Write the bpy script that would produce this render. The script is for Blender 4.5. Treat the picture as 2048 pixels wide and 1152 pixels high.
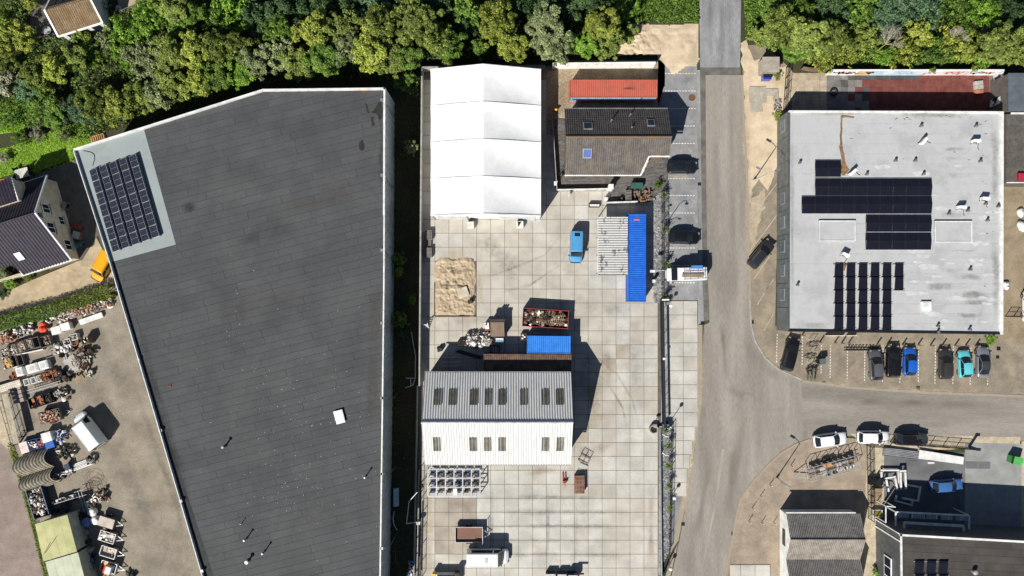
import bpy, bmesh, math, random
from mathutils import Vector, Matrix, noise as mnoise
random.seed(7)
R = math.radians
scn = bpy.context.scene
col = scn.collection
for o in list(bpy.data.objects): bpy.data.objects.remove(o)

# ------------------------------------------------------------------ camera, sky, sun, exposure
HCAM = 97.5            # drone height above the yard (m)
S = 14.0               # survey units per metre on the ground
CX, CY = 1030.0, 600.0 # survey origin: point straight below the drone
cam = bpy.data.cameras.new('camera'); cam.lens = 24.0; cam.sensor_width = 36.0
cam.shift_x = -(CX-1024)/2048; cam.shift_y = (CY-576)/2048
cam.clip_start = 1.0; cam.clip_end = 3000
camo = bpy.data.objects.new('camera', cam); col.objects.link(camo)
camo.location = (0, 0, HCAM); scn.camera = camo
SUN_AZ, SUN_EL = R(34), R(42)      # light travels toward +Y turned 34 deg to +X
to_sun = Vector((-math.sin(SUN_AZ)*math.cos(SUN_EL), -math.cos(SUN_AZ)*math.cos(SUN_EL), math.sin(SUN_EL)))
wd = bpy.data.worlds.new('World'); scn.world = wd; wd.use_nodes = True
nt = wd.node_tree; bg = nt.nodes['Background']
sky = nt.nodes.new('ShaderNodeTexSky'); sky.sky_type = 'NISHITA'; sky.sun_disc = False
sky.air_density = 0.8; sky.dust_density = 0.4; sky.sun_elevation = SUN_EL; sky.sun_rotation = math.atan2(to_sun.x, to_sun.y)
nt.links.new(sky.outputs[0], bg.inputs[0]); bg.inputs[1].default_value = 0.05
sl = bpy.data.lights.new('sun', 'SUN'); sl.energy = 5.0; sl.angle = R(0.5); sl.color = (1.0, 0.955, 0.87)
so = bpy.data.objects.new('sun', sl); col.objects.link(so); so.location = (-40, -60, 80)
so.rotation_euler = (-to_sun).to_track_quat('-Z', 'Y').to_euler()
scn.view_settings.view_transform = 'Standard'; scn.view_settings.look = 'None'
scn.view_settings.exposure = 0.5; scn.view_settings.gamma = 1.0

# ------------------------------------------------------------------ helpers
def P(px, py, h=0.0):
    k = (HCAM-h)/HCAM/S
    return Vector(((px-CX)*k, (CY-py)*k, h))
TX = (0, 400, 800, 1200, 1600); TY = (0, 290, 570, 852)
def T(c, r, x, y):                       # survey sheet (column,row) -> survey units
    return (TX[c]+x/3.84, TY[r]+y/3.84)
def TP(c, r, x, y, h=0.0): return P(*T(c, r, x, y), h)

class MB:
    def __init__(s): s.v = []; s.f = []; s.m = []
    def add(s, vs, fs, mi=0):
        b = len(s.v); s.v.extend([tuple(p) for p in vs])
        for f in fs: s.f.append([i+b for i in f]); s.m.append(mi)
        return s
    def box(s, c, d, rz=0.0, rx=0.0, ry=0.0, mi=0):
        x, y, z = d[0]/2, d[1]/2, d[2]/2
        m = Matrix.Rotation(rz, 3, 'Z') @ Matrix.Rotation(ry, 3, 'Y') @ Matrix.Rotation(rx, 3, 'X')
        vs = [m @ Vector(p) + Vector(c) for p in ((-x,-y,-z),(x,-y,-z),(x,y,-z),(-x,y,-z),(-x,-y,z),(x,-y,z),(x,y,z),(-x,y,z))]
        return s.add(vs, [(0,3,2,1),(4,5,6,7),(0,1,5,4),(1,2,6,5),(2,3,7,6),(3,0,4,7)], mi)
    def bar(s, a, b, w, h=None, mi=0):     # rectangular bar between two points
        a, b = Vector(a), Vector(b); h = h or w; d = b-a; L = d.length
        if L < 1e-5: return s
        x = d/L; up = Vector((0,0,1)) if abs(x.z) < .95 else Vector((1,0,0))
        y = up.cross(x).normalized(); z = x.cross(y)
        vs = [p + y*sy*w/2 + z*sz*h/2 for p in (a, b) for sy, sz in ((-1,-1),(1,-1),(1,1),(-1,1))]
        return s.add(vs, [(0,1,2,3),(4,7,6,5),(0,4,5,1),(1,5,6,2),(2,6,7,3),(3,7,4,0)], mi)
    def tube(s, a, b, r, r2=None, n=8, mi=0, caps=True):
        a, b = Vector(a), Vector(b); r2 = r if r2 is None else r2; d = b-a; L = d.length
        if L < 1e-5: return s
        x = d/L; up = Vector((0,0,1)) if abs(x.z) < .95 else Vector((1,0,0))
        y = up.cross(x).normalized(); z = x.cross(y)
        vs = []
        for p, rr in ((a, r), (b, r2)):
            for i in range(n):
                t = 2*math.pi*i/n; vs.append(p + (y*math.cos(t)+z*math.sin(t))*rr)
        fs = [(i, (i+1) % n, n+(i+1) % n, n+i) for i in range(n)]
        if caps: fs += [tuple(range(n-1, -1, -1)), tuple(range(n, 2*n))]
        return s.add(vs, fs, mi)
    def path(s, pts, r, n=6, mi=0):
        for a, b in zip(pts, pts[1:]): s.tube(a, b, r, n=n, mi=mi)
        return s
    def lathe(s, prof, c=(0,0,0), n=16, mi=0, caps=True):
        c = Vector(c); vs = []
        for r, z in prof:
            for i in range(n):
                t = 2*math.pi*i/n; vs.append(c+Vector((r*math.cos(t), r*math.sin(t), z)))
        fs = []
        for k in range(len(prof)-1):
            for i in range(n): fs.append((k*n+i, k*n+(i+1) % n, (k+1)*n+(i+1) % n, (k+1)*n+i))
        if caps: fs += [tuple(range(n-1, -1, -1)), tuple(range((len(prof)-1)*n, len(prof)*n))]
        return s.add(vs, fs, mi)
    def poly(s, pts, mi=0): return s.add(pts, [tuple(range(len(pts)))], mi)
    def prism(s, pts, z0, z1, mi=0):
        n = len(pts); vs = [(p[0], p[1], z0) for p in pts]+[(p[0], p[1], z1) for p in pts]
        return s.add(vs, [tuple(range(n-1, -1, -1)), tuple(range(n, 2*n))]+[(i, (i+1) % n, n+(i+1) % n, n+i) for i in range(n)], mi)
    def slab(s, quad, t, mi=0):            # thick plate under a 3-D polygon
        q = [Vector(p) for p in quad]; nn = (q[1]-q[0]).cross(q[2]-q[0]).normalized()
        if nn.z < 0: nn = -nn
        n = len(q); vs = q+[p-nn*t for p in q]
        return s.add(vs, [tuple(range(n)), tuple(range(2*n-1, n-1, -1))]+[(i, (i+1) % n, n+(i+1) % n, n+i) for i in range(n)], mi)
    def corr(s, o, u, v, pitch, amp, seg=4, rows=1, mi=0):   # corrugated sheet, waves run along v
        o, u, v = Vector(o), Vector(u), Vector(v); nn = u.cross(v).normalized()
        if nn.z < -1e-6: nn = -nn
        n = max(2, int(u.length/pitch))*seg; vs = []
        for j in range(rows+1):
            for i in range(n+1):
                ph = (i % seg)/seg
                vs.append(o+u*(i/n)+v*(j/rows)+nn*amp*math.cos(2*math.pi*ph))
        w = n+1
        return s.add(vs, [(j*w+i, j*w+i+1, (j+1)*w+i+1, (j+1)*w+i) for j in range(rows) for i in range(n)], mi)
    def mesh(s, name, mats, off=None, smooth=False, fix=True):
        me = bpy.data.meshes.new(name)
        vs = s.v if off is None else [(p[0]-off[0], p[1]-off[1], p[2]-off[2]) for p in s.v]
        me.from_pydata(vs, [], s.f); mats = mats if isinstance(mats, (list, tuple)) else [mats]
        for m in mats: me.materials.append(m)
        if len(mats) > 1: me.polygons.foreach_set('material_index', s.m)
        if smooth: me.polygons.foreach_set('use_smooth', [True]*len(me.polygons))
        if fix:
            bm = bmesh.new(); bm.from_mesh(me); bmesh.ops.recalc_face_normals(bm, faces=bm.faces); bm.to_mesh(me); bm.free()
        me.update(); return me
    def build(s, name, mats, parent=None, world=False, smooth=False, fix=True, label=None):
        off = parent.location if (world and parent is not None) else None
        o = bpy.data.objects.new(name, s.mesh(name, mats, off, smooth, fix)); col.objects.link(o)
        if parent is not None:
            o.parent = parent
            if world and isinstance(parent.get('_sub'), int): pass
        if label: o['label'] = label
        return o

def obj(name, me, parent=None, loc=(0,0,0), rot=(0,0,0), scale=None):
    o = bpy.data.objects.new(name, me); col.objects.link(o); o.location = loc; o.rotation_euler = rot
    if scale is not None: o.scale = scale
    if parent is not None: o.parent = parent
    return o
def tag(o, label, cat, group=None):
    o['label'] = label; o['category'] = cat
    if group: o['group'] = group
    return o
def thing(name, label, cat, loc=(0,0,0), rz=0.0, group=None):
    o = bpy.data.objects.new(name, None); col.objects.link(o); o.empty_display_size = .3
    o.location = loc; o.rotation_euler = (0, 0, rz); return tag(o, label, cat, group)
def struct(o): o['kind'] = 'structure'; return o
def copy_tree(o, parent=None, kids=None):
    c = o.copy(); col.objects.link(c)
    if parent is not None: c.parent = parent
    for ch in KIDS.get(o.name, []) if kids is None else kids: copy_tree(ch, c)
    return c
KIDS = {}
def remember(o):
    ch = [x for x in col.objects if x.parent == o]
    KIDS[o.name] = ch
    for c in ch: KIDS[c.name] = [x for x in col.objects if x.parent == c]
    return o

# ------------------------------------------------------------------ materials
MATS = {}
def mat(name, c, c2=None, rough=.85, metal=0.0, var=.18, scale=1.2, bump=0.0, bscale=30.0, rnd=0.0, spec=.3,
        fine=.12, fscale=14.0, island=0.0, coat=0.0, stretch=None, stain=None, stain_amt=.5, stain_scale=.25, stain_w=.12, stain_t=.5, trans=0.0):
    if name in MATS: return MATS[name]
    m = bpy.data.materials.new(name); m.use_nodes = True; MATS[name] = m
    t = m.node_tree; N = t.nodes; L = t.links; b = N['Principled BSDF']
    b.inputs['Roughness'].default_value = rough; b.inputs['Metallic'].default_value = metal
    b.inputs['Specular IOR Level'].default_value = spec
    if coat: b.inputs['Coat Weight'].default_value = coat; b.inputs['Coat Roughness'].default_value = .05
    geo = N.new('ShaderNodeNewGeometry'); pos = geo.outputs['Position']
    if stretch:
        mp = N.new('ShaderNodeMapping'); mp.inputs['Scale'].default_value = stretch; L.new(pos, mp.inputs[0]); pos = mp.outputs[0]
    def noi(sc, det=5, ro=.6):
        n = N.new('ShaderNodeTexNoise'); n.inputs['Scale'].default_value = sc; n.inputs['Detail'].default_value = det
        n.inputs['Roughness'].default_value = ro; L.new(pos, n.inputs['Vector']); return n.outputs['Fac']
    def ramp(f, a, z):
        r = N.new('ShaderNodeMapRange'); r.inputs[1].default_value = a; r.inputs[2].default_value = z; L.new(f, r.inputs[0]); return r.outputs[0]
    def mix(f, a, b_, typ='MIX'):
        x = N.new('ShaderNodeMix'); x.data_type = 'RGBA'; x.blend_type = typ
        if hasattr(f, 'links'): L.new(f, x.inputs[0])
        else: x.inputs[0].default_value = f
        for k, q in ((6, a), (7, b_)):
            if hasattr(q, 'links'): L.new(q, x.inputs[k])
            else: x.inputs[k].default_value = (*q, 1)
        return x.outputs[2]
    ca = tuple(max(0, x*(1-var)) for x in c); cb = c2 if c2 else tuple(min(1, x*(1+var)) for x in c)
    cc = mix(ramp(noi(scale), .35, .65), ca, cb)
    if fine: 
        g = ramp(noi(fscale, 3), .3, .7)
        lo = 1-fine; hi = 1+fine
        mr = N.new('ShaderNodeMapRange'); mr.inputs[3].default_value = lo; mr.inputs[4].default_value = hi; L.new(g, mr.inputs[0])
        vm = N.new('ShaderNodeVectorMath'); vm.operation = 'SCALE'; L.new(cc, vm.inputs[0]); L.new(mr.outputs[0], vm.inputs['Scale']); cc = vm.outputs[0]
    if stain:
        f = ramp(noi(stain_scale, 8, .65), stain_t, stain_t+stain_w)
        mu = N.new('ShaderNodeMath'); mu.operation = 'MULTIPLY'; mu.inputs[1].default_value = stain_amt; L.new(f, mu.inputs[0])
        cc = mix(mu.outputs[0], cc, stain)
    if rnd:
        oi = N.new('ShaderNodeObjectInfo'); mr = N.new('ShaderNodeMapRange'); mr.inputs[3].default_value = 1-rnd; mr.inputs[4].default_value = 1+rnd
        L.new(oi.outputs['Random'], mr.inputs[0])
        vm = N.new('ShaderNodeVectorMath'); vm.operation = 'SCALE'; L.new(cc, vm.inputs[0]); L.new(mr.outputs[0], vm.inputs['Scale']); cc = vm.outputs[0]
    if island:
        mr = N.new('ShaderNodeMapRange'); mr.inputs[3].default_value = 1-island; mr.inputs[4].default_value = 1+island
        L.new(geo.outputs['Random Per Island'], mr.inputs[0])
        vm = N.new('ShaderNodeVectorMath'); vm.operation = 'SCALE'; L.new(cc, vm.inputs[0]); L.new(mr.outputs[0], vm.inputs['Scale']); cc = vm.outputs[0]
    L.new(cc, b.inputs['Base Color'])
    if bump:
        bp = N.new('ShaderNodeBump'); bp.inputs['Strength'].default_value = bump; bp.inputs['Distance'].default_value = .05
        L.new(noi(bscale, 6), bp.inputs['Height']); L.new(bp.outputs[0], b.inputs['Normal'])
    if trans:
        tr = N.new('ShaderNodeBsdfTranslucent'); L.new(cc, tr.inputs[0]); mx = N.new('ShaderNodeMixShader'); mx.inputs[0].default_value = trans
        L.new(b.outputs[0], mx.inputs[1]); L.new(tr.outputs[0], mx.inputs[2]); L.new(mx.outputs[0], N['Material Output'].inputs[0])
    return m
def pavers(name, c, c2, mortar, sc=1.0, rot=0.0, stain=None, stain_amt=.6, stain_scale=.2, stain_w=.15, patch=None, bw=.22, bh=.11):
    m = mat(name, c, c2, rough=.9, var=.12, scale=.5, fine=.12, bump=.25, bscale=25, stain=stain, stain_amt=stain_amt, stain_scale=stain_scale, stain_w=stain_w)
    t = m.node_tree; N = t.nodes; L = t.links; b = N['Principled BSDF']
    src = b.inputs['Base Color'].links[0].from_socket
    geo = N.new('ShaderNodeNewGeometry'); mp = N.new('ShaderNodeMapping'); mp.inputs['Rotation'].default_value = (0, 0, rot)
    L.new(geo.outputs['Position'], mp.inputs[0])
    br = N.new('ShaderNodeTexBrick'); br.inputs['Scale'].default_value = sc; br.inputs['Brick Width'].default_value = bw; br.inputs['Row Height'].default_value = bh
    br.inputs['Mortar Size'].default_value = .008; br.inputs['Color1'].default_value = (1.12,1.1,1.08,1); br.inputs['Color2'].default_value = (.86,.86,.88,1); br.inputs['Mortar'].default_value = (*mortar, 1)
    L.new(mp.outputs[0], br.inputs['Vector'])
    x = N.new('ShaderNodeMix'); x.data_type = 'RGBA'; x.blend_type = 'MULTIPLY'; x.inputs[0].default_value = .8
    L.new(src, x.inputs[6]); L.new(br.outputs['Color'], x.inputs[7]); L.new(x.outputs[2], b.inputs['Base Color']); return m
def glassy(name, c, rough=.08, metal=0.0, spec=.6):
    return mat(name, c, rough=rough, metal=metal, var=.1, fine=0, spec=spec)
def paint(name, c, rough=.32, coat=.5, metal=.0):
    return mat(name, c, rough=rough, metal=metal, var=.05, scale=3, fine=.03, coat=coat, spec=.5)

def rag(pts, amp=3.0, step=14.0, seed=0):       # ragged outline (survey units)
    out = []; n = len(pts)
    for i in range(n):
        a, b = pts[i], pts[(i+1) % n]; L = math.hypot(b[0]-a[0], b[1]-a[1]); k = max(1, int(L/step))
        for j in range(k):
            t = j/k; x = a[0]+(b[0]-a[0])*t; y = a[1]+(b[1]-a[1])*t
            if amp:
                x += amp*(mnoise.noise((x*.06, y*.06, seed))+.5*mnoise.noise((x*.2, y*.2, seed+5)))
                y += amp*(mnoise.noise((x*.06, y*.06, seed+9))+.5*mnoise.noise((x*.2, y*.2, seed+3)))
            out.append((x, y))
    return out
def inside(x, y, pts):
    r = False; n = len(pts); j = n-1
    for i in range(n):
        if (pts[i][1] > y) != (pts[j][1] > y) and x < (pts[j][0]-pts[i][0])*(y-pts[i][1])/(pts[j][1]-pts[i][1])+pts[i][0]: r = not r
        j = i
    return r
def sheet(name, pts, z, m, amp=0, seed=0, step=14, thick=.0):
    if amp: pts = rag(pts, amp, step, seed)
    pp = [P(*p) for p in pts]
    bm = bmesh.new(); vs = [bm.verts.new((p.x, p.y, z)) for p in pp]; f = bm.faces.new(vs)
    if f.normal.z < 0: f.normal_flip()
    bm.normal_update()
    for q in bm.faces:
        if q.normal.z < 0: q.normal_flip()
    bmesh.ops.triangulate(bm, faces=bm.faces[:])
    if thick:
        r = bmesh.ops.extrude_face_region(bm, geom=bm.faces[:]); 
        for v in [g for g in r['geom'] if isinstance(g, bmesh.types.BMVert)]: v.co.z -= thick
    me = bpy.data.meshes.new(name); bm.to_mesh(me); bm.free(); me.materials.append(m)
    o = bpy.data.objects.new(name, me); col.objects.link(o); return struct(o)
def clip_convex(poly, clip):                 # Sutherland-Hodgman, clip counter-clockwise
    out = list(poly)
    for i in range(len(clip)):
        a, b = clip[i], clip[(i+1) % len(clip)]; inp = out; out = []
        if not inp: return []
        def side(p): return (b[0]-a[0])*(p[1]-a[1])-(b[1]-a[1])*(p[0]-a[0])
        for j in range(len(inp)):
            p, q = inp[j-1], inp[j]; sp, sq = side(p), side(q)
            if (sp >= 0) != (sq >= 0):
                t = sp/(sp-sq); out.append((p[0]+(q[0]-p[0])*t, p[1]+(q[1]-p[1])*t))
            if sq >= 0: out.append(q)
    return out
# ------------------------------------------------------------------ surface materials
m_soil = mat('soil', (.065,.052,.034), (.045,.055,.02), scale=.25, rough=1, var=.4, bump=.6, bscale=6, fine=.35, fscale=5)
m_asph = mat('asphalt_tan', (.235,.214,.188), (.285,.262,.232), scale=.35, rough=.95, bump=.25, bscale=40, fine=.16, fscale=9, stretch=(1,.16,1), stain=(.165,.15,.132), stain_amt=.55, stain_scale=.3, stain_w=.3)
m_asph_e = mat('asphalt_tan_east', (.215,.197,.173), (.262,.241,.213), scale=.35, rough=.95, bump=.25, bscale=40, fine=.16, fscale=9, stretch=(.14,1,1), stain=(.15,.138,.122), stain_amt=.6, stain_scale=.3, stain_w=.3)
m_asph_g = mat('asphalt_grey', (.20,.205,.215), (.27,.275,.285), scale=.6, rough=.95, bump=.3, bscale=40, fine=.2, fscale=8, stretch=(1,.2,1), stain=(.13,.13,.135), stain_amt=.5, stain_scale=.4, stain_w=.25)
m_patch = mat('asphalt_patch', (.105,.098,.09), (.15,.14,.125), scale=.7, rough=.95, bump=.2, fine=.2)
m_kerb = mat('kerb_concrete', (.30,.29,.27), rough=.9, fine=.2, fscale=6)
m_kerb_tan = mat('kerb_sandy', (.36,.3,.23), (.27,.235,.19), scale=.8, rough=.95, fine=.2, fscale=8)
m_park = pavers('bay_pavers_grey', (.20,.205,.215), (.26,.265,.275), (.7,.7,.7), rot=R(45), stain=(.33,.32,.3), stain_amt=.4, stain_scale=.45)
m_park_b = pavers('bay_pavers_brown', (.20,.17,.13), (.26,.225,.175), (.6,.6,.6), rot=0, stain=(.36,.29,.2), stain_amt=.55, stain_scale=.3)
m_pave_se = pavers('pavers_pink', (.27,.22,.17), (.35,.285,.215), (.6,.6,.6), rot=.3, stain=(.19,.165,.14), stain_amt=.5, stain_scale=.4)
m_street = pavers('street_pavers', (.24,.19,.16), (.29,.23,.2), (.7,.7,.7), rot=.28, stain=(.19,.16,.14), stain_amt=.4)
m_sand = mat('sand', (.50,.40,.28), (.58,.475,.34), scale=.5, rough=1, bump=.5, bscale=5, fine=.1, fscale=10)
m_sand_d = mat('sand_dug', (.36,.285,.195), (.46,.37,.26), scale=.8, rough=1, bump=.8, bscale=5, fine=.2, fscale=6)
m_yardl = mat('old_concrete', (.215,.185,.145), (.275,.24,.19), scale=.3, rough=.95, bump=.2, fine=.18, fscale=5, stain=(.145,.128,.105), stain_amt=.6, stain_scale=.22, stain_w=.2)
m_drive = pavers('drive_tan', (.36,.29,.19), (.42,.34,.23), (.75,.75,.75), bw=.6, bh=.4)
m_terr = pavers('terrace_dark', (.10,.092,.08), (.125,.115,.1), (.7,.7,.7), bw=.5, bh=.5)
m_lawn = mat('lawn_soil', (.15,.26,.025), (.19,.3,.04), scale=.4, rough=1, fine=.3, fscale=8)
m_slab = mat('slab_concrete', (.415,.388,.338), (.46,.432,.382), scale=.35, rough=.9, bump=.12, bscale=30, fine=.1, fscale=8, rnd=.055, stain=(.29,.255,.21), stain_amt=.5, stain_scale=.16, stain_w=.25)
m_slab_w = mat('slab_pale', (.43,.415,.38), (.475,.46,.425), scale=.35, rough=.9, bump=.12, bscale=30, fine=.12, fscale=7, rnd=.06, stain=(.29,.27,.24), stain_amt=.55, stain_scale=.3, stain_w=.25)
m_slab_b = mat('slab_brown', (.31,.275,.23), (.36,.32,.27), scale=.4, rough=.9, fine=.12, rnd=.05)
m_slab_r = mat('slab_rusty', (.36,.32,.265), (.42,.375,.315), scale=.3, rough=.9, fine=.12, rnd=.06)
m_joint = mat('slab_joint', (.12,.104,.082), rough=1, fine=.2)
m_conc = mat('concrete', (.36,.35,.33), rough=.9, bump=.15, fine=.12, fscale=6)
m_gravel = mat('gravel', (.19,.19,.195), (.3,.3,.3), rough=.95, island=.45, fine=.2)
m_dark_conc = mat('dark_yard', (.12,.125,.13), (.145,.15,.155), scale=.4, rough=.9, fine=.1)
m_white_line = mat('white_marking', (.62,.61,.58), rough=.8, fine=.2, fscale=12)

# ------------------------------------------------------------------ ground, roads, pavements
mb = MB(); mb.poly([(-700,-700,-.03),(700,-700,-.03),(700,700,-.03),(-700,700,-.03)]); struct(mb.build('ground', m_soil))
def band(name, pts, w, z0, z1, m, parent=None, closed=False):
    q = [P(*p) for p in pts]; mb = MB(); n = len(q); Ls = []; Rs = []
    for i in range(n):
        d = (q[min(i+1, n-1)]-q[max(i-1, 0)]).normalized(); s = Vector((-d.y, d.x, 0))*w/2
        Ls.append(q[i]+s); Rs.append(q[i]-s)
    for i in range(n-1):
        a, b, c, d = Ls[i], Ls[i+1], Rs[i+1], Rs[i]
        vs = [(p.x, p.y, z) for z in (z0, z1) for p in (a, b, c, d)]
        fs = [(4,5,6,7),(0,1,5,4),(2,3,7,6)]
        if i == 0: fs.append((3,0,4,7))
        if i == n-2: fs.append((1,2,6,5))
        mb.add(vs, fs)
    return mb.build(name, m, parent)
left_edge = [(1411,150),(1412,300),(1413,420),(1416,560),(1419,645),(1408,650),(1405,700),(1404,800),(1396,850),(1389,905),(1376,985),(1359,1080),(1338,1175)]
right_edge = [(1484,150),(1488,250),(1494,350),(1497,450),(1500,600),(1502,650),(1510,682),(1530,716),(1560,741),(1600,758)]
se_curve = [(1620,879),(1590,890),(1565,904),(1531,935),(1499,972),(1481,998),(1473,1029),(1466,1073),(1455,1125),(1444,1175)]
sheet('road', left_edge+se_curve[::-1]+[(1610,830)]+right_edge[::-1], -.016, m_asph)
sheet('side_road', [(1600,758),(1700,771),(1850,781),(2120,791),(2120,884),(1930,877),(1720,872),(1660,873),(1620,879),(1610,830)], -.016, m_asph_e)
sheet('upper_road', [(1398,-60),(1483,-60),(1480,135),(1400,135)], -.016, m_asph_g)
sheet('road_patch', [(1400,135),(1481,135),(1482,149),(1411,150.5),(1412,300),(1413,420),(1416,560),(1419,640),(1408,642),(1405,560),(1402,300)], -.012, m_patch)
def wear_mat(src, name, dark):
    m = src.copy(); m.name = name; t = m.node_tree; N = t.nodes; L = t.links; b = N['Principled BSDF']; c = b.inputs['Base Color'].links[0].from_socket
    at = N.new('ShaderNodeAttribute'); at.attribute_name = 'wear'; x = N.new('ShaderNodeMix'); x.data_type = 'RGBA'; L.new(at.outputs['Fac'], x.inputs[0]); L.new(c, x.inputs[6]); x.inputs[7].default_value = (*dark, 1); L.new(x.outputs[2], b.inputs['Base Color']); return m
m_wear = wear_mat(m_asph, 'asphalt_tyre_worn', (.135,.125,.11)); m_wear_e = wear_mat(m_asph_e, 'asphalt_tyre_worn_east', (.13,.12,.105)); m_wear_l = wear_mat(m_asph, 'asphalt_dusty', (.36,.325,.275)); m_wear_g = wear_mat(m_asph_g, 'asphalt_grey_worn', (.12,.122,.128))
def track(name, pts, w, m, z, amt, parent, h=0.0):
    q = []
    for a, b in zip(pts, pts[1:]):
        A, B = P(*a, h), P(*b, h); n = max(2, int((B-A).length/.5))
        for k in range(n): q.append(A.lerp(B, k/n))
    q.append(P(*pts[-1], h)); mb = MB(); n = len(q); cr = (-1,-.7,-.35,0,.35,.7,1); wt = (0,.3,.8,1,.8,.3,0); val = []
    for i in range(n):
        d = (q[min(i+1, n-1)]-q[max(i-1, 0)]).normalized(); s_ = Vector((-d.y, d.x, 0)); e = min(1, min(i, n-1-i)/(n*.3)); ww = w/2*(.75+.5*mnoise.noise((q[i].x*.2, q[i].y*.2, 3)))
        for c_, w_ in zip(cr, wt):
            p = q[i]+s_*c_*ww; mb.v.append((p.x, p.y, z)); val.append(amt*w_*e*max(.15, .75+.9*mnoise.noise((p.x*.5, p.y*.3, 9))))
    mb.f = [[i*7+k, i*7+k+1, (i+1)*7+k+1, (i+1)*7+k] for i in range(n-1) for k in range(6)]; mb.m = [0]*len(mb.f); o = mb.build(name, m, parent, world=True)
    at = o.data.attributes.new('wear', 'FLOAT', 'POINT'); at.data.foreach_set('value', val); return o
def film_mat(name, c):
    m = mat(name, c, rough=.95, var=.15, fine=.1); t = m.node_tree; N = t.nodes; L = t.links; b = N['Principled BSDF']
    at = N.new('ShaderNodeAttribute'); at.attribute_name = 'wear'; geo = N.new('ShaderNodeNewGeometry'); nz = N.new('ShaderNodeTexNoise'); nz.inputs['Scale'].default_value = 1.3; nz.inputs['Detail'].default_value = 8; nz.inputs['Roughness'].default_value = .7; L.new(geo.outputs['Position'], nz.inputs['Vector'])
    mr = N.new('ShaderNodeMapRange'); mr.inputs[1].default_value = .35; mr.inputs[2].default_value = .65; mr.inputs[3].default_value = .25; mr.inputs[4].default_value = 1.25; L.new(nz.outputs['Fac'], mr.inputs[0])
    mu = N.new('ShaderNodeMath'); mu.operation = 'MULTIPLY'; mu.use_clamp = True; L.new(at.outputs['Fac'], mu.inputs[0]); L.new(mr.outputs[0], mu.inputs[1])
    tr = N.new('ShaderNodeBsdfTransparent'); mx = N.new('ShaderNodeMixShader'); L.new(mu.outputs[0], mx.inputs[0]); L.new(tr.outputs[0], mx.inputs[1]); L.new(b.outputs[0], mx.inputs[2]); L.new(mx.outputs[0], N['Material Output'].inputs[0]); return m
f_brown = film_mat('brown_dirt_film', (.20,.135,.09)); f_dark = film_mat('tyre_rubber_film', (.10,.092,.082)); f_dust = film_mat('sandy_dust_film', (.50,.42,.31)); f_grey = film_mat('grey_dirt_film', (.17,.16,.145))
rd_ = bpy.data.objects['road']; re_ = bpy.data.objects['side_road']; ru_ = bpy.data.objects['upper_road']
for k, (pts, w, m_, par, am) in enumerate([([(1444,640),(1447,690),(1452,760)],1.5,m_wear,rd_,.9),([(1450,770),(1480,790),(1525,800)],2.2,m_wear,rd_,.6),([(1430,160),(1432,300),(1434,460),(1438,640)],1.6,m_wear,rd_,.35),([(1462,160),(1464,300),(1466,460),(1470,640)],1.6,m_wear,rd_,.35),([(1476,870),(1468,930),(1458,1000),(1448,1060)],2.6,m_wear,rd_,.75),([(1425,850),(1418,930),(1402,1020),(1384,1100),(1372,1150)],2.2,m_wear,rd_,.55),([(1448,820),(1446,900),(1432,1000),(1412,1100),(1400,1152)],.7,m_wear_l,rd_,.7),([(1480,660),(1500,700),(1540,745),(1600,775)],2.4,m_wear,rd_,.4),([(1500,790),(1480,840),(1450,900)],2.5,m_wear_l,rd_,.3),([(1610,797),(1700,802),(1850,806),(2040,812)],2.2,m_wear_e,re_,.75),([(1620,842),(1700,846),(1850,850),(2040,852)],1.8,m_wear_e,re_,.4),([(1622,822),(1750,826),(1900,832),(2045,836)],1.2,m_wear_e,re_,.15),([(1422,-20),(1421,60),(1420,130)],1.3,m_wear_g,ru_,.7),([(1443,-20),(1443,60),(1444,130)],1.3,m_wear_g,ru_,.6)]): track('tyre_track', pts, w, m_, -.0135+.0003*k if par is not ru_ else -.0135+.0003*k, am, par)
sheet('gutter', [(1394,140),(1400,140),(1402,300),(1405,560),(1408,642),(1396,650),(1396,560)], -.010, m_asph_g)
park = sheet('parking_bays', [(1316,110),(1394,110),(1396,600),(1326,600),(1324,400),(1316,385)], -.014, m_park)
ys = [147,182,217,252,287,322,357,391,426,461,496,531,565.5]
for i, y in enumerate(ys):
    mb = MB(); x = 1334 if y > 240 else 1330
    while x < 1391:
        a, b = P(x, y), P(x+3.6, y); mb.box(((a.x+b.x)/2, a.y, -.009), (abs(b.x-a.x), .11, .004)); x += 5.75
    mb.build('bay_marking', m_white_line, park)
sheet('lower_bay_strip', [(1343,985),(1373,985),(1358,1075),(1345,1105),(1340,1105)], -.012, m_park)
verge = sheet('verge_paving', [(1484,90),(1530,90),(1575,132),(1585,235),(1560,235),(1550,652),(2120,660),(2120,791),(1850,781),(1700,771),(1600,758),(1560,741),(1530,716),(1510,682),(1502,650),(1500,600),(1497,450),(1494,350),(1488,250)], -.014, m_park_b)
sheet('sand_drift', [(1482,85),(1492,82),(1505,118),(1520,120),(1572,135),(1590,150),(1640,148),(1640,182),(1590,182),(1565,240),(1556,330),(1535,380),(1515,360),(1500,400),(1494,350),(1489,250),(1486,170)], -.009, m_sand, amp=7, seed=4, step=7)
sheet('sand_patch_on_paving', [(1500,400),(1525,380),(1530,410),(1515,450),(1500,520),(1498,450)], -.0085, mat('sandy_dust', (.36,.3,.215), (.42,.35,.25), rough=1, fine=.15), amp=9, seed=14, step=6)
for (a, b) in [((1532,349),(1554,362)),((1530,400),(1553,419)),((1527,473),(1550,490)),((1530,531),(1552,549)),((1526,596),(1551,615))]:
    pass
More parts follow.
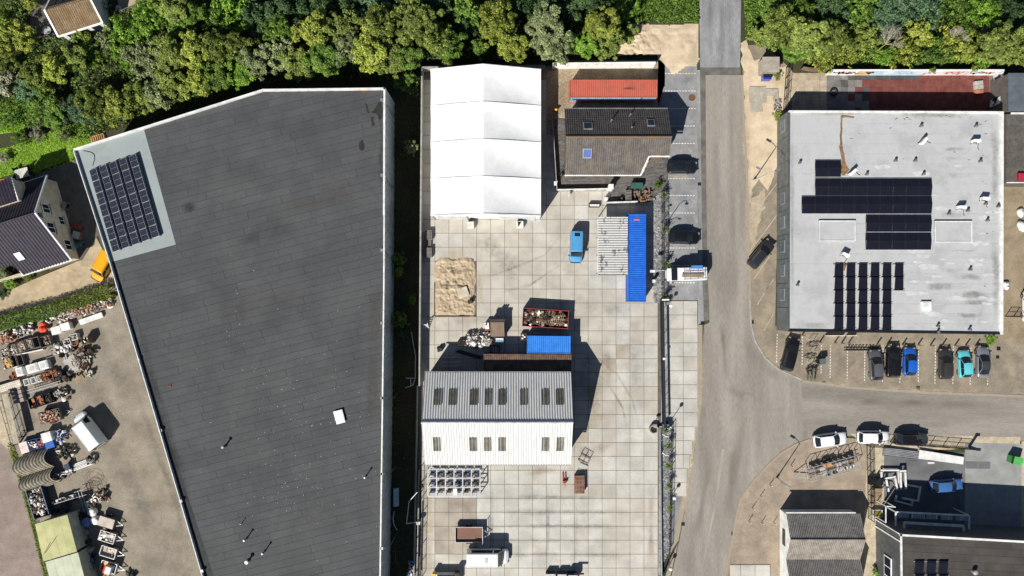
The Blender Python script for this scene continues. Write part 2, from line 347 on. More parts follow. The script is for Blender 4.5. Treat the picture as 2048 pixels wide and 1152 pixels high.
# diagonal bay lines along the grey hall
for a, b in [(T(3,1,1135,355),T(3,1,1360,60)),(T(3,1,1165,555),T(3,1,1358,295)),(T(3,1,1150,820),T(3,1,1350,550)),(T(3,1,1180,1030),T(3,1,1300,860)),(T(3,1,1250,1150),T(3,1,1335,1030)),(T(3,2,1210,150),T(3,2,1300,0)),(T(3,2,1258,350),T(3,2,1340,205))]:
    band('bay_line', [a, b], .09, -.012, -.008, mat('worn_line', (.42,.37,.3), rough=.9, fine=.25, fscale=10), verge)
for x0, y0, x1, y1 in [(1554.5,668,1553,727),(1605,667,1604,732),(1643,690,1642,749),(1661,690,1660,758),(1695,690,1694,761),(1730,690,1728.5,764),(1766,690,1764.5,766),(1802,690,1799.5,768),(1837,695,1836.5,766),(1871,692,1869.5,770),(1907,692,1905.5,770),(1942,695,1940,772),(1977,700,1975,772)]:
    mb = MB(); n = int((y1-y0)/5.6)
    for k in range(n):
        t = (k+.3)/n; p = P(x0+(x1-x0)*t, y0+(y1-y0)*t); mb.box((p.x, p.y, -.010), (.11, .24, .004))
    mb.build('bay_marking', m_white_line, verge)
band('kerb', [(1605,762),(1700,775),(1850,785),(2110,795)], .35, -.02, .02, m_kerb_tan)['kind'] = 'structure'
band('kerb_curve', right_edge[4:]+[(1603,760)], .22, -.02, .03, m_kerb)['kind'] = 'structure'
band('kerb_bend', se_curve, .3, -.02, .05, m_kerb_tan)['kind'] = 'structure'
struct(band('verge_kerb', [(1484,150),(1488,250),(1494,350),(1497,450),(1500,600)], .3, -.02, .0, m_kerb_tan))
struct(band('sandy_gutter', [(1400,650),(1399,800),(1391,852),(1383,905),(1371,985),(1352,1080),(1331,1175)], .7, -.02, -.006, m_kerb_tan))
sheet('corner_paving', se_curve+[(1740,1175),(1742,880),(1660,873)], -.020, m_pave_se)
sheet('trade_yard_sand', [(1700,868),(2040,874),(2040,890),(1775,906),(1775,950),(1768,1175),(1722,1175),(1736,890)], -.0145, mat('dusty_sand', (.40,.34,.245), (.47,.4,.295), rough=1, fine=.2, fscale=6), amp=2)
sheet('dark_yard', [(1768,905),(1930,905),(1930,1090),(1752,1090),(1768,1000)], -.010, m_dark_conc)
sheet('pale_yard', [(1930,885),(2043,888),(2043,1090),(1930,1090)], -.010, mat('grey_yard', (.245,.25,.245), (.275,.28,.275), scale=.5, rough=.9, fine=.08))
sheet('edge_strip', [(2043,882),(2120,884),(2120,1090),(2043,1090)], -.010, mat('dusty_sand', (.4,.34,.245)))
# sand heap beside the road, as a low relief
def relief(name, pts, fn, m, step=4.0, kind=True, parent=None):
    xs = [p[0] for p in pts]; ysx = [p[1] for p in pts]; mb = MB(); idx = {}
    nx = int((max(xs)-min(xs))/step)+2; ny = int((max(ysx)-min(ysx))/step)+2
    def vid(i, j):
        if (i, j) not in idx:
            x = min(xs)+i*step; y = min(ysx)+j*step; p = P(x, y); idx[i, j] = len(mb.v); mb.v.append((p.x, p.y, fn(x, y)))
        return idx[i, j]
    for i in range(nx):
        for j in range(ny):
            if inside(min(xs)+(i+.5)*step, min(ysx)+(j+.5)*step, pts):
                mb.f.append([vid(i, j), vid(i, j+1), vid(i+1, j+1), vid(i+1, j)]); mb.m.append(0)
    o = mb.build(name, m, parent, smooth=True, fix=False)
    if kind: struct(o)
    return o
def sandtop(x, y):
    e = max(0, min(1, min(x-1238, 1397-x, y-44, 152-y)/22)); w = max(0, min(1, (1330-x)/60))
    return -.012+e*(.16+.22*abs(mnoise.noise((x*.03, y*.045, 1)))+w*.42*abs(mnoise.noise((x*.09, y*.13, 4)))+w*.16*mnoise.noise((x*.35, y*.3, 2)))
relief('sand', rag([(1240,70),(1262,48),(1330,50),(1396,48),(1398,120),(1392,135),(1372,133),(1348,150),(1325,125),(1310,112),(1235,110)], 3, 8, 2), sandtop, m_sand, 2.2)
# the hall side yard, house drive and street on the west side
sheet('salvage_yard', [(-80,672),(0,652),(120,622),(238,588),(412,1175),(98,1175),(30,900),(10,850),(-80,770)], -.016, m_yardl)
sheet('driveway', [(-80,640),(0,590),(60,562),(150,525),(170,505),(190,470),(216,520),(236,580),(120,622),(0,652),(-80,672)], -.014, m_drive)
sheet('terrace', [(60,350),(152,312),(212,510),(196,470),(165,520),(100,540),(60,440)], -.012, m_terr)
sheet('street', [(-80,800),(-20,860),(16,885),(38,950),(95,1175),(-80,1175)], -.012, m_street)
sheet('path', [(-80,770),(0,792),(30,900),(24,905),(-80,820)], -.010, mat('dusty_sand', (.4,.34,.245)))
sheet('lawn', [(-60,372),(-60,300),(10,296),(60,280),(105,262),(168,240),(184,285),(146,298),(152,320),(75,347),(40,344)], -.012, m_lawn)
sheet('upper_lawn', [(-60,205),(70,200),(88,238),(50,262),(-60,275)], -.012, m_lawn)
sheet('patio', [(230,-30),(292,-30),(292,12),(262,30),(240,30)], -.012, m_drive)
sheet('side_patio', [(58,-30),(90,-30),(112,70),(80,88),(62,70)], -.012, m_terr)
# soil and sand around the red container
sheet('sandy_soil', [(1085,135),(1140,120),(1330,120),(1330,165),(1316,215),(1128,235),(1117,270),(1085,270)], -.014, mat('dry_soil', (.25,.20,.135), (.33,.265,.18), scale=.5, rough=1, fine=.3, fscale=4, bump=.6, bscale=4))

# ------------------------------------------------------------------ concrete slab yard
yard = sheet('slab_yard', [(843,128),(1090,128),(1090,378),(1309,378),(1309,600),(1322,605),(1322,1175),(836,1175),(838,760)], -.022, m_joint)
xl = [842.5, 869.8]+[869.8+27.87*i for i in range(1, 17)]; yl = [410.6+27.9*j for j in range(-10, 28)]
PALE = {}
def slab_kind(x, y):
    r = mnoise.noise((x*.012, y*.012, 3))+.5*random.uniform(-1, 1)*.6
    if (x-1215)**2+(y-720)**2 < 1500 and random.random() < .5 or (abs(x-1190) < 28 and 690 < y < 900 and random.random() < .4): return 2
    if 869 < x < 955 and 995 < y < 1120: return 3
    if y > 930 and 950 < x < 1205: return 1 if random.random() < .85 else 0
    if y > 1020: return 1 if random.random() < .3 else 0
    if y > 600 and x > 1230: return 1 if r > -.12 else 0
    return 1 if r > .35 else 0
cells = []
for i in range(len(xl)-1):
    for j in range(len(yl)-1):
        x0, x1, y0, y1 = xl[i], xl[i+1], yl[j], yl[j+1]; cx, cy = (x0+x1)/2, (y0+y1)/2
        if 868 < cx < 1078 and 161 < cy < 410: continue
        if cx > 1090 and cy < 380: continue
        if cx > 1085 and cy < 270: continue
        if 1196 < cx < 1300 and 430 < cy < 560: pass
        if cx > 1302 and cy < 600: continue
        if 869 < cx < 950 and 518 < cy < 632: continue
        if 870 < cx < 1120 and 755 < cy < 905: continue
        if y0 < 150: continue
        cells.append((cx, cy, x0, x1, y0, y1))
cells.sort(key=lambda c: (c[0]-1030)**2+(c[1]-700)**2)
sm = {}
def slab_mesh(w, h, k):
    key = (round(w, 2), round(h, 2), k)
    if key not in sm: sm[key] = MB().box((0,0,-.009), (w-.058, h-.058, .018)).mesh('slab', [m_slab, m_slab_w, m_slab_r, m_slab_b][k])
    return sm[key]
rest = MB()
for n, (cx, cy, x0, x1, y0, y1) in enumerate(cells):
    p = P(cx, cy); w = (x1-x0)/S; h = (y1-y0)/S; k = slab_kind(cx, cy)
    if n < 298: obj('slab', slab_mesh(w, h, k), yard, (p.x, p.y, random.uniform(0, .004)), (random.uniform(-.001,.001), random.uniform(-.001,.001), 0))
    else: rest.box((p.x, p.y, -.009+random.uniform(0, .004)), (w-.058, h-.058, .018), mi=k)
o = rest.build('slab', [m_slab, m_slab_w, m_slab_r, m_slab_b], yard); o['kind'] = 'stuff'
drv = sheet('gate_apron', [(1322,602),(1394.5,600),(1395,853),(1389,880),(1373,987),(1343,987),(1322,900)], -.022, m_joint)
for j in range(14):
    y0 = 602+27.9*j
    for i, (x0, x1) in enumerate([(1322,1338),(1338,1366.5),(1366.5,1395)]):
        if j >= 9 and i == 2:
            x1 = 1395-(j-8)*5.4
            if x1 < 1372: continue
        if j >= 10 and i == 0: continue
        if j >= 12 and i == 1: x1 = 1373
        if y0+27.9 > 995: continue
        p = P((x0+x1)/2, y0+13.95); obj('slab', slab_mesh((x1-x0)/S, 1.99, 1 if random.random() < .75 else 0), drv, (p.x, p.y, random.uniform(0, .004)))
ap = sheet('south_apron', [(1459,1128),(1541,1128),(1541,1175),(1455,1175)], -.012, m_joint)
for x0, x1 in ((1459,1481),(1481,1510),(1510,1540)):
    p = P((x0+x1)/2, 1152); obj('slab', slab_mesh((x1-x0)/S, 3.2, 1 if x0 > 1470 else 0), ap, (p.x, p.y, .012))
# dirt tracked over the slabs, dust blown over the road edges
for k, (pts, w, m_, am, par, z) in enumerate([
 ([(1160,680),(1180,750),(1188,830),(1165,905)],4.5,f_brown,.32,yard,.008),([(1210,690),(1215,740),(1205,790)],3.0,f_brown,.28,yard,.0083),([(1150,900),(1180,905),(1230,880)],3.0,f_brown,.25,yard,.0086),
 ([(1262,890),(1245,815),(1215,765),(1180,735),(1150,725)],.6,f_dark,.25,yard,.0089),([(1284,880),(1265,800),(1235,750),(1195,715),(1160,705)],.6,f_dark,.22,yard,.0092),([(1120,470),(1090,510),(1030,535),(960,560)],.6,f_dark,.3,yard,.0095),([(1150,470),(1120,530),(1060,570),(980,590)],.6,f_dark,.3,yard,.0098),
 ([(935,445),(965,480),(1010,520),(1060,580)],6,f_grey,.28,yard,.0101),([(880,500),(900,512),(950,508)],2.5,f_dust,.6,yard,.0104),([(858,540),(862,600),(860,680)],2.0,f_dust,.5,yard,.0107),([(955,530),(960,580),(955,640)],1.8,f_dust,.5,yard,.0110),
 ([(955,996),(1080,994),(1230,996)],1.1,f_grey,.4,yard,.0113),([(955,1023),(1080,1024),(1300,1024)],1.2,f_grey,.4,yard,.0116),([(955,1053),(1100,1052),(1300,1054)],1.0,f_grey,.4,yard,.0119),([(950,1080),(1100,1081),(1250,1082)],1.1,f_grey,.35,yard,.0122),([(960,1110),(1100,1109),(1300,1110)],1.0,f_grey,.35,yard,.0125),
 ([(985,950),(984,1040),(986,1150)],.9,f_grey,.3,yard,.0128),([(1095,950),(1096,1040),(1094,1150)],.9,f_grey,.3,yard,.0131),([(1150,950),(1152,1040),(1150,1150)],.9,f_grey,.25,yard,.0134),([(1302,950),(1302,1150)],1.4,f_brown,.35,yard,.0137),([(858,950),(856,1050),(856,1160)],1.6,f_dust,.7,yard,.0140),([(890,1005),(930,1010),(960,1100)],3,f_grey,.3,yard,.0143),
 ([(875,650),(930,640),(1000,640)],2.5,f_brown,.25,yard,.0146),([(1130,590),(1200,620),(1290,610)],3.0,f_grey,.2,yard,.0149),([(1260,640),(1265,740),(1260,840)],3.5,f_grey,.22,yard,.0152),([(1040,950),(1090,940),(1130,945)],1.6,f_brown,.3,yard,.0155),
 ([(1486,160),(1490,280),(1497,400),(1500,520),(1502,620)],2.4,f_dust,.75,rd_,-.004),([(1401,655),(1401,730),(1399,800),(1391,860),(1380,940),(1366,1020),(1346,1120)],1.7,f_dust,.75,rd_,-.0036),([(1612,884),(1575,900),(1540,930),(1506,968),(1486,1000),(1477,1040),(1468,1090),(1456,1150)],1.9,f_dust,.6,rd_,-.0032),
 ([(1336,354),(1362,354),(1388,355)],.9,f_dust,.95,park,.001),([(1340,152),(1365,148),(1392,146)],2.2,f_dust,.9,park,.0013),([(1338,388),(1350,392)],1.2,f_dust,.7,park,.0016),([(1392,150),(1394,250),(1395,380)],.9,f_dust,.3,park,.0019),
 ([(1560,735),(1620,763),(1750,776),(1900,784),(2040,789)],1.5,f_dust,.55,verge,.024),([(1560,690),(1700,695),(1850,690),(2030,700)],3.5,f_dust,.4,verge,-.004),([(1520,560),(1530,620),(1545,680)],3.5,f_dust,.45,verge,-.0037),([(2010,700),(2030,760)],4,f_dust,.5,verge,-.0034)]):
    track('dirt_film', pts, w, m_, z, am, par)
ly_ = bpy.data.objects.get('salvage_yard')
for k, (pts, w, m_, am) in enumerate([([(180,640),(220,720),(250,800)],5,f_grey,.35),([(150,760),(200,790),(240,860)],4,f_grey,.3),([(240,840),(280,930),(330,1040)],4,f_dust,.25),([(200,920),(260,960),(300,1060)],5,f_grey,.35),([(265,760),(300,860),(350,1000),(385,1140)],1.6,f_dark,.3),([(120,700),(150,690),(180,650)],4,f_dust,.3),([(130,900),(190,930),(230,990)],4,f_dust,.35),([(290,1000),(320,1080),(350,1150)],4,f_grey,.3)]): track('dirt_film', pts, w, m_, .001+.0003*k, am, ly_)
# sand pit dug in the yard
def pit(x, y):
    e = max(0, min(1, min(x-868, 952-x, y-514, 634-y)/10)); n = mnoise.noise((x*.06, y*.06, 7)); z = -.01+e*(.08+.3*abs(n)+.15*mnoise.noise((x*.22, y*.22, 2)))
    if y < 580:
        z += e*.28*max(0, math.sin((y-512)/4.6))*(1 if 882 < x < 938 else .3)*max(0, .6+mnoise.noise((x*.1, y*.02, 1)))
    return z
pto = relief('sand_pit', rag([(866,530),(880,514),(905,519),(930,514),(948,522),(952,560),(949,600),(950,632),(869,632)], 5, 6, 3), pit, m_sand_d, 1.4)
for a, b in (((869,565),(869,632)),((869,632),(951,632))):
    q = band('edging_board', [a, b], .09, -.02, .12, mat('wet_board', (.10,.075,.05), rough=.9), pto)
sheet('house_paving', [(1084,262),(1130,225),(1345,225),(1345,420),(1305,420),(1300,384),(1084,384)], -.0205, m_conc)
# ------------------------------------------------------------------ building materials
m_bit = mat('bitumen_sheet', (.061,.066,.070), (.069,.073,.076), scale=.25, rough=.85, fine=.14, fscale=8, rnd=.06, bump=.1, bscale=25, stain=(.074,.072,.07), stain_amt=.35, stain_scale=.12, stain_w=.3)
m_bit_u = mat('bitumen_seam', (.036,.038,.040), rough=.9)
m_memb = mat('grey_membrane', (.30,.345,.345), (.26,.30,.30), scale=.4, rough=.8, fine=.08, stain=(.2,.22,.22), stain_amt=.4, stain_scale=.3)
m_trim = mat('white_trim', (.62,.62,.61), rough=.5, fine=.08)
m_clad = mat('cladding_pale', (.42,.47,.48), (.34,.39,.41), rough=.6, metal=.1, fine=.12, fscale=3, stretch=(1,1,.3), stain=(.2,.22,.2), stain_amt=.5, stain_scale=.5)
m_dark = mat('dark_metal', (.02,.021,.023), rough=.5, metal=.4)
m_black = mat('black_rubber', (.012,.012,.013), rough=.8)
m_grey_m = mat('grey_metal', (.32,.33,.34), rough=.45, metal=.6)
m_galv = mat('galvanised', (.50,.51,.52), rough=.42, metal=.5, fine=.15)
m_white_m = mat('white_metal', (.78,.78,.76), rough=.4)
m_fabric = mat('tent_fabric', (.76,.77,.77), (.8,.81,.81), rough=.6, var=.03, fine=.03, fscale=3, stain=(.66,.665,.66), stain_amt=.5, stain_scale=.35, stain_w=.3)
m_pv = glassy('solar_cell', (.008,.009,.016), rough=.32, spec=.4)
m_pv_b = glassy('solar_cell_blue', (.010,.012,.024), rough=.2, spec=.4)
m_pvf = mat('panel_frame', (.42,.43,.44), rough=.4, metal=.5)
m_pvline = mat('cell_line', (.10,.11,.13), rough=.5)
m_hall = mat('hall_membrane', (.40,.41,.42), (.455,.465,.475), scale=.3, rough=.8, fine=.07, stain=(.335,.34,.34), stain_amt=.6, stain_scale=.3, stain_w=.1)
m_hclad = mat('hall_cladding', (.115,.135,.14), (.14,.16,.165), rough=.5, metal=.2, fine=.1)
m_corr = mat('shed_corrugated', (.60,.605,.59), (.51,.52,.515), scale=.5, rough=.65, metal=.0, fine=.14, fscale=3, stretch=(2,.3,.3), stain=(.45,.45,.44), stain_amt=.5, stain_scale=.5, stain_w=.2)
m_corr_l = mat('rooflight_sheet', (.085,.078,.065), (.13,.118,.1), rough=.5, fine=.2)
m_fibre = mat('fibre_cement', (.145,.14,.135), (.19,.18,.17), scale=.7, rough=.95, fine=.22, fscale=5, stain=(.3,.29,.26), stain_amt=.35, stain_scale=1.6, stain_w=.12)
m_tile_b = mat('roof_tile_brown', (.098,.088,.082), (.128,.116,.106), scale=1.2, rough=.85, fine=.2, fscale=5, island=.0, stain=(.21,.15,.085), stain_amt=.4, stain_scale=.9, stain_w=.2)
m_tile_p = mat('roof_tile_slate', (.024,.020,.033), (.032,.027,.042), rough=.6, fine=.12, spec=.2)
m_tile_o = mat('roof_tile_mossy', (.17,.115,.06), (.21,.155,.1), scale=.9, rough=.9, fine=.3, fscale=5, stain=(.16,.085,.02), stain_amt=.6, stain_scale=.5, stain_w=.2)
m_render = mat('beige_render', (.58,.50,.40), rough=.9, fine=.08)
m_brickw = mat('brick_wall', (.16,.10,.07), rough=.9, fine=.25)
m_glass = glassy('window_glass', (.015,.02,.03), rough=.05)
m_pvc = mat('white_pvc', (.75,.75,.73), rough=.4, fine=0)
m_wgrey = mat('grey_cladding', (.10,.105,.11), (.12,.125,.13), rough=.5, metal=.2)
m_broof = mat('brown_bitumen', (.052,.046,.042), (.066,.058,.053), scale=.5, rough=.9, fine=.2, rnd=.12)

def walls(name, pts, z0, z1, m, root, top=False):      # vertical wall ring over a plan outline, joined per side
    mb = MB(); n = len(pts)
    for i in range(n):
        a, b = pts[i], pts[(i+1) % n]
        mb.add([(a[0],a[1],z0),(b[0],b[1],z0),(b[0],b[1],z1),(a[0],a[1],z1)], [(0,1,2,3)])
    return mb.build(name, m, root, world=True)
def tiled(mb, o, u, v, keep=None, tw=.30, th=.34, amp=.035, mi=0):
    o, u, v = Vector(o), Vector(u), Vector(v); nn = u.cross(v).normalized()
    if nn.z < 0: nn = -nn
    nu = max(3, int(u.length/tw))*3; nv = max(2, int(v.length/th))
    for r in range(nv):
        base = len(mb.v); ks = []
        for e, lift in ((r/nv, .055), ((r+1.04)/nv, .0)):
            for i in range(nu+1):
                mb.v.append(tuple(o+u*(i/nu)+v*e+nn*(lift+(amp, -amp*.4, -amp*.4)[i % 3])))
        for i in range(nu):
            c = o+u*((i+.5)/nu)+v*((r+.5)/nv)
            if keep is None or keep(c): mb.f.append([base+i, base+i+1, base+nu+2+i, base+nu+1+i]); mb.m.append(mi)
        for i in range(nu):      # little riser below each row
            c = o+u*((i+.5)/nu)+v*((r+.5)/nv)
            if keep is None or keep(c):
                b = len(mb.v); p, q = Vector(mb.v[base+i]), Vector(mb.v[base+i+1])
                mb.v += [tuple(p), tuple(q), tuple(q-nn*.06), tuple(p-nn*.06)]; mb.f.append([b, b+3, b+2, b+1]); mb.m.append(mi)
def edge_bars(pts, w, h, z, m, name, root):
    for a, b in zip(pts, pts[1:]):
        mb = MB(); mb.bar((a[0], a[1], z), (b[0], b[1], z), w, h); mb.build(name, m, root, world=True)
def pv_mesh(w, l, cells=(6, 10), mid=True, frame=None, name='solar_panel', cell=None):
    mb = MB(); mb.box((0,0,.02), (w, l, .04), mi=1)
    f = .035; parts = [(-l/2+f, -f*.4), (f*.4, l/2-f)] if mid else [(-l/2+f, l/2-f)]
    for y0, y1 in parts:
        mb.add([(-w/2+f,y0,.045),(w/2-f,y0,.045),(w/2-f,y1,.045),(-w/2+f,y1,.045)], [(0,1,2,3)], 0)
        for k in range(1, cells[1]):
            y = y0+(y1-y0)*k/cells[1]; mb.box((0,y,.047), (w-2*f, .012, .003), mi=2)
    for k in range(1, cells[0]):
        x = -w/2+f+(w-2*f)*k/cells[0]; mb.box((x,0,.0475), (.010, l-2*f, .003), mi=2)
    return mb.mesh(name, [cell or m_pv, frame or m_pvf, m_pvline], fix=False)
PVK = {}

# ------------------------------------------------------------------ warehouse with the dark felt roof
HW = 7.1; ZR = 6.65
wpx = [(145,298),(217,520),(280,733),(403,1150),(432,1250),(759,1250),(761.5,1152),(765.5,860),(769,570),(769.5,430),(770.5,175),(525,178)]
wp = [P(x, y, HW) for x, y in wpx]
wh = thing('warehouse', 'long grey-black felt-roofed warehouse with white edge trim and solar panels in its corner', 'warehouse', (wp[0].x, wp[0].y, 0))
wp2 = [(p.x, p.y) for p in wp]
for i in range(len(wp2)):
    a, b = wp2[i], wp2[(i+1) % len(wp2)]; mb = MB(); L = math.hypot(b[0]-a[0], b[1]-a[1]); n = max(1, int(L/1.1))
    vs = []; nx, ny = (b[1]-a[1])/L, -(b[0]-a[0])/L
    for k in range(n*4+1):
        t = k/(n*4); d = .0 if k % 4 in (0, 3) else -.04
        vs += [(a[0]+(b[0]-a[0])*t+nx*d, a[1]+(b[1]-a[1])*t+ny*d, -.02), (a[0]+(b[0]-a[0])*t+nx*d, a[1]+(b[1]-a[1])*t+ny*d, HW-.06)]
    mb.add(vs, [(2*k, 2*k+2, 2*k+3, 2*k+1) for k in range(n*4)]); mb.build('wall', m_clad, wh, world=True, fix=False)
mb = MB(); mb.poly([(p[0], p[1], ZR) for p in wp2]); rf = mb.build('roof', m_bit_u, wh, world=True)
# felt sheets laid edge to edge (each a piece), clipped to the outline
cxr = sum(p[0] for p in wp2)/len(wp2); cyr = sum(p[1] for p in wp2)/len(wp2)
clip = [(p[0]+(cxr-p[0])*.008, p[1]+(cyr-p[1])*.008) for p in wp2]
ang = R(14.2); ex = Vector((math.cos(ang), math.sin(ang))); ey = Vector((-ex.y, ex.x))
fe = []; rw, rl = .98, 9.2
for j in range(-75, 75):
    off = random.uniform(0, rl)
    for i in range(-9, 10):
        c0 = Vector((cxr, cyr))+ey*(j*rw)+ex*(i*rl+off)
        q = [c0+ex*.02+ey*.025, c0+ex*(rl-.02)+ey*.025, c0+ex*(rl-.02)+ey*(rw-.025), c0+ex*.02+ey*(rw-.025)]
        q = clip_convex([(p.x, p.y) for p in q], clip)
        if len(q) >= 3:
            ar = abs(sum(q[k-1][0]*q[k][1]-q[k][0]*q[k-1][1] for k in range(len(q))))/2
            vis = min(p[1] for p in q) > -50
            if ar > .05: fe.append((0 if vis else 1, -ar, q))
fe.sort(key=lambda t: t[:2]); rest = MB()
for n, (v, a, q) in enumerate(fe):
    z = ZR+.004; t = .010+random.uniform(0, .006)
    if n < 298: MB().prism(q, z, z+t).build('felt_sheet', m_bit, rf, world=True).location = (-wh.location.x*0, 0, 0)
    else: rest.prism(q, z, z+t)
if rest.v: o = rest.build('felt_sheet', m_bit, rf, world=True); o['kind'] = 'stuff'
for o in [x for x in bpy.data.objects if x.parent == rf]: o.location = (-wp[0].x, -wp[0].y, 0)
mm = [TP(0,0,1105,985,ZR), TP(0,1,1352,765,ZR), TP(0,1,835,905,ZR), P(150,302,ZR)]
MB().prism([(p.x, p.y) for p in mm], ZR+.022, ZR+.034).build('membrane_patch', m_memb, wh, world=True)
for i in range(len(wp2)-1):
    a, b = Vector(wp2[i]), Vector(wp2[i+1])
    if i >= 4 and i < 5: continue
    wd_ = .24 if i >= 9 else (.10 if i < 4 else .18)
    mb = MB(); d = (b-a).normalized(); nrm = Vector((-d.y, d.x))
    q = [a, b, b+nrm*wd_, a+nrm*wd_]; mb.prism([(p.x, p.y) for p in q], ZR-.1, HW); mb.build('parapet_trim', m_trim, wh, world=True)
a, b = Vector(wp2[-1]), Vector(wp2[0]); d = (b-a).normalized(); nrm = Vector((-d.y, d.x))
MB().prism([(p.x, p.y) for p in (a, b, b+nrm*.24, a+nrm*.24)], ZR-.1, HW).build('parapet_trim', m_trim, wh, world=True)
for x, y, hh, r in [(531,1101,1.0,.10),(495,1075,1.0,.10),(733,951,.95,.09),(498,1120,.7,.17),(452,891,.9,.14),(485,1045,.55,.05)]:
    p = P(x, y, ZR); mb = MB(); mb.tube((p.x,p.y,ZR), (p.x,p.y,ZR+hh*1.15), r*.8, n=10); mb.lathe([(r*1.7,0),(r*1.0,.05)], (p.x,p.y,ZR+.02), 10); pp_ = mb.build('vent_pipe', m_dark, wh, world=True)
    mb = MB(); mb.lathe([(r*1.5,0),(r*1.5,.06),(r*.9,.12)], (p.x-wp[0].x,p.y-wp[0].y,ZR+hh*1.15), 12); mb.build('cap', m_white_m if r != .14 else m_grey_m, pp_)
p = P(680,833,ZR); ht = MB().box((p.x,p.y,ZR+.12), (1.1,1.65,.26), rz=R(15)).build('roof_hatch', m_grey_m, wh, world=True)
mb = MB(); mb.box((0,0,0), (1.2,1.75,.07), rz=R(15)); mb.box((0,0,.05), (1.0,1.5,.05), rz=R(15))
o = mb.build('lid', m_white_m, ht); o.location = (p.x-wp[0].x, p.y-wp[0].y, ZR+.29)
for y in (199,350,500,646,796,948,1097):
    q = P(768, y, HW); mb = MB(); mb.box((q.x-.3,q.y,ZR+.2), (.35,.35,.5)); mb.tube((q.x+.02,q.y,ZR+.3), (q.x+.3,q.y-.7,HW-2.2), .05); mb.tube((q.x+.3,q.y-.7,HW-2.2), (q.x+.3,q.y-.7,0), .05); mb.build('downpipe', m_grey_m, wh, world=True)
for c, r, x, y in [(0,2,905,35),(0,2,1070,575),(0,2,1235,1115),(0,3,1240,30),(0,3,1395,570),(0,3,1555,1105),(0,1,905,1105)]:
    q = TP(c, r, x, y, ZR); MB().box((q.x+.1,q.y,ZR+.22), (.36,.36,.45), rz=R(15)).build('gutter_outlet', m_grey_m, wh, world=True)
p = TP(0,2,1305,775,ZR); MB().box((p.x,p.y,ZR+.06), (.5,.16,.1), rz=R(8)).build('roof_marker', mat('red_brown', (.2,.05,.04)), wh, world=True)
p0 = TP(0,1,640,45,ZR+.05); p1 = TP(0,1,712,160,ZR+.05); pts = []
for k in range(9):
    t = k/8; q = p0.lerp(p1, t); pts.append((q.x+.9*math.sin(t*math.pi)*.9, q.y+.5*math.sin(t*math.pi), ZR+.06))
MB().path(pts, .04).build('cable', m_black, wh, world=True)
# puddled dirt near the north-east corner (thin dried film of its own)
def film(name, polys, z, m, root):
    for k, pl in enumerate(polys):
        mb = MB(); pl = rag(pl, 2.0, 3, k); pp = [P(x, y, z+.0002*k) for x, y in pl]; c = Vector((sum(p.x for p in pp)/len(pp), sum(p.y for p in pp)/len(pp), z+.0002*k))
        mb.add([c]+pp, [(0, i+1, (i+1) % len(pp)+1) for i in range(len(pp))])
        mb.build(name, m, root, world=True, fix=False)
film('dirt_film', [[T(1,0,1385,775),T(1,0,1402,790),T(1,0,1402,900),T(1,0,1375,930),T(1,0,1360,875),T(1,0,1315,870),T(1,0,1345,830)], [T(1,0,1270,790),T(1,0,1285,800),T(1,0,1300,865),T(1,0,1280,860)], [T(1,0,1310,900),T(1,0,1335,895),T(1,0,1330,925),T(1,0,1345,960),T(1,0,1320,975)], [T(1,0,1250,1070),T(1,0,1265,1110),T(1,0,1262,1150),T(1,1,1245,50),T(1,1,1222,30),T(1,0,1220,1100)]], ZR+.03, mat('dried_dirt', (.022,.021,.02), (.03,.028,.026), rough=.9), wh)
film('moss_film', [[T(1,0,1165,700),T(1,0,1225,690),T(1,0,1330,695),T(1,0,1300,715),T(1,0,1220,715)]], ZR+.031, mat('red_moss', (.09,.05,.03), rough=1), wh)
f_wlite = film_mat('roof_residue_pale', (.115,.118,.12)); f_wbrown = film_mat('roof_residue_brown', (.10,.085,.072)); f_wdark = film_mat('roof_residue_dark', (.032,.033,.034))
for k, (pts, w, m_, am) in enumerate([([(752,580),(748,680),(744,780),(742,860)],2.6,f_wbrown,.7),([(758,900),(752,1000),(748,1150)],1.8,f_wlite,.5),([(640,250),(660,330),(680,420),(676,480)],6,f_wlite,.35),([(370,405),(376,415),(384,425)],2.6,f_wdark,.6),([(560,420),(640,400),(740,370)],4,f_wbrown,.25),([(420,640),(520,610),(620,590)],5,f_wbrown,.25),([(600,900),(640,980),(620,1100)],7,f_wlite,.35),([(480,860),(520,960),(500,1060)],5,f_wlite,.3),([(420,300),(520,250),(600,200)],3,f_wlite,.3),([(540,186),(620,184),(700,186)],2.0,f_wlite,.5),([(280,640),(300,740),(340,880),(390,1060)],2.2,f_wdark,.45),([(700,700),(660,740),(600,760)],5,f_wlite,.3),([(460,500),(520,470),(600,450)],5,f_wdark,.3),([(760,190),(764,300),(764,420)],1.6,f_wdark,.5),([(300,560),(420,530),(560,480)],3,f_wlite,.25)]): track('roof_residue', pts, w, m_, ZR+.03+.0004*k, am, wh, ZR)
mb = MB(); rg = random.Random(3)
for k in range(260):
    x, y = (rg.gauss(600,110), rg.gauss(880,130)) if k < 260 else (rg.uniform(300,750), rg.uniform(220,1140))
    if not (260+(y-298)*.29 < x < 755 and 215 < y < 1145) or (x < 360 and y < 500): continue
    p = P(x, y, ZR); s_ = rg.uniform(.03,.08); mb.box((p.x,p.y,ZR+.026), (s_*1.5,s_,.006), rg.uniform(0,3))
o = mb.build('pale_specks', mat('bird_lime', (.36,.36,.34), rough=.9), wh, world=True, fix=False); o['kind'] = 'stuff'
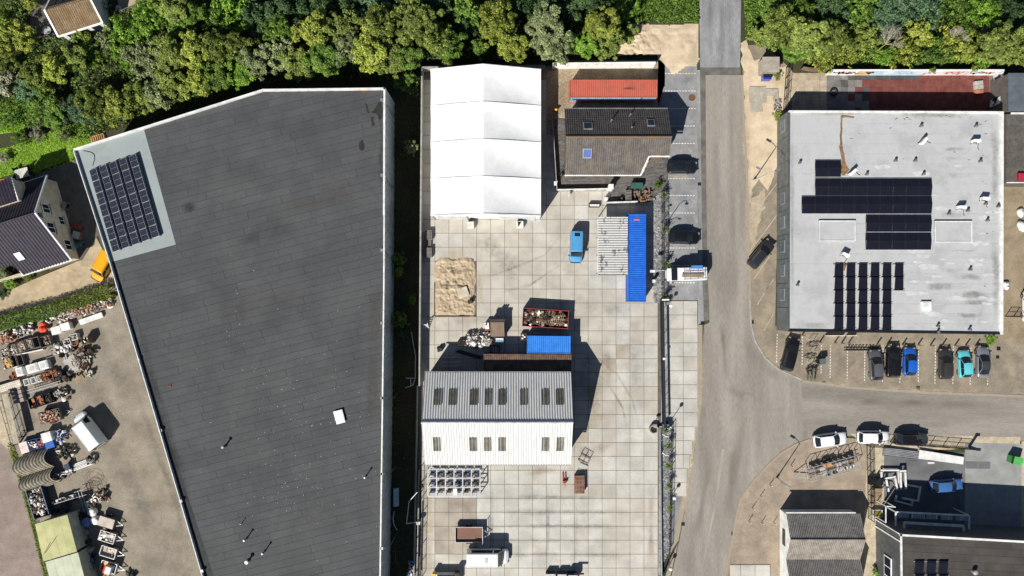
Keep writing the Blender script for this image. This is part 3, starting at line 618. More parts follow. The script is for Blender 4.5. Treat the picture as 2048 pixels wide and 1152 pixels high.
# solar array on the warehouse
A0, A1, A2 = TP(0,1,690,198,ZR+.1), TP(0,1,1065,65,ZR+.1), TP(0,1,872,828,ZR+.1)
e1 = (A1-A0); e2 = (A2-A0); ar = thing('solar_array', 'blue-black solar array of five rows on the warehouse corner, pale frames', 'solar panels', (A0.x, A0.y, ZR+.03))
rzA = math.atan2(-e2.x, e2.y)+math.pi
pl = e2.length/7; pme = pv_mesh(1.12, pl-.05, (5, 4), True, cell=m_pv_b); cw = e1.length/4.95
u1 = e1.normalized(); u2 = e2.normalized()
for c in range(5):
    for r in range(7):
        q = u1*(c*cw+.55)+u2*((r+.5)*pl)
        obj('solar_panel', pme, ar, (q.x, q.y, .30), (0, R(-13), math.atan2(u2.y, u2.x)+math.pi/2))
    q = u1*(c*cw+1.14)+u2*(3.5*pl); mb = MB(); mb.box((q.x, q.y, .23), (.04, 7*pl, .40), rz=math.atan2(u2.y, u2.x)+math.pi/2, ry=R(20))
    mb.build('wind_deflector', mat('blue_grey_sheet', (.055,.075,.12), rough=.4, metal=.3), ar)
    mb = MB()
    for r in range(8):
        s = u1*(c*cw+.02)+u2*(r*pl); t = s+u1*1.12; mb.bar((s.x,s.y,.1), (t.x,t.y,.36), .05, .04)
    mb.build('support_rail', m_pvf, ar)

# ------------------------------------------------------------------ grey hall on the east side
HG = 4.2; ZG = 4.0
gpx = [(1578,221),(1577,663),(2006,669),(2007,223)]
gp = [P(x, y, HG) for x, y in gpx]; g2 = [(p.x, p.y) for p in gp]
gh = thing('grey_hall', 'square flat-roofed hall with pale grey roof, dark cladding and black solar panels', 'building', (gp[0].x, gp[0].y, 0))
for i in range(4):
    a, b = Vector(g2[i]), Vector(g2[(i+1) % 4]); MB().add([(a.x,a.y,-.02),(b.x,b.y,-.02),(b.x,b.y,HG-.02),(a.x,a.y,HG-.02)], [(0,1,2,3)]).build('wall', m_hclad, gh, world=True)
a, b = Vector(g2[0]), Vector(g2[1])     # west facade: panels and windows
n = 9
for k in range(n):
    q0 = a.lerp(b, (k+.04)/n); q1 = a.lerp(b, (k+.96)/n)
    MB().box(((q0.x+q1.x)/2-.03, (q0.y+q1.y)/2, 2.05), (.06, abs(q1.y-q0.y), 3.9)).build('facade_panel', m_hclad, gh, world=True)
for k in (0, 3, 4, 5, 6, 7):
    q0 = a.lerp(b, (k+.25)/n); q1 = a.lerp(b, (k+.75)/n); c = (q0+q1)/2
    w_ = MB().box((c.x-.08, c.y, 2.3), (.10, abs(q1.y-q0.y), 1.5)).build('window', mat('window_frame_grey', (.22,.24,.25), rough=.5), gh, world=True)
    o = MB().box((0,0,0), (.03, abs(q1.y-q0.y)-.25, 1.25)).build('pane', mat('reflecting_glass', (.10,.115,.15), rough=.1), w_); o.location = (c.x-.14-gp[0].x, c.y-gp[0].y, 2.3)
MB().poly([(p[0], p[1], ZG) for p in g2]).build('roof', m_hall, gh, world=True)
for i, (wd_, m_) in enumerate([(.12, m_hclad), (.22, m_dark), (.42, m_trim), (.24, m_trim)]):  # south strip in dark metal: parapet shade put into its colour
    a, b = Vector(g2[i]), Vector(g2[(i+1) % 4]); d = (b-a).normalized(); nrm = Vector((-d.y, d.x))
    MB().prism([(p.x, p.y) for p in (a, b, b+nrm*wd_, a+nrm*wd_)], ZG-.05, HG+.02*i).build('roof_edge', m_, gh, world=True)
# membrane strips: seams as thin lapped strips
for k in range(1, 22):
    y = 228+k*20; q0 = P(1700 if k % 3 else 1584, y, ZG); q1 = P(2002, y, ZG)
    MB().box(((q0.x+q1.x)/2, q0.y, ZG+.004), (q1.x-q0.x, .10, .006)).build('membrane_lap', mat('membrane_lap_grey', (.35,.36,.365), (.43,.44,.445), scale=1.5, rough=.8, fine=.15), gh, world=True)
m_pud = mat('puddle_residue', (.47,.48,.485), (.5,.51,.515), rough=.8); pud = []
for k in range(60):
    x, y = random.uniform(1750,1990), random.uniform(330,655)
    if 1600 < x < 1868 and 350 < y < 500: continue
    if x < 1815 and y > 500: continue
    s = random.uniform(3, 11); pud.append([(x-s*2,y-s*.3),(x,y-s*.55),(x+s*2,y-s*.2),(x+s*1.5,y+s*.4),(x-s*1.3,y+s*.5)])
film('water_residue', pud, ZG+.010, m_pud, gh)
film('rust_streak', [[T(4,0,312,885),T(4,0,325,885),T(4,0,322,1150),T(4,0,305,1150)], [T(4,0,320,885),T(4,0,415,890),T(4,0,410,905),T(4,0,320,905)], [T(4,1,300,0),T(4,1,325,0),T(4,1,345,130),T(4,1,378,190),T(4,1,345,235),T(4,1,318,235),T(4,1,318,120)], [T(4,1,300,900),T(4,1,360,905),T(4,1,345,965),T(4,1,330,960)]], ZG+.014, mat('rust_leaf_dirt', (.16,.085,.035), (.26,.17,.09), scale=3, rough=1, fine=.35), gh)
pud = []
for k in range(70):
    x, y = random.choice([(random.uniform(1790,1960), random.uniform(224,240)), (random.uniform(1960,2000), random.uniform(230,660)), (random.uniform(1600,2000), random.uniform(232,420))])
    s = random.uniform(.6, 2.4); pud.append([(x-s*1.5,y),(x,y-s*.5),(x+s*1.5,y),(x,y+s*.5)])
film('dirt_spots', pud, ZG+.018, mat('grey_dirt', (.14,.135,.12), rough=1), gh)
for x0, y0, x1, y1, nm in [(1637.5,441,1711,482,'west'),(1869,442,1944,484.5,'east')]:
    q0, q1 = P(x0, y0, ZG+.25), P(x1, y1, ZG+.25); c = (q0+q1)/2
    bx = MB().box((c.x, c.y, ZG+.12), (q1.x-q0.x, q0.y-q1.y, .24)).build('raised_rooflight', m_hall, gh, world=True)
    mb = MB(); w2, h2 = (q1.x-q0.x)/2, (q0.y-q1.y)/2
    for s in (-1, 1): mb.box((0, s*(h2-.05), 0), (2*w2, .1, .08)); mb.box((s*(w2-.05), 0, 0), (.1, 2*h2-.2, .08))
    o = mb.build('rim', mat('pale_rim', (.6,.61,.61), rough=.7), bx); o.location = (c.x-gp[0].x, c.y-gp[0].y, ZG+.26)
p = P(1852,613,ZG+.2); hh = MB().box((p.x,p.y,ZG+.15), (1.35,1.35,.3)).build('roof_hatch', m_trim, gh, world=True)
o = MB().box((0,0,0), (1.0,1.0,.05)).build('pane', mat('milky_dome', (.55,.62,.62), rough=.15), hh); o.location = (p.x-gp[0].x, p.y-gp[0].y, ZG+.32)
vents = [T(4,0,925,955),T(4,0,1345,955),T(4,1,728,108),T(4,1,878,108),T(4,1,1378,112),T(4,1,508,212),T(4,1,942,212),T(4,1,1515,458),T(4,1,1282,492),T(4,1,1136,515),T(4,1,1432,565),T(4,1,1300,942),T(4,2,1053,300),T(4,2,1053,345),T(4,2,1297,325),T(3,1,1530,125),T(3,1,1513,1060),T(4,1,1418,440)]
for x, y in vents:
    p = P(x-1, y+4, ZG); mb = MB(); mb.lathe([(.16,0),(.12,.1),(.12,.42),(.19,.44),(.19,.52),(.08,.58)], (p.x,p.y,ZG), 10); mb.build('vent_cowl', mat('grey_plastic', (.12,.12,.125)), gh, world=True)
for x, y, rz in [(1845,283,-50),(1950,283,0),(1704,345,-42),(1921,415,0),(1968,398,5),(1689,510,25)]:
    p = P(x, y, ZG+.4); root = thing('air_conditioner', 'PENDING', 'air conditioner', (p.x, p.y, ZG+.02), R(-rz) if rz < 0 else R(-rz))
    mb = MB(); mb.box((0,0,.55), (.95,.38,.75)); mb.build('casing', m_white_m, root)
    mb = MB(); mb.lathe([(.28,0),(.28,.02)], (0,0,0), 14); o = mb.build('fan_grille', m_dark, root); o.location = (-.15,-.2,.55); o.rotation_euler = (R(90),0,0)
    for s in (-1, 1): MB().box((s*.38,0,.09), (.06,.55,.16)).build('foot', m_black, root)
    MB().path([(.5,0,.3),(.62,-.2,.1),(.6,-.8,.04),(.75,-1.1,.04)], .03).build('hose', m_black, root)
    root['label'] = {1845:'white air-conditioner turned askew below the top edge of the grey roof', 1950:'white air-conditioner near the north-east corner of the grey roof', 1704:'white air-conditioner turned askew beside the brown leaf dirt and smallest panel block', 1921:'white air-conditioner left of its twin, right of the black panels', 1968:'white air-conditioner rightmost on the grey roof, by the east edge', 1689:'white air-conditioner above the upright rows of black panels'}[x]; root['group'] = 'air conditioners on the grey roof'
f_hlite = film_mat('hall_residue_pale', (.52,.53,.535)); f_hgrey = film_mat('hall_residue_grey', (.27,.27,.265)); rg = random.Random(8); kk_ = 0
for y in (300,318,336,352,430,458,500,515,540,556,573,590,606,630,645):
    for _ in range(2):
        x = rg.uniform(1830,1930) if y < 500 else rg.uniform(1825,1940); kk_ += 1
        if y < 500: x = max(x, 1880)
        track('water_ring', [(x,y+rg.uniform(-2,2)),(x+25,y+rg.uniform(-3,3)),(x+rg.uniform(45,60),y+rg.uniform(-2,2))], rg.uniform(.5,1.6), f_hlite if rg.random() < .7 else f_hgrey, ZG+.011+.0002*kk_, rg.uniform(.5,.9), gh, ZG)
for pts, w, am in [([(1800,228),(1860,229),(1930,231)],1.2,.9),([(1985,240),(1990,300),(1988,420)],1.5,.5),([(1990,470),(1993,560),(1990,650)],1.8,.6),([(1600,228),(1700,227),(1790,230)],.8,.6),([(1584,240),(1584,420),(1584,640)],.8,.5),([(1600,650),(1640,652),(1660,650)],1.5,.4)]:
    kk_ += 1; track('roof_dirt', pts, w, f_hgrey, ZG+.011+.0002*kk_, am, gh, ZG)
# black solar rows: tent-like pairs
pvm = pv_mesh(1.75, 1.17, (1, 1), False, frame=mat('black_frame', (.018,.018,.022), rough=.4), name='solar_panel')
def pv_row(x0, y0, x1, y1, n, label):
    q0, q1 = P(x0, y0, ZG+.2), P(x1, y1, ZG+.2); c = (q0+q1)/2; W = q1.x-q0.x; D = q0.y-q1.y; dx = W/n
    root = thing('solar_row', label, 'solar panels', (c.x, c.y, ZG+.02), 0, 'tent-shaped solar rows on the grey hall')
    for i in range(n):
        for s in (-1, 1):
            obj('solar_panel', pvm, root, (-W/2+dx*(i+.5), s*D/4, .16), (R(-8*s), 0, 0), (dx/1.75*.985, D/2/1.17*.99, 1))
    for s in (-1, 1): MB().box((0, s*(D/2+.03), .06), (W, .05, .06)).build('ground_rail', m_galv, root)
    for s in (-1, 1):
        mb = MB(); mb.add([(s*(W/2+.02),-D/2,.05),(s*(W/2+.02),0,.24),(s*(W/2+.02),D/2,.05)], [(0,1,2)]); mb.build('end_plate', m_dark, root)
pv_row(*T(4,1,118,115), *T(4,1,315,243), 2, 'smallest black solar row, two panels wide, beside the brown leaf dirt')
pv_row(*T(4,1,118,255), *T(4,1,1013,388), 9, 'black solar row nine panels wide, second from the top of the grey roof')
pv_row(*T(4,1,15,392), *T(4,1,1013,525), 10, 'longest black solar row, ten panels wide, on the grey roof')
pv_row(*T(4,1,508,535), *T(4,1,1010,665), 5, 'upper of the two five-panel black solar rows between the raised rooflights')
pv_row(*T(4,1,506,672), *T(4,1,1008,803), 5, 'lower of the two five-panel black solar rows, under its twin')
words = ['first', 'second', 'third', 'fourth', 'fifth']
for k, x in enumerate((265, 357, 450, 542, 634, 727)):
    n = 5 if k < 5 else 2
    q0, q1 = TP(4,1,x,915,ZG+.2), P(TX[4]+(x+63)/3.84, 528+26.3*n, ZG+.2); c = (q0+q1)/2; W = q1.x-q0.x; D = q0.y-q1.y
    root = thing('solar_row', 'upright black solar row, %s from the left, by the south roof edge' % words[k] if k < 5 else 'shortest upright black solar row, two panels, rightmost of the upright ones', 'solar panels', (c.x, c.y, ZG+.02), 0, 'upright solar rows on the grey hall')
    for i in range(n): obj('solar_panel', pvm, root, (0, D/2-D/n*(i+.5), .18), (0, R(-7), R(90)), (D/n/1.75*.985, W/1.17, 1))
    for i in range(n+1): MB().bar((-W/2-.18, D/2-D/n*i, .1), (W/2+.18, D/2-D/n*i, .26), .05).build('support_rail', m_dark, root)
    MB().box((W/2+.03, 0, .12), (.02, D, .2)).build('wind_deflector', m_dark, root)

# ------------------------------------------------------------------ metal shed in the slab yard
HE, HR = 4.2, 7.5
sN = (P(849.5,745,HE), P(1141.5,747,HE)); sR = (P(841,845,HR), P(1144.5,845,HR)); sS = (P(849.5,929,HE), P(1142,930,HE))
x0, x1 = (sN[0].x+sS[0].x)/2, (sN[1].x+sS[1].x)/2; yN, yS, yR = sN[0].y, sS[0].y, sR[0].y
sh = thing('metal_shed', 'large shed with white corrugated gable roof and dark rooflight strips in the slab yard', 'shed', (x0, yS, 0))
MB().prism([(x0+.25,yS+.3),(x1-.25,yS+.3),(x1-.25,yN-.3),(x0+.25,yN-.3)], -.02, HE-.12).build('wall', mat('shed_wall', (.30,.30,.29), rough=.7, fine=.2), sh, world=True)
for xx in (x0+.22, x1-.22):
    mb = MB(); mb.add([(xx,yS+.3,HE-.15),(xx,yN-.3,HE-.15),(xx,yR,HR-.12)], [(0,1,2)]); mb.build('gable', mat('shed_wall', (.3,.3,.29)), sh, world=True)
for nm, ya in (('north', yN), ('south', yS)):
    mb = MB(); mb.corr((x0,ya,HE), (x1-x0,0,0), (0,yR-ya,HR-HE), .34, .038, seg=4, rows=6); mb.build('roof_slope', m_corr, sh, world=True)
    for k in range(0, 6):
        pass
mb = MB(); mb.tube((x0-.03,yR,HR+.02), (x1+.03,yR,HR+.02), .16, n=8); mb.build('ridge_cap', mat('ridge_grey', (.45,.46,.45), rough=.6), sh, world=True)
def slope_patch(xa, xb, ya, yb, north, r=3):
    q = []
    ye = yN if north else yS
    def pt(x, y):
        # survey point on the slope plane: solve the height
        h = HE
        for _ in range(12):
            p = P(x, y, h); t = (p.y-ye)/(yR-ye); h = HE+(HR-HE)*max(0, min(1, t))
        p = P(x, y, h); return Vector((p.x, p.y, h+.06))
    a, b, d = pt(xa, yb), pt(xb, yb), pt(xa, ya)
    MB().corr(a, Vector((b.x-a.x,0,0)), Vector((0,d.y-a.y,d.z-a.z)), .34, .03, seg=4).build('rooflight', m_corr_l, sh, world=True)
for xa, xb in ((258,322),(370,432),(537,597),(648,705),(757,815),(922,980),(1088,1145),(1198,1258)): slope_patch(800+xa/3.84, 800+xb/3.84, 570+798/3.84, 570+920/3.84, True)
for xa, xb in ((258,315),(535,592),(646,702),(757,812),(1088,1143),(1199,1255)): slope_patch(800+xa/3.84, 800+xb/3.84, 852+88/3.84, 852+192/3.84, False)
MB().box(((x0+x1)/2, yS-.06, HE-.10), (x1-x0, .14, .12)).build('gutter', m_grey_m, sh, world=True)
MB().box(((x0+x1)/2, yN+.06, HE-.10), (x1-x0, .14, .12)).build('gutter', m_grey_m, sh, world=True)
for k in (.1, .38, .62, .85):
    MB().box((x0+(x1-x0)*k, yS+.27, 1.7), (3.2, .08, 3.3)).build('door', mat('shed_door', (.2,.21,.22), rough=.6), sh, world=True)

# ------------------------------------------------------------------ white marquee
TE, TR = 4.3, 6.4
tl, tr_, bl, br_ = P(859.5,139,TE), P(1081,138,TE), P(863,431,TE), P(1083,430,TE)
tw0, tw1 = (tl.x+bl.x)/2, (tr_.x+br_.x)/2; ty0, ty1 = bl.y, tl.y; txm = (P(966,170,TR).x+P(967,400,TR).x)/2
tent = thing('marquee', 'big white fabric marquee of four peaked bays', 'marquee', (tw0, ty0, 0))
for b in range(4):
    ya = ty1+(ty0-ty1)*b/4; yb = ty1+(ty0-ty1)*(b+1)/4
    for s in (0, 1):
        mb = MB(); nu, nv = 14, 12; xa, xb = (tw0, txm) if s == 0 else (txm, tw1)
        for j in range(nv+1):
            for i in range(nu+1):
                u, v = i/nu, j/nv; x = xa+(xb-xa)*u; zt = TE+(TR-TE)*(u if s == 0 else 1-u)
                sag = .42*math.sin(math.pi*v)**.8*(.25+.75*math.sin(math.pi*u))
                mb.v.append((x, ya+(yb-ya)*v, zt-sag))
        mb.f = [[j*(nu+1)+i, (j+1)*(nu+1)+i, (j+1)*(nu+1)+i+1, j*(nu+1)+i+1] for j in range(nv) for i in range(nu)]; mb.m = [0]*len(mb.f)
        mb.build('roof_panel', m_fabric, tent, world=True, smooth=True, fix=False)
for b in range(5):
    y = ty1+(ty0-ty1)*b/4; mb = MB(); mb.bar((tw0,y,TE+.03), (txm,y,TR+.03), .10, .07); mb.bar((txm,y,TR+.03), (tw1,y,TE+.03), .10, .07); mb.build('roof_beam', mat('tent_beam', (.62,.63,.63), rough=.5), tent, world=True)
    for x in (tw0+.06, tw1-.06): MB().box((x,y,TE/2), (.14,.14,TE)).build('post', m_galv, tent, world=True)
for x in (tw0+.03, tw1-.03): MB().box((x,(ty0+ty1)/2,TE/2), (.03,ty1-ty0,TE-.05)).build('side_wall', m_fabric, tent, world=True)
for y in (ty0+.12, ty1-.1):
    mb = MB(); mb.add([(tw0,y,0),(tw1,y,0),(tw1,y,TE-.08),(txm,y,TR-.08),(tw0,y,TE-.08)], [(0,1,2,3,4)]); mb.build('gable_wall', m_fabric, tent, world=True)
for xa, xb in ((.05,.32),(.62,.95)):
    MB().box((tw0+(tw1-tw0)*(xa+xb)/2, ty0-.02, 1.9), ((tw1-tw0)*(xb-xa), .06, 3.7)).build('curtain', mat('tent_curtain', (.5,.51,.51), rough=.6), tent, world=True)
MB().box(((tw0+tw1)/2, ty0-.05, TE-.02), (tw1-tw0, .12, .14)).build('eave_beam', mat('tent_beam', (.62,.63,.63)), tent, world=True)

# ------------------------------------------------------------------ brown-tiled house by the deck
E2, R2 = 3.5, 6.0
hxa, hxb = P(1129,345,E2).x, P(1335,345,E2).x; hyn, hyr, hys = P(1230,218,E2).y, P(1230,274,R2).y, P(1230,350,E2).y
ho = thing('tiled_house', 'single-storey house with brown pantile gable roof and cut-away terrace corner', 'house', (hxa, hys, 0))
cutx0, cutx1, cuty = P(1281,348,E2).x, P(1298,313,E2+1.2).x, P(1298,313,E2+1.0).y
def keepS(c):
    if c.y > cuty: return True
    t = (c.y-hys)/(cuty-hys); return c.x < cutx0+(cutx1-cutx0)*t
mb = MB(); tiled(mb, (hxa,hys,E2), (hxb-hxa,0,0), (0,hyr-hys,R2-E2), keepS); mb.build('roof_slope', m_tile_b, ho, world=True, fix=False)
mb = MB(); tiled(mb, (hxb,hyn,E2), (hxa-hxb,0,0), (0,hyr-hyn,R2-E2)); mb.build('roof_slope', mat('roof_tile_shaded', (.055,.05,.05), (.075,.068,.066), rough=.8, fine=.25, fscale=5), ho, world=True, fix=False)  # north slope tiles darker: shade put into the colour
mb = MB(); nrt = 44
for k in range(nrt): a = hxa+(hxb-hxa)*k/nrt; b = hxa+(hxb-hxa)*(k+1.06)/nrt; mb.tube((a,hyr,R2+.06), (b,hyr,R2+.075), .13, .15, n=8)
mb.build('ridge_tiles', mat('ridge_orange', (.22,.125,.05), (.12,.1,.085), scale=.8, rough=.9, fine=.3), ho, world=True)
wl = [(hxa+.3,hys+.4),(cutx0-.3,hys+.4),(cutx1-.3,cuty+.3),(hxb-.3,cuty+.3),(hxb-.3,hyn-.4),(hxa+.3,hyn-.4)]
walls('wall', wl, -.02, E2-.05, m_brickw, ho)
mb = MB(); mb.poly([(x, y, E2-.05) for x, y in wl]); mb.build('ceiling', m_brickw, ho, world=True)
for xx in (hxa+.31, hxb-.31):
    mb = MB(); yb_ = hys+.4 if xx < 10 else cuty+.3
    mb.add([(xx,yb_,E2-.06),(xx,hyn-.4,E2-.06),(xx,hyr,R2-.1)], [(0,1,2)]); mb.build('gable', m_brickw, ho, world=True)
for pts in ([(hxa,hys-.05),(cutx0,hys-.05),(cutx1,cuty-.05),(hxb,cuty-.05)],):
    for k, (a, b) in enumerate(zip(pts, pts[1:])):
        za = E2-.02 if a[1] < cuty-.2 else E2+(R2-E2)*(cuty-hys)/(hyr-hys); zb = E2-.02 if b[1] < cuty-.2 else E2+(R2-E2)*(cuty-hys)/(hyr-hys)
        MB().bar((a[0],a[1],za), (b[0],b[1],zb), .16, .14).build('gutter', m_pvc, ho, world=True)
MB().box(((hxa+hxb)/2, hyn+.06, E2-.02), (hxb-hxa, .16, .14)).build('gutter', m_grey_m, ho, world=True)
def skylight(px, py, w, l, north, gm):
    ye = hyn if north else hys; h = E2
    for _ in range(12):
        p = P(px, py, h); t = (p.y-ye)/(hyr-ye); h = E2+(R2-E2)*t
    sl_ = math.atan2(R2-E2, abs(hyr-ye)); rx = -sl_ if north else sl_
    o = MB().box((0,0,0), (w, l, .16)).build('roof_window', mat('grey_flashing', (.25,.26,.27), rough=.5, metal=.3), ho); o.location = (p.x-hxa, p.y-hys, h+.09); o.rotation_euler = (rx,0,0)
    q = MB().box((0,0,.085), (w-.22, l-.26, .02)).build('pane', gm, o)
skylight(*T(2,0,1442,968), 1.25, 1.25, True, m_glass); skylight(*T(3,0,390,945), 1.05, 1.2, True, m_glass)
skylight(*T(2,1,1437,65), 1.2, 1.35, False, glassy('blue_pane_glass', (.09,.13,.34), rough=.1))  # this pane has a blue base colour
for x, y in (T(3,0,240,985), T(3,0,85,930), T(3,0,230,885)):
    h = 5.0; p = P(x, y, h); MB().tube((p.x,p.y,h-.6), (p.x,p.y,h+.5), .07).lathe([(.13,0),(.13,.08)], (p.x,p.y,h+.5), 8).build('flue_pipe', m_grey_m, ho, world=True)

# ------------------------------------------------------------------ slate-dark gabled house on the west side
E3, R3 = 2.4, 7.0
ap, apf = P(70,425.5,R3), P(-100,479,R3); nE, nEf = P(94,351,E3), P(-76,404.5,E3); sE = P(143,520,E3)
dh = thing('dark_tiled_house', 'beige rendered house with dark slate-coloured tile roof beside the driveway', 'house', (ap.x, ap.y, 0))
rd = (apf-ap).normalized()
sEf = sE+rd*(apf-ap).length
k0 = P(47,551,E3); k1 = P(22,522,E3+1.2); k2 = P(-20,536,E3+1.2)
def keepD(c):
    d = (c-sE).dot(rd); lo = (k0-sE).dot(rd); t = (c.z-E3)
    return d < lo or t > 1.15 or d < lo+.25*t
mb = MB(); tiled(mb, (sEf.x,sEf.y,E3), sE-sEf, ap-sE, keepD, tw=.42, th=.38, amp=.04); mb.build('roof_slope', m_tile_p, dh, world=True, fix=False)
mb = MB(); tiled(mb, (nE.x,nE.y,E3), nEf-nE, ap-nE, None, tw=.42, th=.38, amp=.04); mb.build('roof_slope', m_tile_p, dh, world=True, fix=False)
mb = MB(); mb.tube(ap+Vector((0,0,.05)), apf+Vector((0,0,.05)), .13); mb.build('ridge_tiles', m_tile_p, dh, world=True)
for a, b in ((ap, nE), (ap, sE)): MB().bar(a+Vector((0,0,.04))-rd*.05, b+Vector((0,0,.04))-rd*.05, .16, .22).build('verge_board', m_pvc, dh, world=True)
MB().bar(sE, k0, .15, .14).build('gutter', m_pvc, dh, world=True); MB().bar(nE, nEf, .15, .14).build('gutter', m_pvc, dh, world=True)
MB().bar(k0, k1, .15, .14).build('gutter', m_pvc, dh, world=True); MB().bar(k1, k2, .15, .14).build('gutter', m_pvc, dh, world=True)
ins = rd*.35; gN = nE+ins+(ap-nE)*.06; gS = sE+ins+(ap-sE)*.06; gA = ap+ins
base = lambda p: Vector((p.x, p.y, -.02))
mb = MB(); mb.add([base(gN), base(gS), (gS.x,gS.y,gS.z-.15), (gA.x,gA.y,R3-.15), (gN.x,gN.y,gN.z-.15)], [(0,1,2,3,4)]); mb.build('gable_wall', m_render, dh, world=True)
for g in (gN, gS):
    g2_ = g+rd*11; MB().add([base(g), base(g2_), (g2_.x,g2_.y,g.z-.1), (g.x,g.y,g.z-.1)], [(0,1,2,3)]).build('wall', m_render, dh, world=True)
gd = Vector((gS.x-gN.x, gS.y-gN.y, 0)); gl = gd.length; gd /= gl; go = -rd; rzg = math.atan2(gd.y, gd.x)
for s, z, w, h in ((.40,4.2,1.3,1.5),(.635,4.3,1.5,1.5),(.83,1.7,1.5,1.4),(.52,1.6,1.2,1.1),(.5,6.0,.6,.7)):
    c = Vector((gN.x, gN.y, z))+gd*(s*gl)+go*.04
    o = MB().box((0,0,0), (w,.10,h)).build('window', m_pvc, dh); o.location = c-Vector((ap.x, ap.y, 0)); o.rotation_euler = (0,0,rzg)
    sgn = 1 if Vector((-math.sin(rzg), math.cos(rzg), 0)).dot(go) > 0 else -1
    for k in (-1, 1): MB().box((k*w*.235, sgn*.055, 0), (w*.4,.02,h*.82)).build('pane', m_glass, o)
    MB().box((0, sgn*.12, -h/2-.04), (w+.2,.22,.06)).build('sill', m_conc, o)
c = sE+(ap-sE)*.36+rd*5.6; nn = (sEf-sE).cross(ap-sE).normalized(); nn = nn if nn.z > 0 else -nn
o = MB().box((0,0,0), (.9,1.2,.14)).build('roof_window', m_trim, dh); o.location = c+nn*.12-Vector((ap.x,ap.y,0)); o.rotation_euler = Vector((nn.x,nn.y,nn.z)).to_track_quat('Z','Y').to_euler()
# dormer on the north slope
dc = P(8,388,5.2); dz = math.atan2(-rd.y, -rd.x)
mb = MB(); mb.box((0,0,0), (3.6,3.0,2.4)); o = mb.build('dormer', m_render, dh); o.location = (dc.x-ap.x, dc.y-ap.y, 4.4); o.rotation_euler = (0,0,dz)
mb = MB(); tiled(mb, (-1.9,-1.6,1.25), (3.8,0,0), (0,3.2,.12), None, tw=.42, th=.38, amp=.04); mb.build('dormer_roof', m_tile_p, o, fix=False)
MB().box((1.92,0,1.25), (.12,3.3,.2)).build('dormer_verge', m_pvc, o)

# ------------------------------------------------------------------ mossy-tiled cottage in the gardens (north-west)
E4, R4 = 2.6, 4.7
c0, c1, c2, c3 = P(118,74,E4), P(206,46,E4), P(181,-3,R4), P(90,21,R4)
ct = thing('garden_cottage', 'cottage with mossy orange-brown tile roof and white verge boards among the gardens', 'house', (c0.x, c0.y, 0))
mb = MB(); tiled(mb, c0, c1-c0, c3-c0, None, tw=.28, th=.3); mb.build('roof_slope', m_tile_o, ct, world=True, fix=False)
bk = Vector((c3.x-c0.x, c3.y-c0.y, 0)); n0, n1 = c3+bk-Vector((0,0,R4-E4)), c2+bk-Vector((0,0,R4-E4))
mb = MB(); tiled(mb, n1, n0-n1, c2-n1, None, tw=.28, th=.3); mb.build('roof_slope', m_tile_o, ct, world=True, fix=False)
for a, b in ((c3,c0),(c2,c1),(c3,n0),(c2,n1),(c0,c1)): MB().bar(a+Vector((0,0,.06)), b+Vector((0,0,.06)), .22, .16).build('verge_board', m_pvc, ct, world=True)
ctr = (c0+c1+n0+n1)/4; wl = [c+(Vector((ctr.x,ctr.y,c.z))-c)*.07 for c in (c0, c1, n1, n0)]
MB().prism([(p.x,p.y) for p in wl], -.02, E4-.05).build('wall', m_pvc, ct, world=True)
for a, b, t in ((wl[0], wl[3], c3), (wl[1], wl[2], c2)):
    q = (a+b)/2; MB().add([(a.x,a.y,E4-.06),(b.x,b.y,E4-.06),(q.x,q.y,R4-.12)], [(0,1,2)]).build('gable', m_pvc, ct, world=True)
for k in (.2, .5, .8):
    q = wl[0].lerp(wl[1], k); MB().box((q.x,q.y-.03,1.4), (1.1,.1,1.3), rz=math.atan2(c1.y-c0.y,c1.x-c0.x)).build('window', m_glass, ct, world=True)
sp = thing('solar_array', 'dark solar panels on the cottage roof at the top-left edge', 'solar panels', ((c3+bk*.2).x, (c3+bk*.2).y, R4-.25))
pvc_ = pv_mesh(1.0, 1.65, (3, 4), False, name='solar_panel', frame=mat('black_frame', (.018,.018,.022)))
for k in range(4): 
    q = c3+(c2-c3)*(.12+k*.17)+bk*.42-Vector((0,0,.42*(R4-E4)))
    obj('solar_panel', pvc_, sp, q-sp.location+Vector((0,0,.12)), (-math.atan2(R4-E4, bk.length), 0, math.atan2((c2-c3).y, (c2-c3).x)))

# ------------------------------------------------------------------ corrugated workshops, south-east
E5, R5 = 2.6, 4.1
wx0, wx1 = P(1572,1060,E5).x, P(1720,1060,E5).x; y0, yr, yv = P(1640,1027,E5).y, P(1650,1079,R5).y, P(1650,1119,E5).y
yr2 = yv-(y0-yr); ye2 = yr2-(yr-yv)
ws = thing('corrugated_workshop', 'twin-gabled workshop with grey fibre-cement corrugated roof and white end wall', 'workshop', (wx0, yv, 0))
m_fibre_sunlit = mat('fibre_cement_sunlit', (.185,.165,.145), (.225,.2,.175), scale=.7, rough=.95, fine=.2, fscale=5, stain=(.36,.34,.3), stain_amt=.3, stain_scale=1.6, stain_w=.12)  # south slopes: paler copy of the fibre cement, sunlight put into the colour
for ya, za, yb, zb in ((y0,E5,yr,R5),(yv,E5,yr,R5),(yv,E5,yr2,R5),(ye2,E5,yr2,R5)):
    n = 2
    for k in range(n):
        a = Vector((0,ya,za)).lerp(Vector((0,yb,zb)), k/n); b = Vector((0,ya,za)).lerp(Vector((0,yb,zb)), (k+1.03)/n)
        MB().corr((wx0,a.y,a.z+.01*k), (wx1-wx0,0,0), (0,b.y-a.y,b.z-a.z), .24, .035, rows=1).build('roof_sheet', m_fibre_sunlit if ya == yv and yb == yr or ya == ye2 else m_fibre, ws, world=True)
for yy in (yr, yr2): MB().tube((wx0,yy,R5+.02), (wx1,yy,R5+.02), .1).build('ridge_cap', m_fibre, ws, world=True)
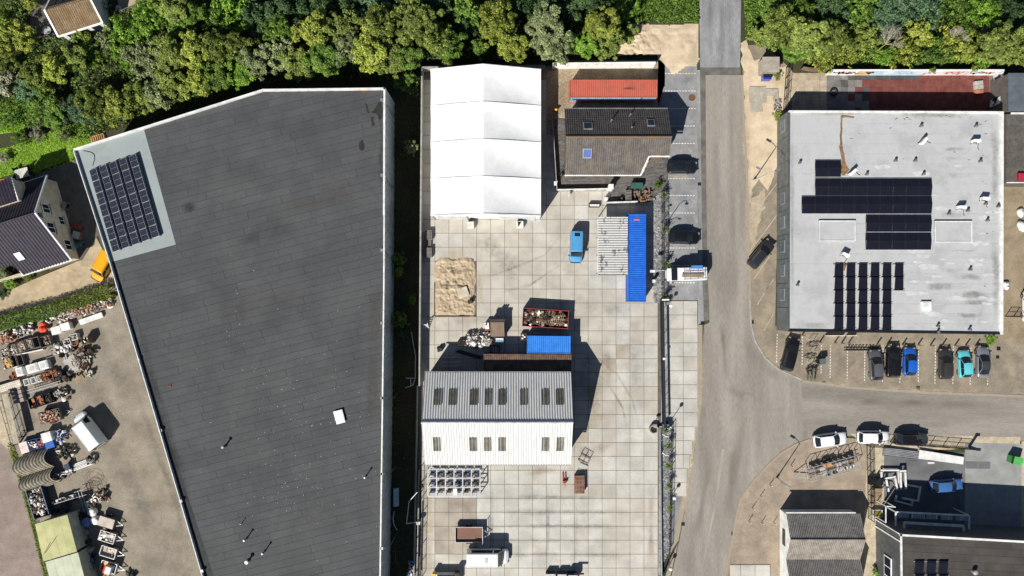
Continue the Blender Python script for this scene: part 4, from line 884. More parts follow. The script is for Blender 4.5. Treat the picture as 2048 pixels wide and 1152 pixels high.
MB().prism([(wx0+.15,y0-.2),(wx1-.15,y0-.2),(wx1-.15,ye2),(wx0+.15,ye2)], -.02, E5-.08).build('wall', mat('white_wall', (.68,.68,.66), rough=.8, fine=.06), ws, world=True)
for xx in (wx0+.13, wx1-.13):
    for ya, yb, yc in ((y0-.2,yr,yv),(yv,yr2,ye2)): MB().add([(xx,ya,E5-.1),(xx,yb,R5-.08),(xx,yc,E5-.1)], [(0,1,2)]).build('gable', mat('white_wall', (.68,.68,.66)), ws, world=True)
MB().box(((wx0+wx1)/2-.3, y0+.1, E5-.06), (wx1-wx0-.6,.16,.12)).build('gutter', m_trim, ws, world=True)
MB().box((wx0+.1, yr-.6, 1.5), (.06,2.2,.9)).build('window', m_glass, ws, world=True)

# ------------------------------------------------------------------ dark flat-roofed unit, south-east corner
H6 = 6.2; Z6 = 6.0
d0, d1, d2, d3 = P(1800,1068,H6), P(2130,1086,H6), P(2130,1240,H6), P(1802,1240,H6)
du = thing('flat_roofed_unit', 'dark brown felt-roofed industrial unit with white parapet and grey cladding', 'building', (d0.x, d0.y, 0))
dp = [d0, d3, d2, d1]
walls('wall', [(p.x, p.y) for p in dp], -.02, H6-.02, m_wgrey, du)
MB().poly([(p.x,p.y,Z6) for p in dp]).build('roof', m_bit_u, du, world=True)
for i in range(4):
    a, b = dp[i], dp[(i+1) % 4]; d = (b-a).normalized(); nrm = Vector((-d.y, d.x, 0))*.28
    MB().prism([(p.x,p.y) for p in (a,b,b+nrm,a+nrm)], Z6-.05, H6).build('parapet_trim', m_trim, du, world=True)
for j in range(12):
    y = d0.y-.35-j*1.0; x = d0.x+.32+random.uniform(0, 5)-5
    while x < d1.x-.4:
        xa = max(x, d0.x+.34); xb = min(x+7.4, d1.x-.4)
        if xb > xa: MB().prism([(xa,y-.97-.05*0-(xa-d0.x)*.053),(xb,y-.97-(xb-d0.x)*.053),(xb,y-(xb-d0.x)*.053),(xa,y-(xa-d0.x)*.053)], Z6+.004, Z6+.016+random.uniform(0,.005)).build('felt_sheet', m_broof, du, world=True)
        x += 7.43
for k in range(3):
    q = P(1838+k*24, 1150, Z6+.2); root = thing('solar_row', ['left', 'middle', 'right'][k]+' of the three solar rows on the dark brown roof', 'solar panels', (q.x, q.y, Z6+.02), 0, 'solar rows on the dark roof')
    for i in range(3): obj('solar_panel', pvm, root, (0, .9-i*1.8, .2), (0, R(-9), R(90)), (1.0, 1.05, 1))
    for i in range(4): MB().bar((-.7,1.8-i*1.8,.08), (.75,1.8-i*1.8,.3), .06).build('support_rail', m_pvf, root)
p = P(1945,1142,Z6); MB().lathe([(.22,0),(.22,.5),(.34,.52),(.3,.66),(.1,.72)], (p.x,p.y,Z6), 12).build('roof_vent', m_galv, du, world=True)
# west wall: white corner lines and window band
q = d0
MB().box((q.x-.03,q.y-1.0,H6/2), (.06,.18,H6)).build('corner_trim', m_pvc, du, world=True)
MB().box((q.x-.05,q.y-.0,3.0), (.10,.12,6)).build('corner_trim', m_pvc, du, world=True)
MB().box((q.x-.04,q.y-5.0,3.2), (.08,.2,.1)).build('wall_lamp', m_dark, du, world=True)
o = MB().box((q.x-.05,q.y-6.2,3.3), (.12,4.2,1.8)).build('window', m_pvc, du, world=True)
for k in range(3):
    g = MB().box((0,0,0), (.03,1.15,1.5)).build('pane', m_glass, o); g.location = (-.12,-4.85-k*1.32,3.3)
# glazed canopy over its loading doors
def canopy(pxs, z, depthm, label):
    pass
ca = thing('glazed_canopy', 'white-framed canopy with glass bays in front of the dark unit', 'canopy', (P(1865,1050).x, P(1865,1050).y, 0))
q0, q1 = TP(4,3,735,660,3.4), TP(4,3,1298,688,3.4); q2, q3 = TP(4,3,800,742,3.4), TP(4,3,1255,768,3.4)
MB().bar(q0, q1, .18, .2).build('front_beam', m_trim, ca, world=True)
for a in (q0, q1):
    b = Vector((a.x, a.y-1.9, 3.4)); MB().bar(a, b, .16, .2).build('side_beam', m_trim, ca, world=True); MB().bar((a.x,a.y,0), (a.x,a.y,3.4), .14).build('post', m_trim, ca, world=True)
mb = MB(); mb.bar(q2, q3, .3, .25); mb.build('inner_beam', m_trim, ca, world=True)
for a in (q2, q3): MB().bar(a, (a.x,a.y-1.2,3.4), .22, .2).build('side_beam', m_trim, ca, world=True)
for k in range(6):
    t = (k+.35)/6; a = q0.lerp(q1, t); MB().bar(a, (a.x,a.y-.75,3.3), .08).build('glazing_bar', m_trim, ca, world=True)
for k in range(5):
    a, b = q0.lerp(q1, k/5+.02), q0.lerp(q1, (k+1)/5-.02)
    MB().slab([a-Vector((0,.1,.02)), b-Vector((0,.1,.02)), b-Vector((0,.78,.1)), a-Vector((0,.78,.1))], .02).build('glass_pane', mat('canopy_glass', (.25,.3,.32), rough=.1), ca, world=True)
sq = thing('steel_portal', 'small white steel portal frame left of the glazed canopy', 'frame', (TP(4,3,690,660).x, TP(4,3,690,660).y, 0))
a, b = TP(4,3,658,615,3.0), TP(4,3,732,622,3.0); c = TP(4,3,658,742,3.0)
MB().bar(a, b, .12, .14).build('top_beam', m_trim, sq, world=True); MB().bar(a, c, .12, .14).build('side_beam', m_trim, sq, world=True)
for p in (a, b, c): MB().bar((p.x,p.y,0), p, .1).build('post', m_trim, sq, world=True)

# ------------------------------------------------------------------ east neighbours and the utility kiosk
q = P(2017,147,3.6); q2 = P(2017,222,3.6); e1_ = thing('annex', 'blue-grey flat-roofed annex at the right edge above the grey hall', 'building', (q2.x, q2.y, 0))
MB().prism([(q2.x,q2.y),(q2.x+9,q2.y),(q.x+9,q.y),(q.x,q.y)], -.02, 3.5).build('wall', mat('taupe_wall', (.11,.10,.09), rough=.8), e1_, world=True)
MB().prism([(q2.x-.05,q2.y-.05),(q2.x+9,q2.y-.05),(q.x+9,q.y+.05),(q.x-.05,q.y+.05)], 3.5, 3.62).build('roof', mat('blue_grey_roof', (.085,.105,.125), (.1,.12,.14), rough=.8, fine=.15), e1_, world=True)
MB().box((q2.x+1.5,q2.y-.3,3.5), (2.2,.25,.12)).build('gutter', m_trim, e1_, world=True)
q = P(2012,228,3.4); q2 = P(2012,366,3.4); e2_ = thing('low_annex', 'low annex with weathered brown felt roof against the hall east side', 'building', (q2.x, q2.y, 0))
MB().prism([(q2.x,q2.y),(q2.x+9,q2.y),(q.x+9,q.y),(q.x,q.y)], -.02, 3.3).build('wall', mat('taupe_wall', (.11,.1,.09)), e2_, world=True)
MB().prism([(q2.x,q2.y),(q2.x+9,q2.y),(q.x+9,q.y),(q.x,q.y)], 3.302, 3.4).build('roof', mat('worn_felt', (.085,.078,.068), (.11,.1,.088), scale=.6, rough=.95, fine=.3, fscale=4), e2_, world=True)
MB().box((q2.x+4.5,q2.y+.05,3.46), (9,.14,.16)).build('roof_edge', m_trim, e2_, world=True)
sheet('east_yard', [(1985,366),(2120,366),(2120,686),(1985,676)], -.008, mat('brown_yard', (.235,.185,.125), (.28,.225,.155), scale=.5, rough=.95, fine=.2, fscale=5))
k_ = P(1541.5,129,2.1); kk = thing('utility_kiosk', 'beige concrete utility kiosk on the sandy verge by the shrubs', 'kiosk', (k_.x, k_.y, 0))
MB().box((k_.x,k_.y,1.0), (2.1,1.9,2.05)).build('body', mat('kiosk_wall', (.34,.31,.25), rough=.9, fine=.15), kk, world=True)
MB().box((k_.x,k_.y,2.08), (2.4,2.1,.14)).build('roof', mat('kiosk_roof', (.30,.27,.235), rough=.95, fine=.15), kk, world=True)
for s in (-.5, .5): MB().box((k_.x+s,k_.y-.97,1.0), (.9,.04,1.8)).build('door', mat('kiosk_door', (.2,.19,.16)), kk, world=True)
b_ = P(1533,154,.6); bb = thing('blue_bin', 'blue plastic waste bin with dark lid in front of the kiosk', 'bin', (b_.x, b_.y, 0))
MB().box((0,-.1,.5), (1.15,.7,1.0)).build('body', paint('bin_blue', (.01,.04,.3)), bb); MB().box((0,.12,1.05), (1.25,.6,.1), rx=R(-12)).build('lid', m_dark, bb)
# ------------------------------------------------------------------ vegetation
import numpy as np
rng = np.random.default_rng(11)
def leaf_mat(name, c, c2):
    c = tuple(x*1.55 for x in c); c2 = tuple(x*1.55 for x in c2)
    return mat(name, c, c2, rough=.75, var=.3, scale=.9, fine=0, island=.6, spec=.25, trans=.33, rnd=.18)
LM = {'olive': leaf_mat('leaf_olive', (.105,.145,.028), (.175,.22,.05)), 'yellow': leaf_mat('leaf_yellow_green', (.17,.21,.03), (.25,.285,.055)),
      'green': leaf_mat('leaf_green', (.075,.14,.02), (.125,.2,.036)), 'grey': leaf_mat('leaf_grey_green', (.13,.165,.065), (.2,.235,.115)),
      'dark': leaf_mat('leaf_dark_green', (.034,.07,.026), (.06,.1,.036)), 'bright': leaf_mat('leaf_bright_green', (.11,.21,.02), (.16,.27,.04)),
      'blue': leaf_mat('leaf_blue_green', (.06,.115,.06), (.095,.16,.08)), 'pale': leaf_mat('leaf_silver', (.22,.23,.15), (.3,.3,.22))}
m_bark = mat('bark', (.07,.055,.04), rough=.95, fine=.3)
def leaf_mesh(name, cen, nor, size, m, aspect=.62):
    n = len(cen); nor = nor/np.maximum(1e-6, np.linalg.norm(nor, axis=1, keepdims=True))
    r = rng.normal(size=(n, 3)); u = np.cross(nor, r); u /= np.maximum(1e-6, np.linalg.norm(u, axis=1, keepdims=True)); v = np.cross(nor, u)
    s = size[:, None]*.5
    fold = nor*s*.25
    vs = np.stack([cen-u*s, cen-v*s*aspect+fold, cen+u*s, cen+v*s*aspect+fold], 1).reshape(-1, 3)
    me = bpy.data.meshes.new(name); me.vertices.add(4*n); me.vertices.foreach_set('co', vs.ravel().astype(np.float32))
    me.loops.add(4*n); me.loops.foreach_set('vertex_index', np.arange(4*n, dtype=np.int32))
    me.polygons.add(n); me.polygons.foreach_set('loop_start', np.arange(0, 4*n, 4, dtype=np.int32)); me.polygons.foreach_set('loop_total', np.full(n, 4, dtype=np.int32))
    me.materials.append(m); me.update(calc_edges=True); me.validate(); return me
def crown_mesh(seed, Rr=3.0, Hh=2.6, lobes=120, per=300, size=.29):
    rg = np.random.default_rng(seed); C = []; Nn = []
    for k in range(lobes):
        d = rg.normal(size=3); d /= np.linalg.norm(d)
        if d[2] < -.35: d[2] *= -1
        rad = rg.uniform(.25, 1.0)**.5*(.78+.55*mnoise.noise((d[0]*1.6+seed*3, d[1]*1.6, d[2]*1.6)))
        if k < 14: rad = rg.uniform(.95, 1.25)
        lc = d*np.array([Rr, Rr, Hh])*rad*.82; lr = rg.uniform(.28, .68)*Rr/3
        n = int(per*(lr/.8)**2); q = rg.normal(size=(n, 3)); q /= np.linalg.norm(q, axis=1, keepdims=True); q[:, 2] = np.where(q[:, 2] < -.3, -q[:, 2], q[:, 2])
        rr = lr*rg.uniform(.55, 1.08, size=(n, 1)); C.append(lc+q*rr*np.array([1, 1, .8])); Nn.append(q*.75+rg.normal(size=(n, 3))*.5+np.array([-.3, -.45, .65]))
    C = np.concatenate(C); Nn = np.concatenate(Nn); sz = size*rg.uniform(.6, 1.35, size=len(C))
    return leaf_mesh('crown', C, Nn, sz, LM['olive'])
CR = [crown_mesh(i) for i in range(5)]; SH = [crown_mesh(20+i, 2.0, 1.5, 64, 260, .22) for i in range(4)]
def trunk_mesh(seed):
    rg = random.Random(seed); mb = MB(); top = Vector((rg.uniform(-.2,.2), rg.uniform(-.2,.2), 3.4)); mb.tube((0,0,0), top, .19, .12, 8)
    for k in range(9):
        a = k*2.4+rg.uniform(-.3,.3); b = Vector((0,0,1.6+k*.2)); e = Vector((math.cos(a)*rg.uniform(1.2,2.3), math.sin(a)*rg.uniform(1.2,2.3), rg.uniform(3.4,5.2)))
        m_ = b.lerp(e, .5)+Vector((0,0,.25)); mb.tube(b, m_, .085, .055, 6); mb.tube(m_, e, .055, .02, 5)
    return mb.mesh('trunk', m_bark, fix=False)
TK = [trunk_mesh(i) for i in range(3)]
def stem_mesh(seed):
    rg = random.Random(seed); mb = MB()
    for k in range(6):
        a = k*1.05; mb.tube((0,0,0), (math.cos(a)*.7, math.sin(a)*.7, 1.3), .04, .015, 5)
    return mb.mesh('trunk', m_bark, fix=False)
SK = [stem_mesh(i) for i in range(2)]
cname = {'olive':'olive-green','yellow':'yellow-green','green':'mid-green','grey':'grey-green','dark':'dark green','bright':'bright green','blue':'bluish-green','pale':'silvery pale'}
def ordw(n): return ['first','second','third','fourth','fifth','sixth','seventh','eighth','ninth','tenth','eleventh','twelfth','thirteenth','fourteenth','fifteenth','sixteenth','seventeenth','eighteenth','nineteenth','twentieth'][n]
def plant_tree(px, py, r, kind, h, label, bush=False, group=None, n=[0]):
    n[0] += 1; h *= .88 if not bush else 1; hc = h*.62 if not bush else h*.5
    q = P(px, py, hc); s = r/S*(HCAM-hc)/HCAM
    t = thing('bush' if bush else 'tree', label, 'bush' if bush else 'tree', (q.x, q.y, 0), random.uniform(0, 6.28), group)
    me = random.choice(SH if bush else CR); k = s/(2.0 if bush else 3.0)*1.02
    c = obj('crown', me, t, (0, 0, hc), (0, 0, 0), (k, k, (h-hc)/(1.5 if bush else 2.6)*.95))
    c.material_slots[0].link = 'OBJECT'; c.material_slots[0].material = LM[kind]
    if bush: obj('trunk', random.choice(SK), t, (0,0,-.02), (0,0,0), (k*1.2, k*1.2, hc/1.3))
    else: obj('trunk', random.choice(TK), t, (0,0,-.02), (0,0,random.uniform(0,6)), (max(.7,k), max(.7,k), hc/3.9))
    return t
# belts: (where, tree or bush, [(x, y, r, kind, height)...])
BELTS = [
 ('behind the warehouse, front row', False, [(118,238,30,'green',5),(160,222,34,'blue',5.5),(192,212,38,'olive',6),(240,212,38,'yellow',6.5),(285,190,34,'olive',6),(318,188,36,'grey',6),(352,168,38,'olive',6.5),(398,162,38,'yellow',6.5),(436,150,36,'green',6.5),(486,150,34,'bright',6),(508,128,34,'grey',6.5),(560,112,36,'grey',6.5),(598,128,40,'olive',6.5),(648,118,44,'green',7),(700,98,42,'grey',7),(745,102,48,'yellow',7.5),(792,118,42,'olive',7.5),(808,160,24,'green',5)]),
 ('behind the warehouse, back row', False, [(78,150,36,'olive',6),(112,142,34,'yellow',6),(150,118,32,'olive',5),(292,122,42,'grey',7),(342,110,42,'olive',7),(388,104,42,'yellow',7),(430,100,40,'olive',7),(478,100,38,'olive',6.5),(630,62,42,'yellow',7.5),(688,62,42,'olive',7.5),(560,62,34,'green',5.5),(760,50,46,'olive',7.5),(346,20,36,'olive',6),(384,30,34,'green',5)]),
 ('behind the white marquee', False, [(838,48,52,'olive',8),(872,86,42,'olive',7.5),(902,96,36,'green',7),(820,112,36,'green',7),(960,98,20,'green',4.5),(992,52,46,'yellow',8),(1024,94,40,'yellow',7.5),(1088,52,48,'grey',8),(1112,92,42,'grey',7.5),(1172,92,30,'bright',6),(1204,58,42,'yellow',7.5),(1218,92,32,'olive',6.5)]),
 ('behind the mural wall', False, [(1522,74,26,'olive',4.5),(1560,58,44,'olive',6.5),(1610,72,50,'olive',7),(1655,82,46,'olive',6.5),(1588,104,30,'green',4.5),(1990,92,44,'olive',7),(2034,88,44,'olive',7)]),
 ('along the mural wall', True, [(1694,104,34,'yellow',3.6),(1726,72,30,'olive',4),(1762,112,30,'bright',3.4),(1806,108,34,'yellow',3.6),(1838,72,32,'yellow',4.2),(1866,108,36,'green',3.6),(1900,84,34,'yellow',4),(1934,104,36,'yellow',3.8),(1958,124,24,'bright',3),(1648,120,30,'yellow',3.2)]),
 ('in the top right thicket', True, [(1716,22,42,'green',4),(1770,38,36,'blue',3.6),(1792,12,42,'blue',4),(1852,16,46,'blue',4),(1905,20,44,'green',4),(1962,28,44,'bright',4),(2022,22,42,'dark',4),(1660,18,46,'dark',4),(1600,14,40,'green',3.6),(1548,12,36,'green',3.2)]),
 ('in the left-edge gardens', True, [(30,58,26,'yellow',3),(52,84,26,'yellow',3.2),(10,92,26,'yellow',3),(8,36,24,'green',2.6),(18,128,24,'olive',3),(62,8,18,'yellow',2.4),(10,168,30,'pale',3.2),(58,182,30,'blue',3.2),(98,190,36,'green',3.6),(130,272,13,'grey',1.8),(8,318,12,'pale',1.4),(75,270,16,'pale',1.4),(40,276,16,'green',1.4)]),
 ('near the mossy-roofed cottage', True, [(214,88,26,'grey',3),(252,66,36,'bright',3.6),(292,62,34,'bright',3.6),(312,20,38,'bright',3.8),(190,110,30,'green',3),(170,78,24,'olive',2.8),(238,98,28,'green',2.8),(262,128,20,'bright',1.8),(276,30,22,'green',2.2),(300,100,26,'green',2.8),(372,70,36,'green',3.4),(326,78,28,'olive',3)]),
 ('in the dark upper belt', True, [(470,18,42,'bright',4.5),(440,52,34,'green',4),(520,34,44,'dark',4),(574,18,48,'dark',4),(636,14,48,'dark',4),(696,20,46,'dark',4),(748,8,44,'blue',4.5),(826,2,40,'dark',4),(884,14,44,'dark',4),(936,28,38,'green',4.5),(940,58,28,'dark',4),(1040,8,44,'dark',4),(1090,6,40,'dark',4),(1146,14,44,'dark',4),(1196,10,40,'dark',4),(1258,70,22,'olive',3),(1250,20,34,'green',3)]),
 ('in the shaded warehouse strip', True, [(823,296,15,'grey',2.6),(797,520,16,'green',2.4),(798,545,12,'yellow',2),(825,598,10,'bright',1.6),(800,640,18,'green',2.6),(806,665,14,'dark',2)]),
]
for where, bush, L_ in BELTS:
    kinds = {}
    for t in L_: kinds.setdefault(t[3], []).append(t)
    for kd, ts in kinds.items():
        ts.sort()
        for i, (x, y, r, _, h) in enumerate(ts):
            w = 'bush' if bush else 'tree'
            lab = ('the only %s %s %s' % (cname[kd], w, where)) if len(ts) == 1 else ('%s %s %s, %s such from the left' % (cname[kd], w, where, ordw(i)))
            plant_tree(x, y, r, kd, h, lab, bush, ('bushes ' if bush else 'trees ')+where.split(',')[0])
for i, (x, y, r, kd, h, lab) in enumerate([(20,568,14,'bright',1.5,'round bright green bush on the gravel below the dark-roofed house'),(6,590,10,'dark',.8,'small dark bush at the left edge beside the driveway'),(58,555,10,'olive',.9,'low flowering olive bush under the eave of the dark-roofed house'),(10,548,12,'grey',1,'grey-leaved bush at the porch of the dark-roofed house'),(1982,681,12,'bright',.5,'tuft of bright green weeds at the grey hall south-east corner'),(1557,232,12,'yellow',.8,'dry yellowish weeds at the grey hall north-west corner'),(1552,150,12,'olive',1,'weedy olive bush right of the blue bin'),(1750,1143,8,'bright',1,'green weeds between the workshop and the dark unit')]):
    plant_tree(x, y, r, kd, h, lab, True)
# bare shrubs with pale dead branches
def bare(px, py, lab, s, rz):
    q = P(px, py, 1.5); t = thing('bare_shrub', lab, 'shrub', (q.x, q.y, 0), rz, 'pale bare shrubs by the mural wall'); rg = random.Random(int(px))
    mb = MB(); mb.tube((0,0,0), (.6*s,.3*s,2.0*s), .12, .09, 7); mb.tube((.6*s,.3*s,2.0*s), (1.5*s,.9*s,3.4*s), .09, .06, 6); mb.build('trunk', mat('lichen_bark', (.17,.17,.05), rough=1, fine=.2), t)
    mb = MB()
    def br(p, d, L, r, lv):
        e = p+d*L; mb.tube(p, e, r, r*.6, 5)
        if lv:
            for _ in range(4):
                dd = (d+Vector((rg.uniform(-.8,.8), rg.uniform(-.8,.8), rg.uniform(-.2,.5)))).normalized(); br(p.lerp(e, rg.uniform(.4,1)), dd, L*.68, r*.6, lv-1)
    for k in range(7):
        a = rg.uniform(-.6, 2.6); br(Vector((1.2*s,.7*s,2.9*s)), Vector((math.cos(a), math.sin(a), .7)).normalized(), 1.1*s, .035, 3)
    mb.build('branches', mat('dead_twig', (.33,.30,.25), rough=.9), t)
bare(1738,112,'pale bare shrub fanning dead branches above the white mural wall', 1.15, .1)
bare(1880,98,'thin grey bare shrub further right behind the mural wall', .9, .0)
bare(1960,82,'small brown bare shrub by the rightmost olive trees', .6, .3)
# ground cover between the trees, and grass
def scatter_leaves(name, poly, dens, hmax, size, m, label, cat, upright=False, holes=()):
    xs = [p[0] for p in poly]; ys_ = [p[1] for p in poly]; A = (max(xs)-min(xs))*(max(ys_)-min(ys_))/S/S; n = int(A*dens)
    pts = []
    X = rng.uniform(min(xs), max(xs), n); Y = rng.uniform(min(ys_), max(ys_), n)
    for x, y in zip(X, Y):
        if inside(x, y, poly) and not any(inside(x, y, h) for h in holes):
            hh = hmax*max(.08, .5+.75*mnoise.noise((x*.025, y*.025, 2))); z = hh*random.random()**.6
            p = P(x, y); pts.append((p.x, p.y, z))
    C = np.array(pts); nn = rng.normal(size=C.shape)
    if upright: nn[:, 2] = np.abs(nn[:, 2])*.8+.6
    else: nn[:, 2] = np.abs(nn[:, 2])+.5
    o = obj(name, leaf_mesh(name, C, nn, size*rng.uniform(.6, 1.5, len(C)), m, .35 if upright else .6)); o['kind'] = 'stuff'; o['label'] = label; o['category'] = cat; return o
cot = [(60,-60),(215,-60),(212,48),(118,80),(60,80)]; pat = [(228,-60),(295,-60),(292,12),(262,32),(236,32)]
scatter_leaves('undergrowth', [(-60,-60),(1300,-60),(1240,40),(1235,108),(845,122),(838,200),(795,180),(772,160),(525,165),(160,285),(110,255),(-60,262)], 34, 2.6, .30, leaf_mat('leaf_under', (.06,.105,.025), (.1,.15,.035)), 'dark leafy undergrowth between the trees', 'undergrowth', holes=(cot, pat))
scatter_leaves('undergrowth', [(1500,-60),(2110,-60),(2110,125),(1990,132),(1640,132),(1530,100)], 34, 2.2, .28, LM['green'], 'green undergrowth behind the mural wall', 'undergrowth')
scatter_leaves('lawn_grass', [(-60,372),(-60,300),(10,296),(60,280),(105,262),(168,240),(184,285),(146,298),(152,320),(75,347),(40,344)], 170, .10, .16, leaf_mat('grass_lawn', (.2,.34,.025), (.26,.39,.05)), 'bright mown lawn grass', 'grass', True)
scatter_leaves('meadow_grass', [(-60,205),(70,200),(88,238),(50,262),(-60,275)], 150, .35, .22, leaf_mat('grass_meadow', (.18,.35,.025), (.24,.4,.05)), 'long bright grass', 'grass', True)
scatter_leaves('meadow_grass', rag([(1200,-60),(1398,-60),(1397,44),(1330,48),(1262,44),(1240,50)], 5, 8, 3), 110, .7, .3, leaf_mat('grass_verge', (.08,.16,.02), (.13,.21,.035)), 'rough verge grass left of the upper road', 'grass', True)
scatter_leaves('meadow_grass', rag([(1486,-60),(1545,-60),(1540,50),(1520,82),(1490,80)], 4, 8, 6), 120, .6, .28, leaf_mat('grass_verge', (.08,.16,.02), (.13,.21,.035)), 'rough verge grass right of the upper road', 'grass', True)
scatter_leaves('strip_grass', rag([(16,885),(27,890),(50,950),(74,1030),(108,1175),(94,1175),(60,1040),(36,955)], 2, 8, 1), 150, .25, .2, leaf_mat('grass_strip', (.13,.21,.02), (.18,.24,.035)), 'grass strip between street and salvage yard', 'grass', True)
scatter_leaves('corridor_weeds', [(788,190),(840,190),(838,1170),(765,1170),(770,900)], 3.0, .6, .22, LM['dark'], 'sparse weeds in the shaded strip by the warehouse', 'weeds')
# clipped hedge between driveway and salvage yard
def hedge(a, b, w, h, m, label, dens=170):
    q0, q1 = P(*a), P(*b); d = q1-q0; L = d.length; t = thing('hedge', label, 'hedge', q0, math.atan2(d.y, d.x))
    n = int((L*w+2*L*h)*dens); C = []; Nn = []
    for _ in range(n):
        x = random.uniform(0, L); bul = .25*mnoise.noise((x*.7, a[0], 1)); k = random.random()
        if k < w/(w+2*h): y, z, nv = random.uniform(-w/2, w/2), h+bul, (0,0,1)
        else: s = random.choice((-1, 1)); y, z, nv = s*(w/2+bul), random.uniform(0, h), (0,s,.3)
        C.append((x, y+random.uniform(-.2,.2), max(.02, z+random.uniform(-.3,.12)))); Nn.append(nv)
    C = np.array(C); Nn = np.array(Nn, dtype=float)+rng.normal(size=C.shape)*.6
    obj('foliage', leaf_mesh('foliage', C, Nn, .17*rng.uniform(.6, 1.4, len(C)), m), t)
    mb = MB()
    for k in range(int(L/.8)): mb.tube((k*.8+.3,0,-.02), (k*.8+.3,.05,h*.8), .04, .02, 5)
    mb.build('stems', m_bark, t); return t
hedge((-25,655), (120,618), 1.6, 1.5, LM['green'], 'clipped hedge along the driveway, left half', 170)
hedge((120,616), (231,580), 1.5, 1.5, leaf_mat('leaf_hedge', (.085,.125,.015), (.13,.17,.03)), 'clipped hedge along the driveway, right half ending at the warehouse', 170)
# ------------------------------------------------------------------ vehicles
m_tyre = mat('tyre', (.015,.015,.016), rough=.85, fine=.1)
m_rim = mat('alloy_rim', (.35,.36,.37), rough=.35, metal=.8)
m_cglass = glassy('car_glass', (.012,.016,.02), rough=.04, spec=.7)
m_head = glassy('headlight_lens', (.2,.21,.22), rough=.1)
m_tail = glassy('tail_light_lens', (.30,.012,.010), rough=.15)
m_trimb = mat('black_trim', (.02,.02,.021), rough=.55)
def loft(sections, mb, close=True, mi=0):
    n = len(sections[0]); b = len(mb.v)
    for s_ in sections: mb.v.extend([tuple(p) for p in s_])
    for k in range(len(sections)-1):
        for i in range(n-1): mb.f.append([b+k*n+i, b+k*n+i+1, b+(k+1)*n+i+1, b+(k+1)*n+i]); mb.m.append(mi)
    if close:
        mb.f.append([b+i for i in range(n)]); mb.m.append(mi); mb.f.append([b+(len(sections)-1)*n+i for i in range(n-1, -1, -1)]); mb.m.append(mi)
def wheels(root, L, W, r=.32, fx=.32, rx=-.31):
    for sx in (fx, rx):
        for sy in (-1, 1):
            w = MB(); w.tube((0,-.11,0), (0,.11,0), r, n=18); o = w.build('wheel', m_tyre, root, smooth=False); o.location = (sx*L, sy*(W/2-.13), r)
            q = MB(); q.tube((0,sy*.10,0), (0,sy*.118,0), r*.64, n=14)
            for k in range(5):
                a = k*1.2566; q.bar((0,sy*.12,0), (math.cos(a)*r*.6,sy*.12,math.sin(a)*r*.6), .05, .02)
            q.build('rim', m_rim, o)
def sec(x, w, zb, zl=.24, top=.04, n=0):
    h = [(w*.90,zl),(w*.99,zl+.14),(w,zl+.32),(w*.985,zb-.16),(w*.95,zb-.05),(w*.86,zb),(w*.5,zb+top*.8)]
    return [Vector((x,-y,z)) for y, z in h]+[Vector((x,0,zb+top))]+[Vector((x,y,z)) for y, z in h[::-1]]
def heading(ax, ay): return math.atan2(-ay, ax)
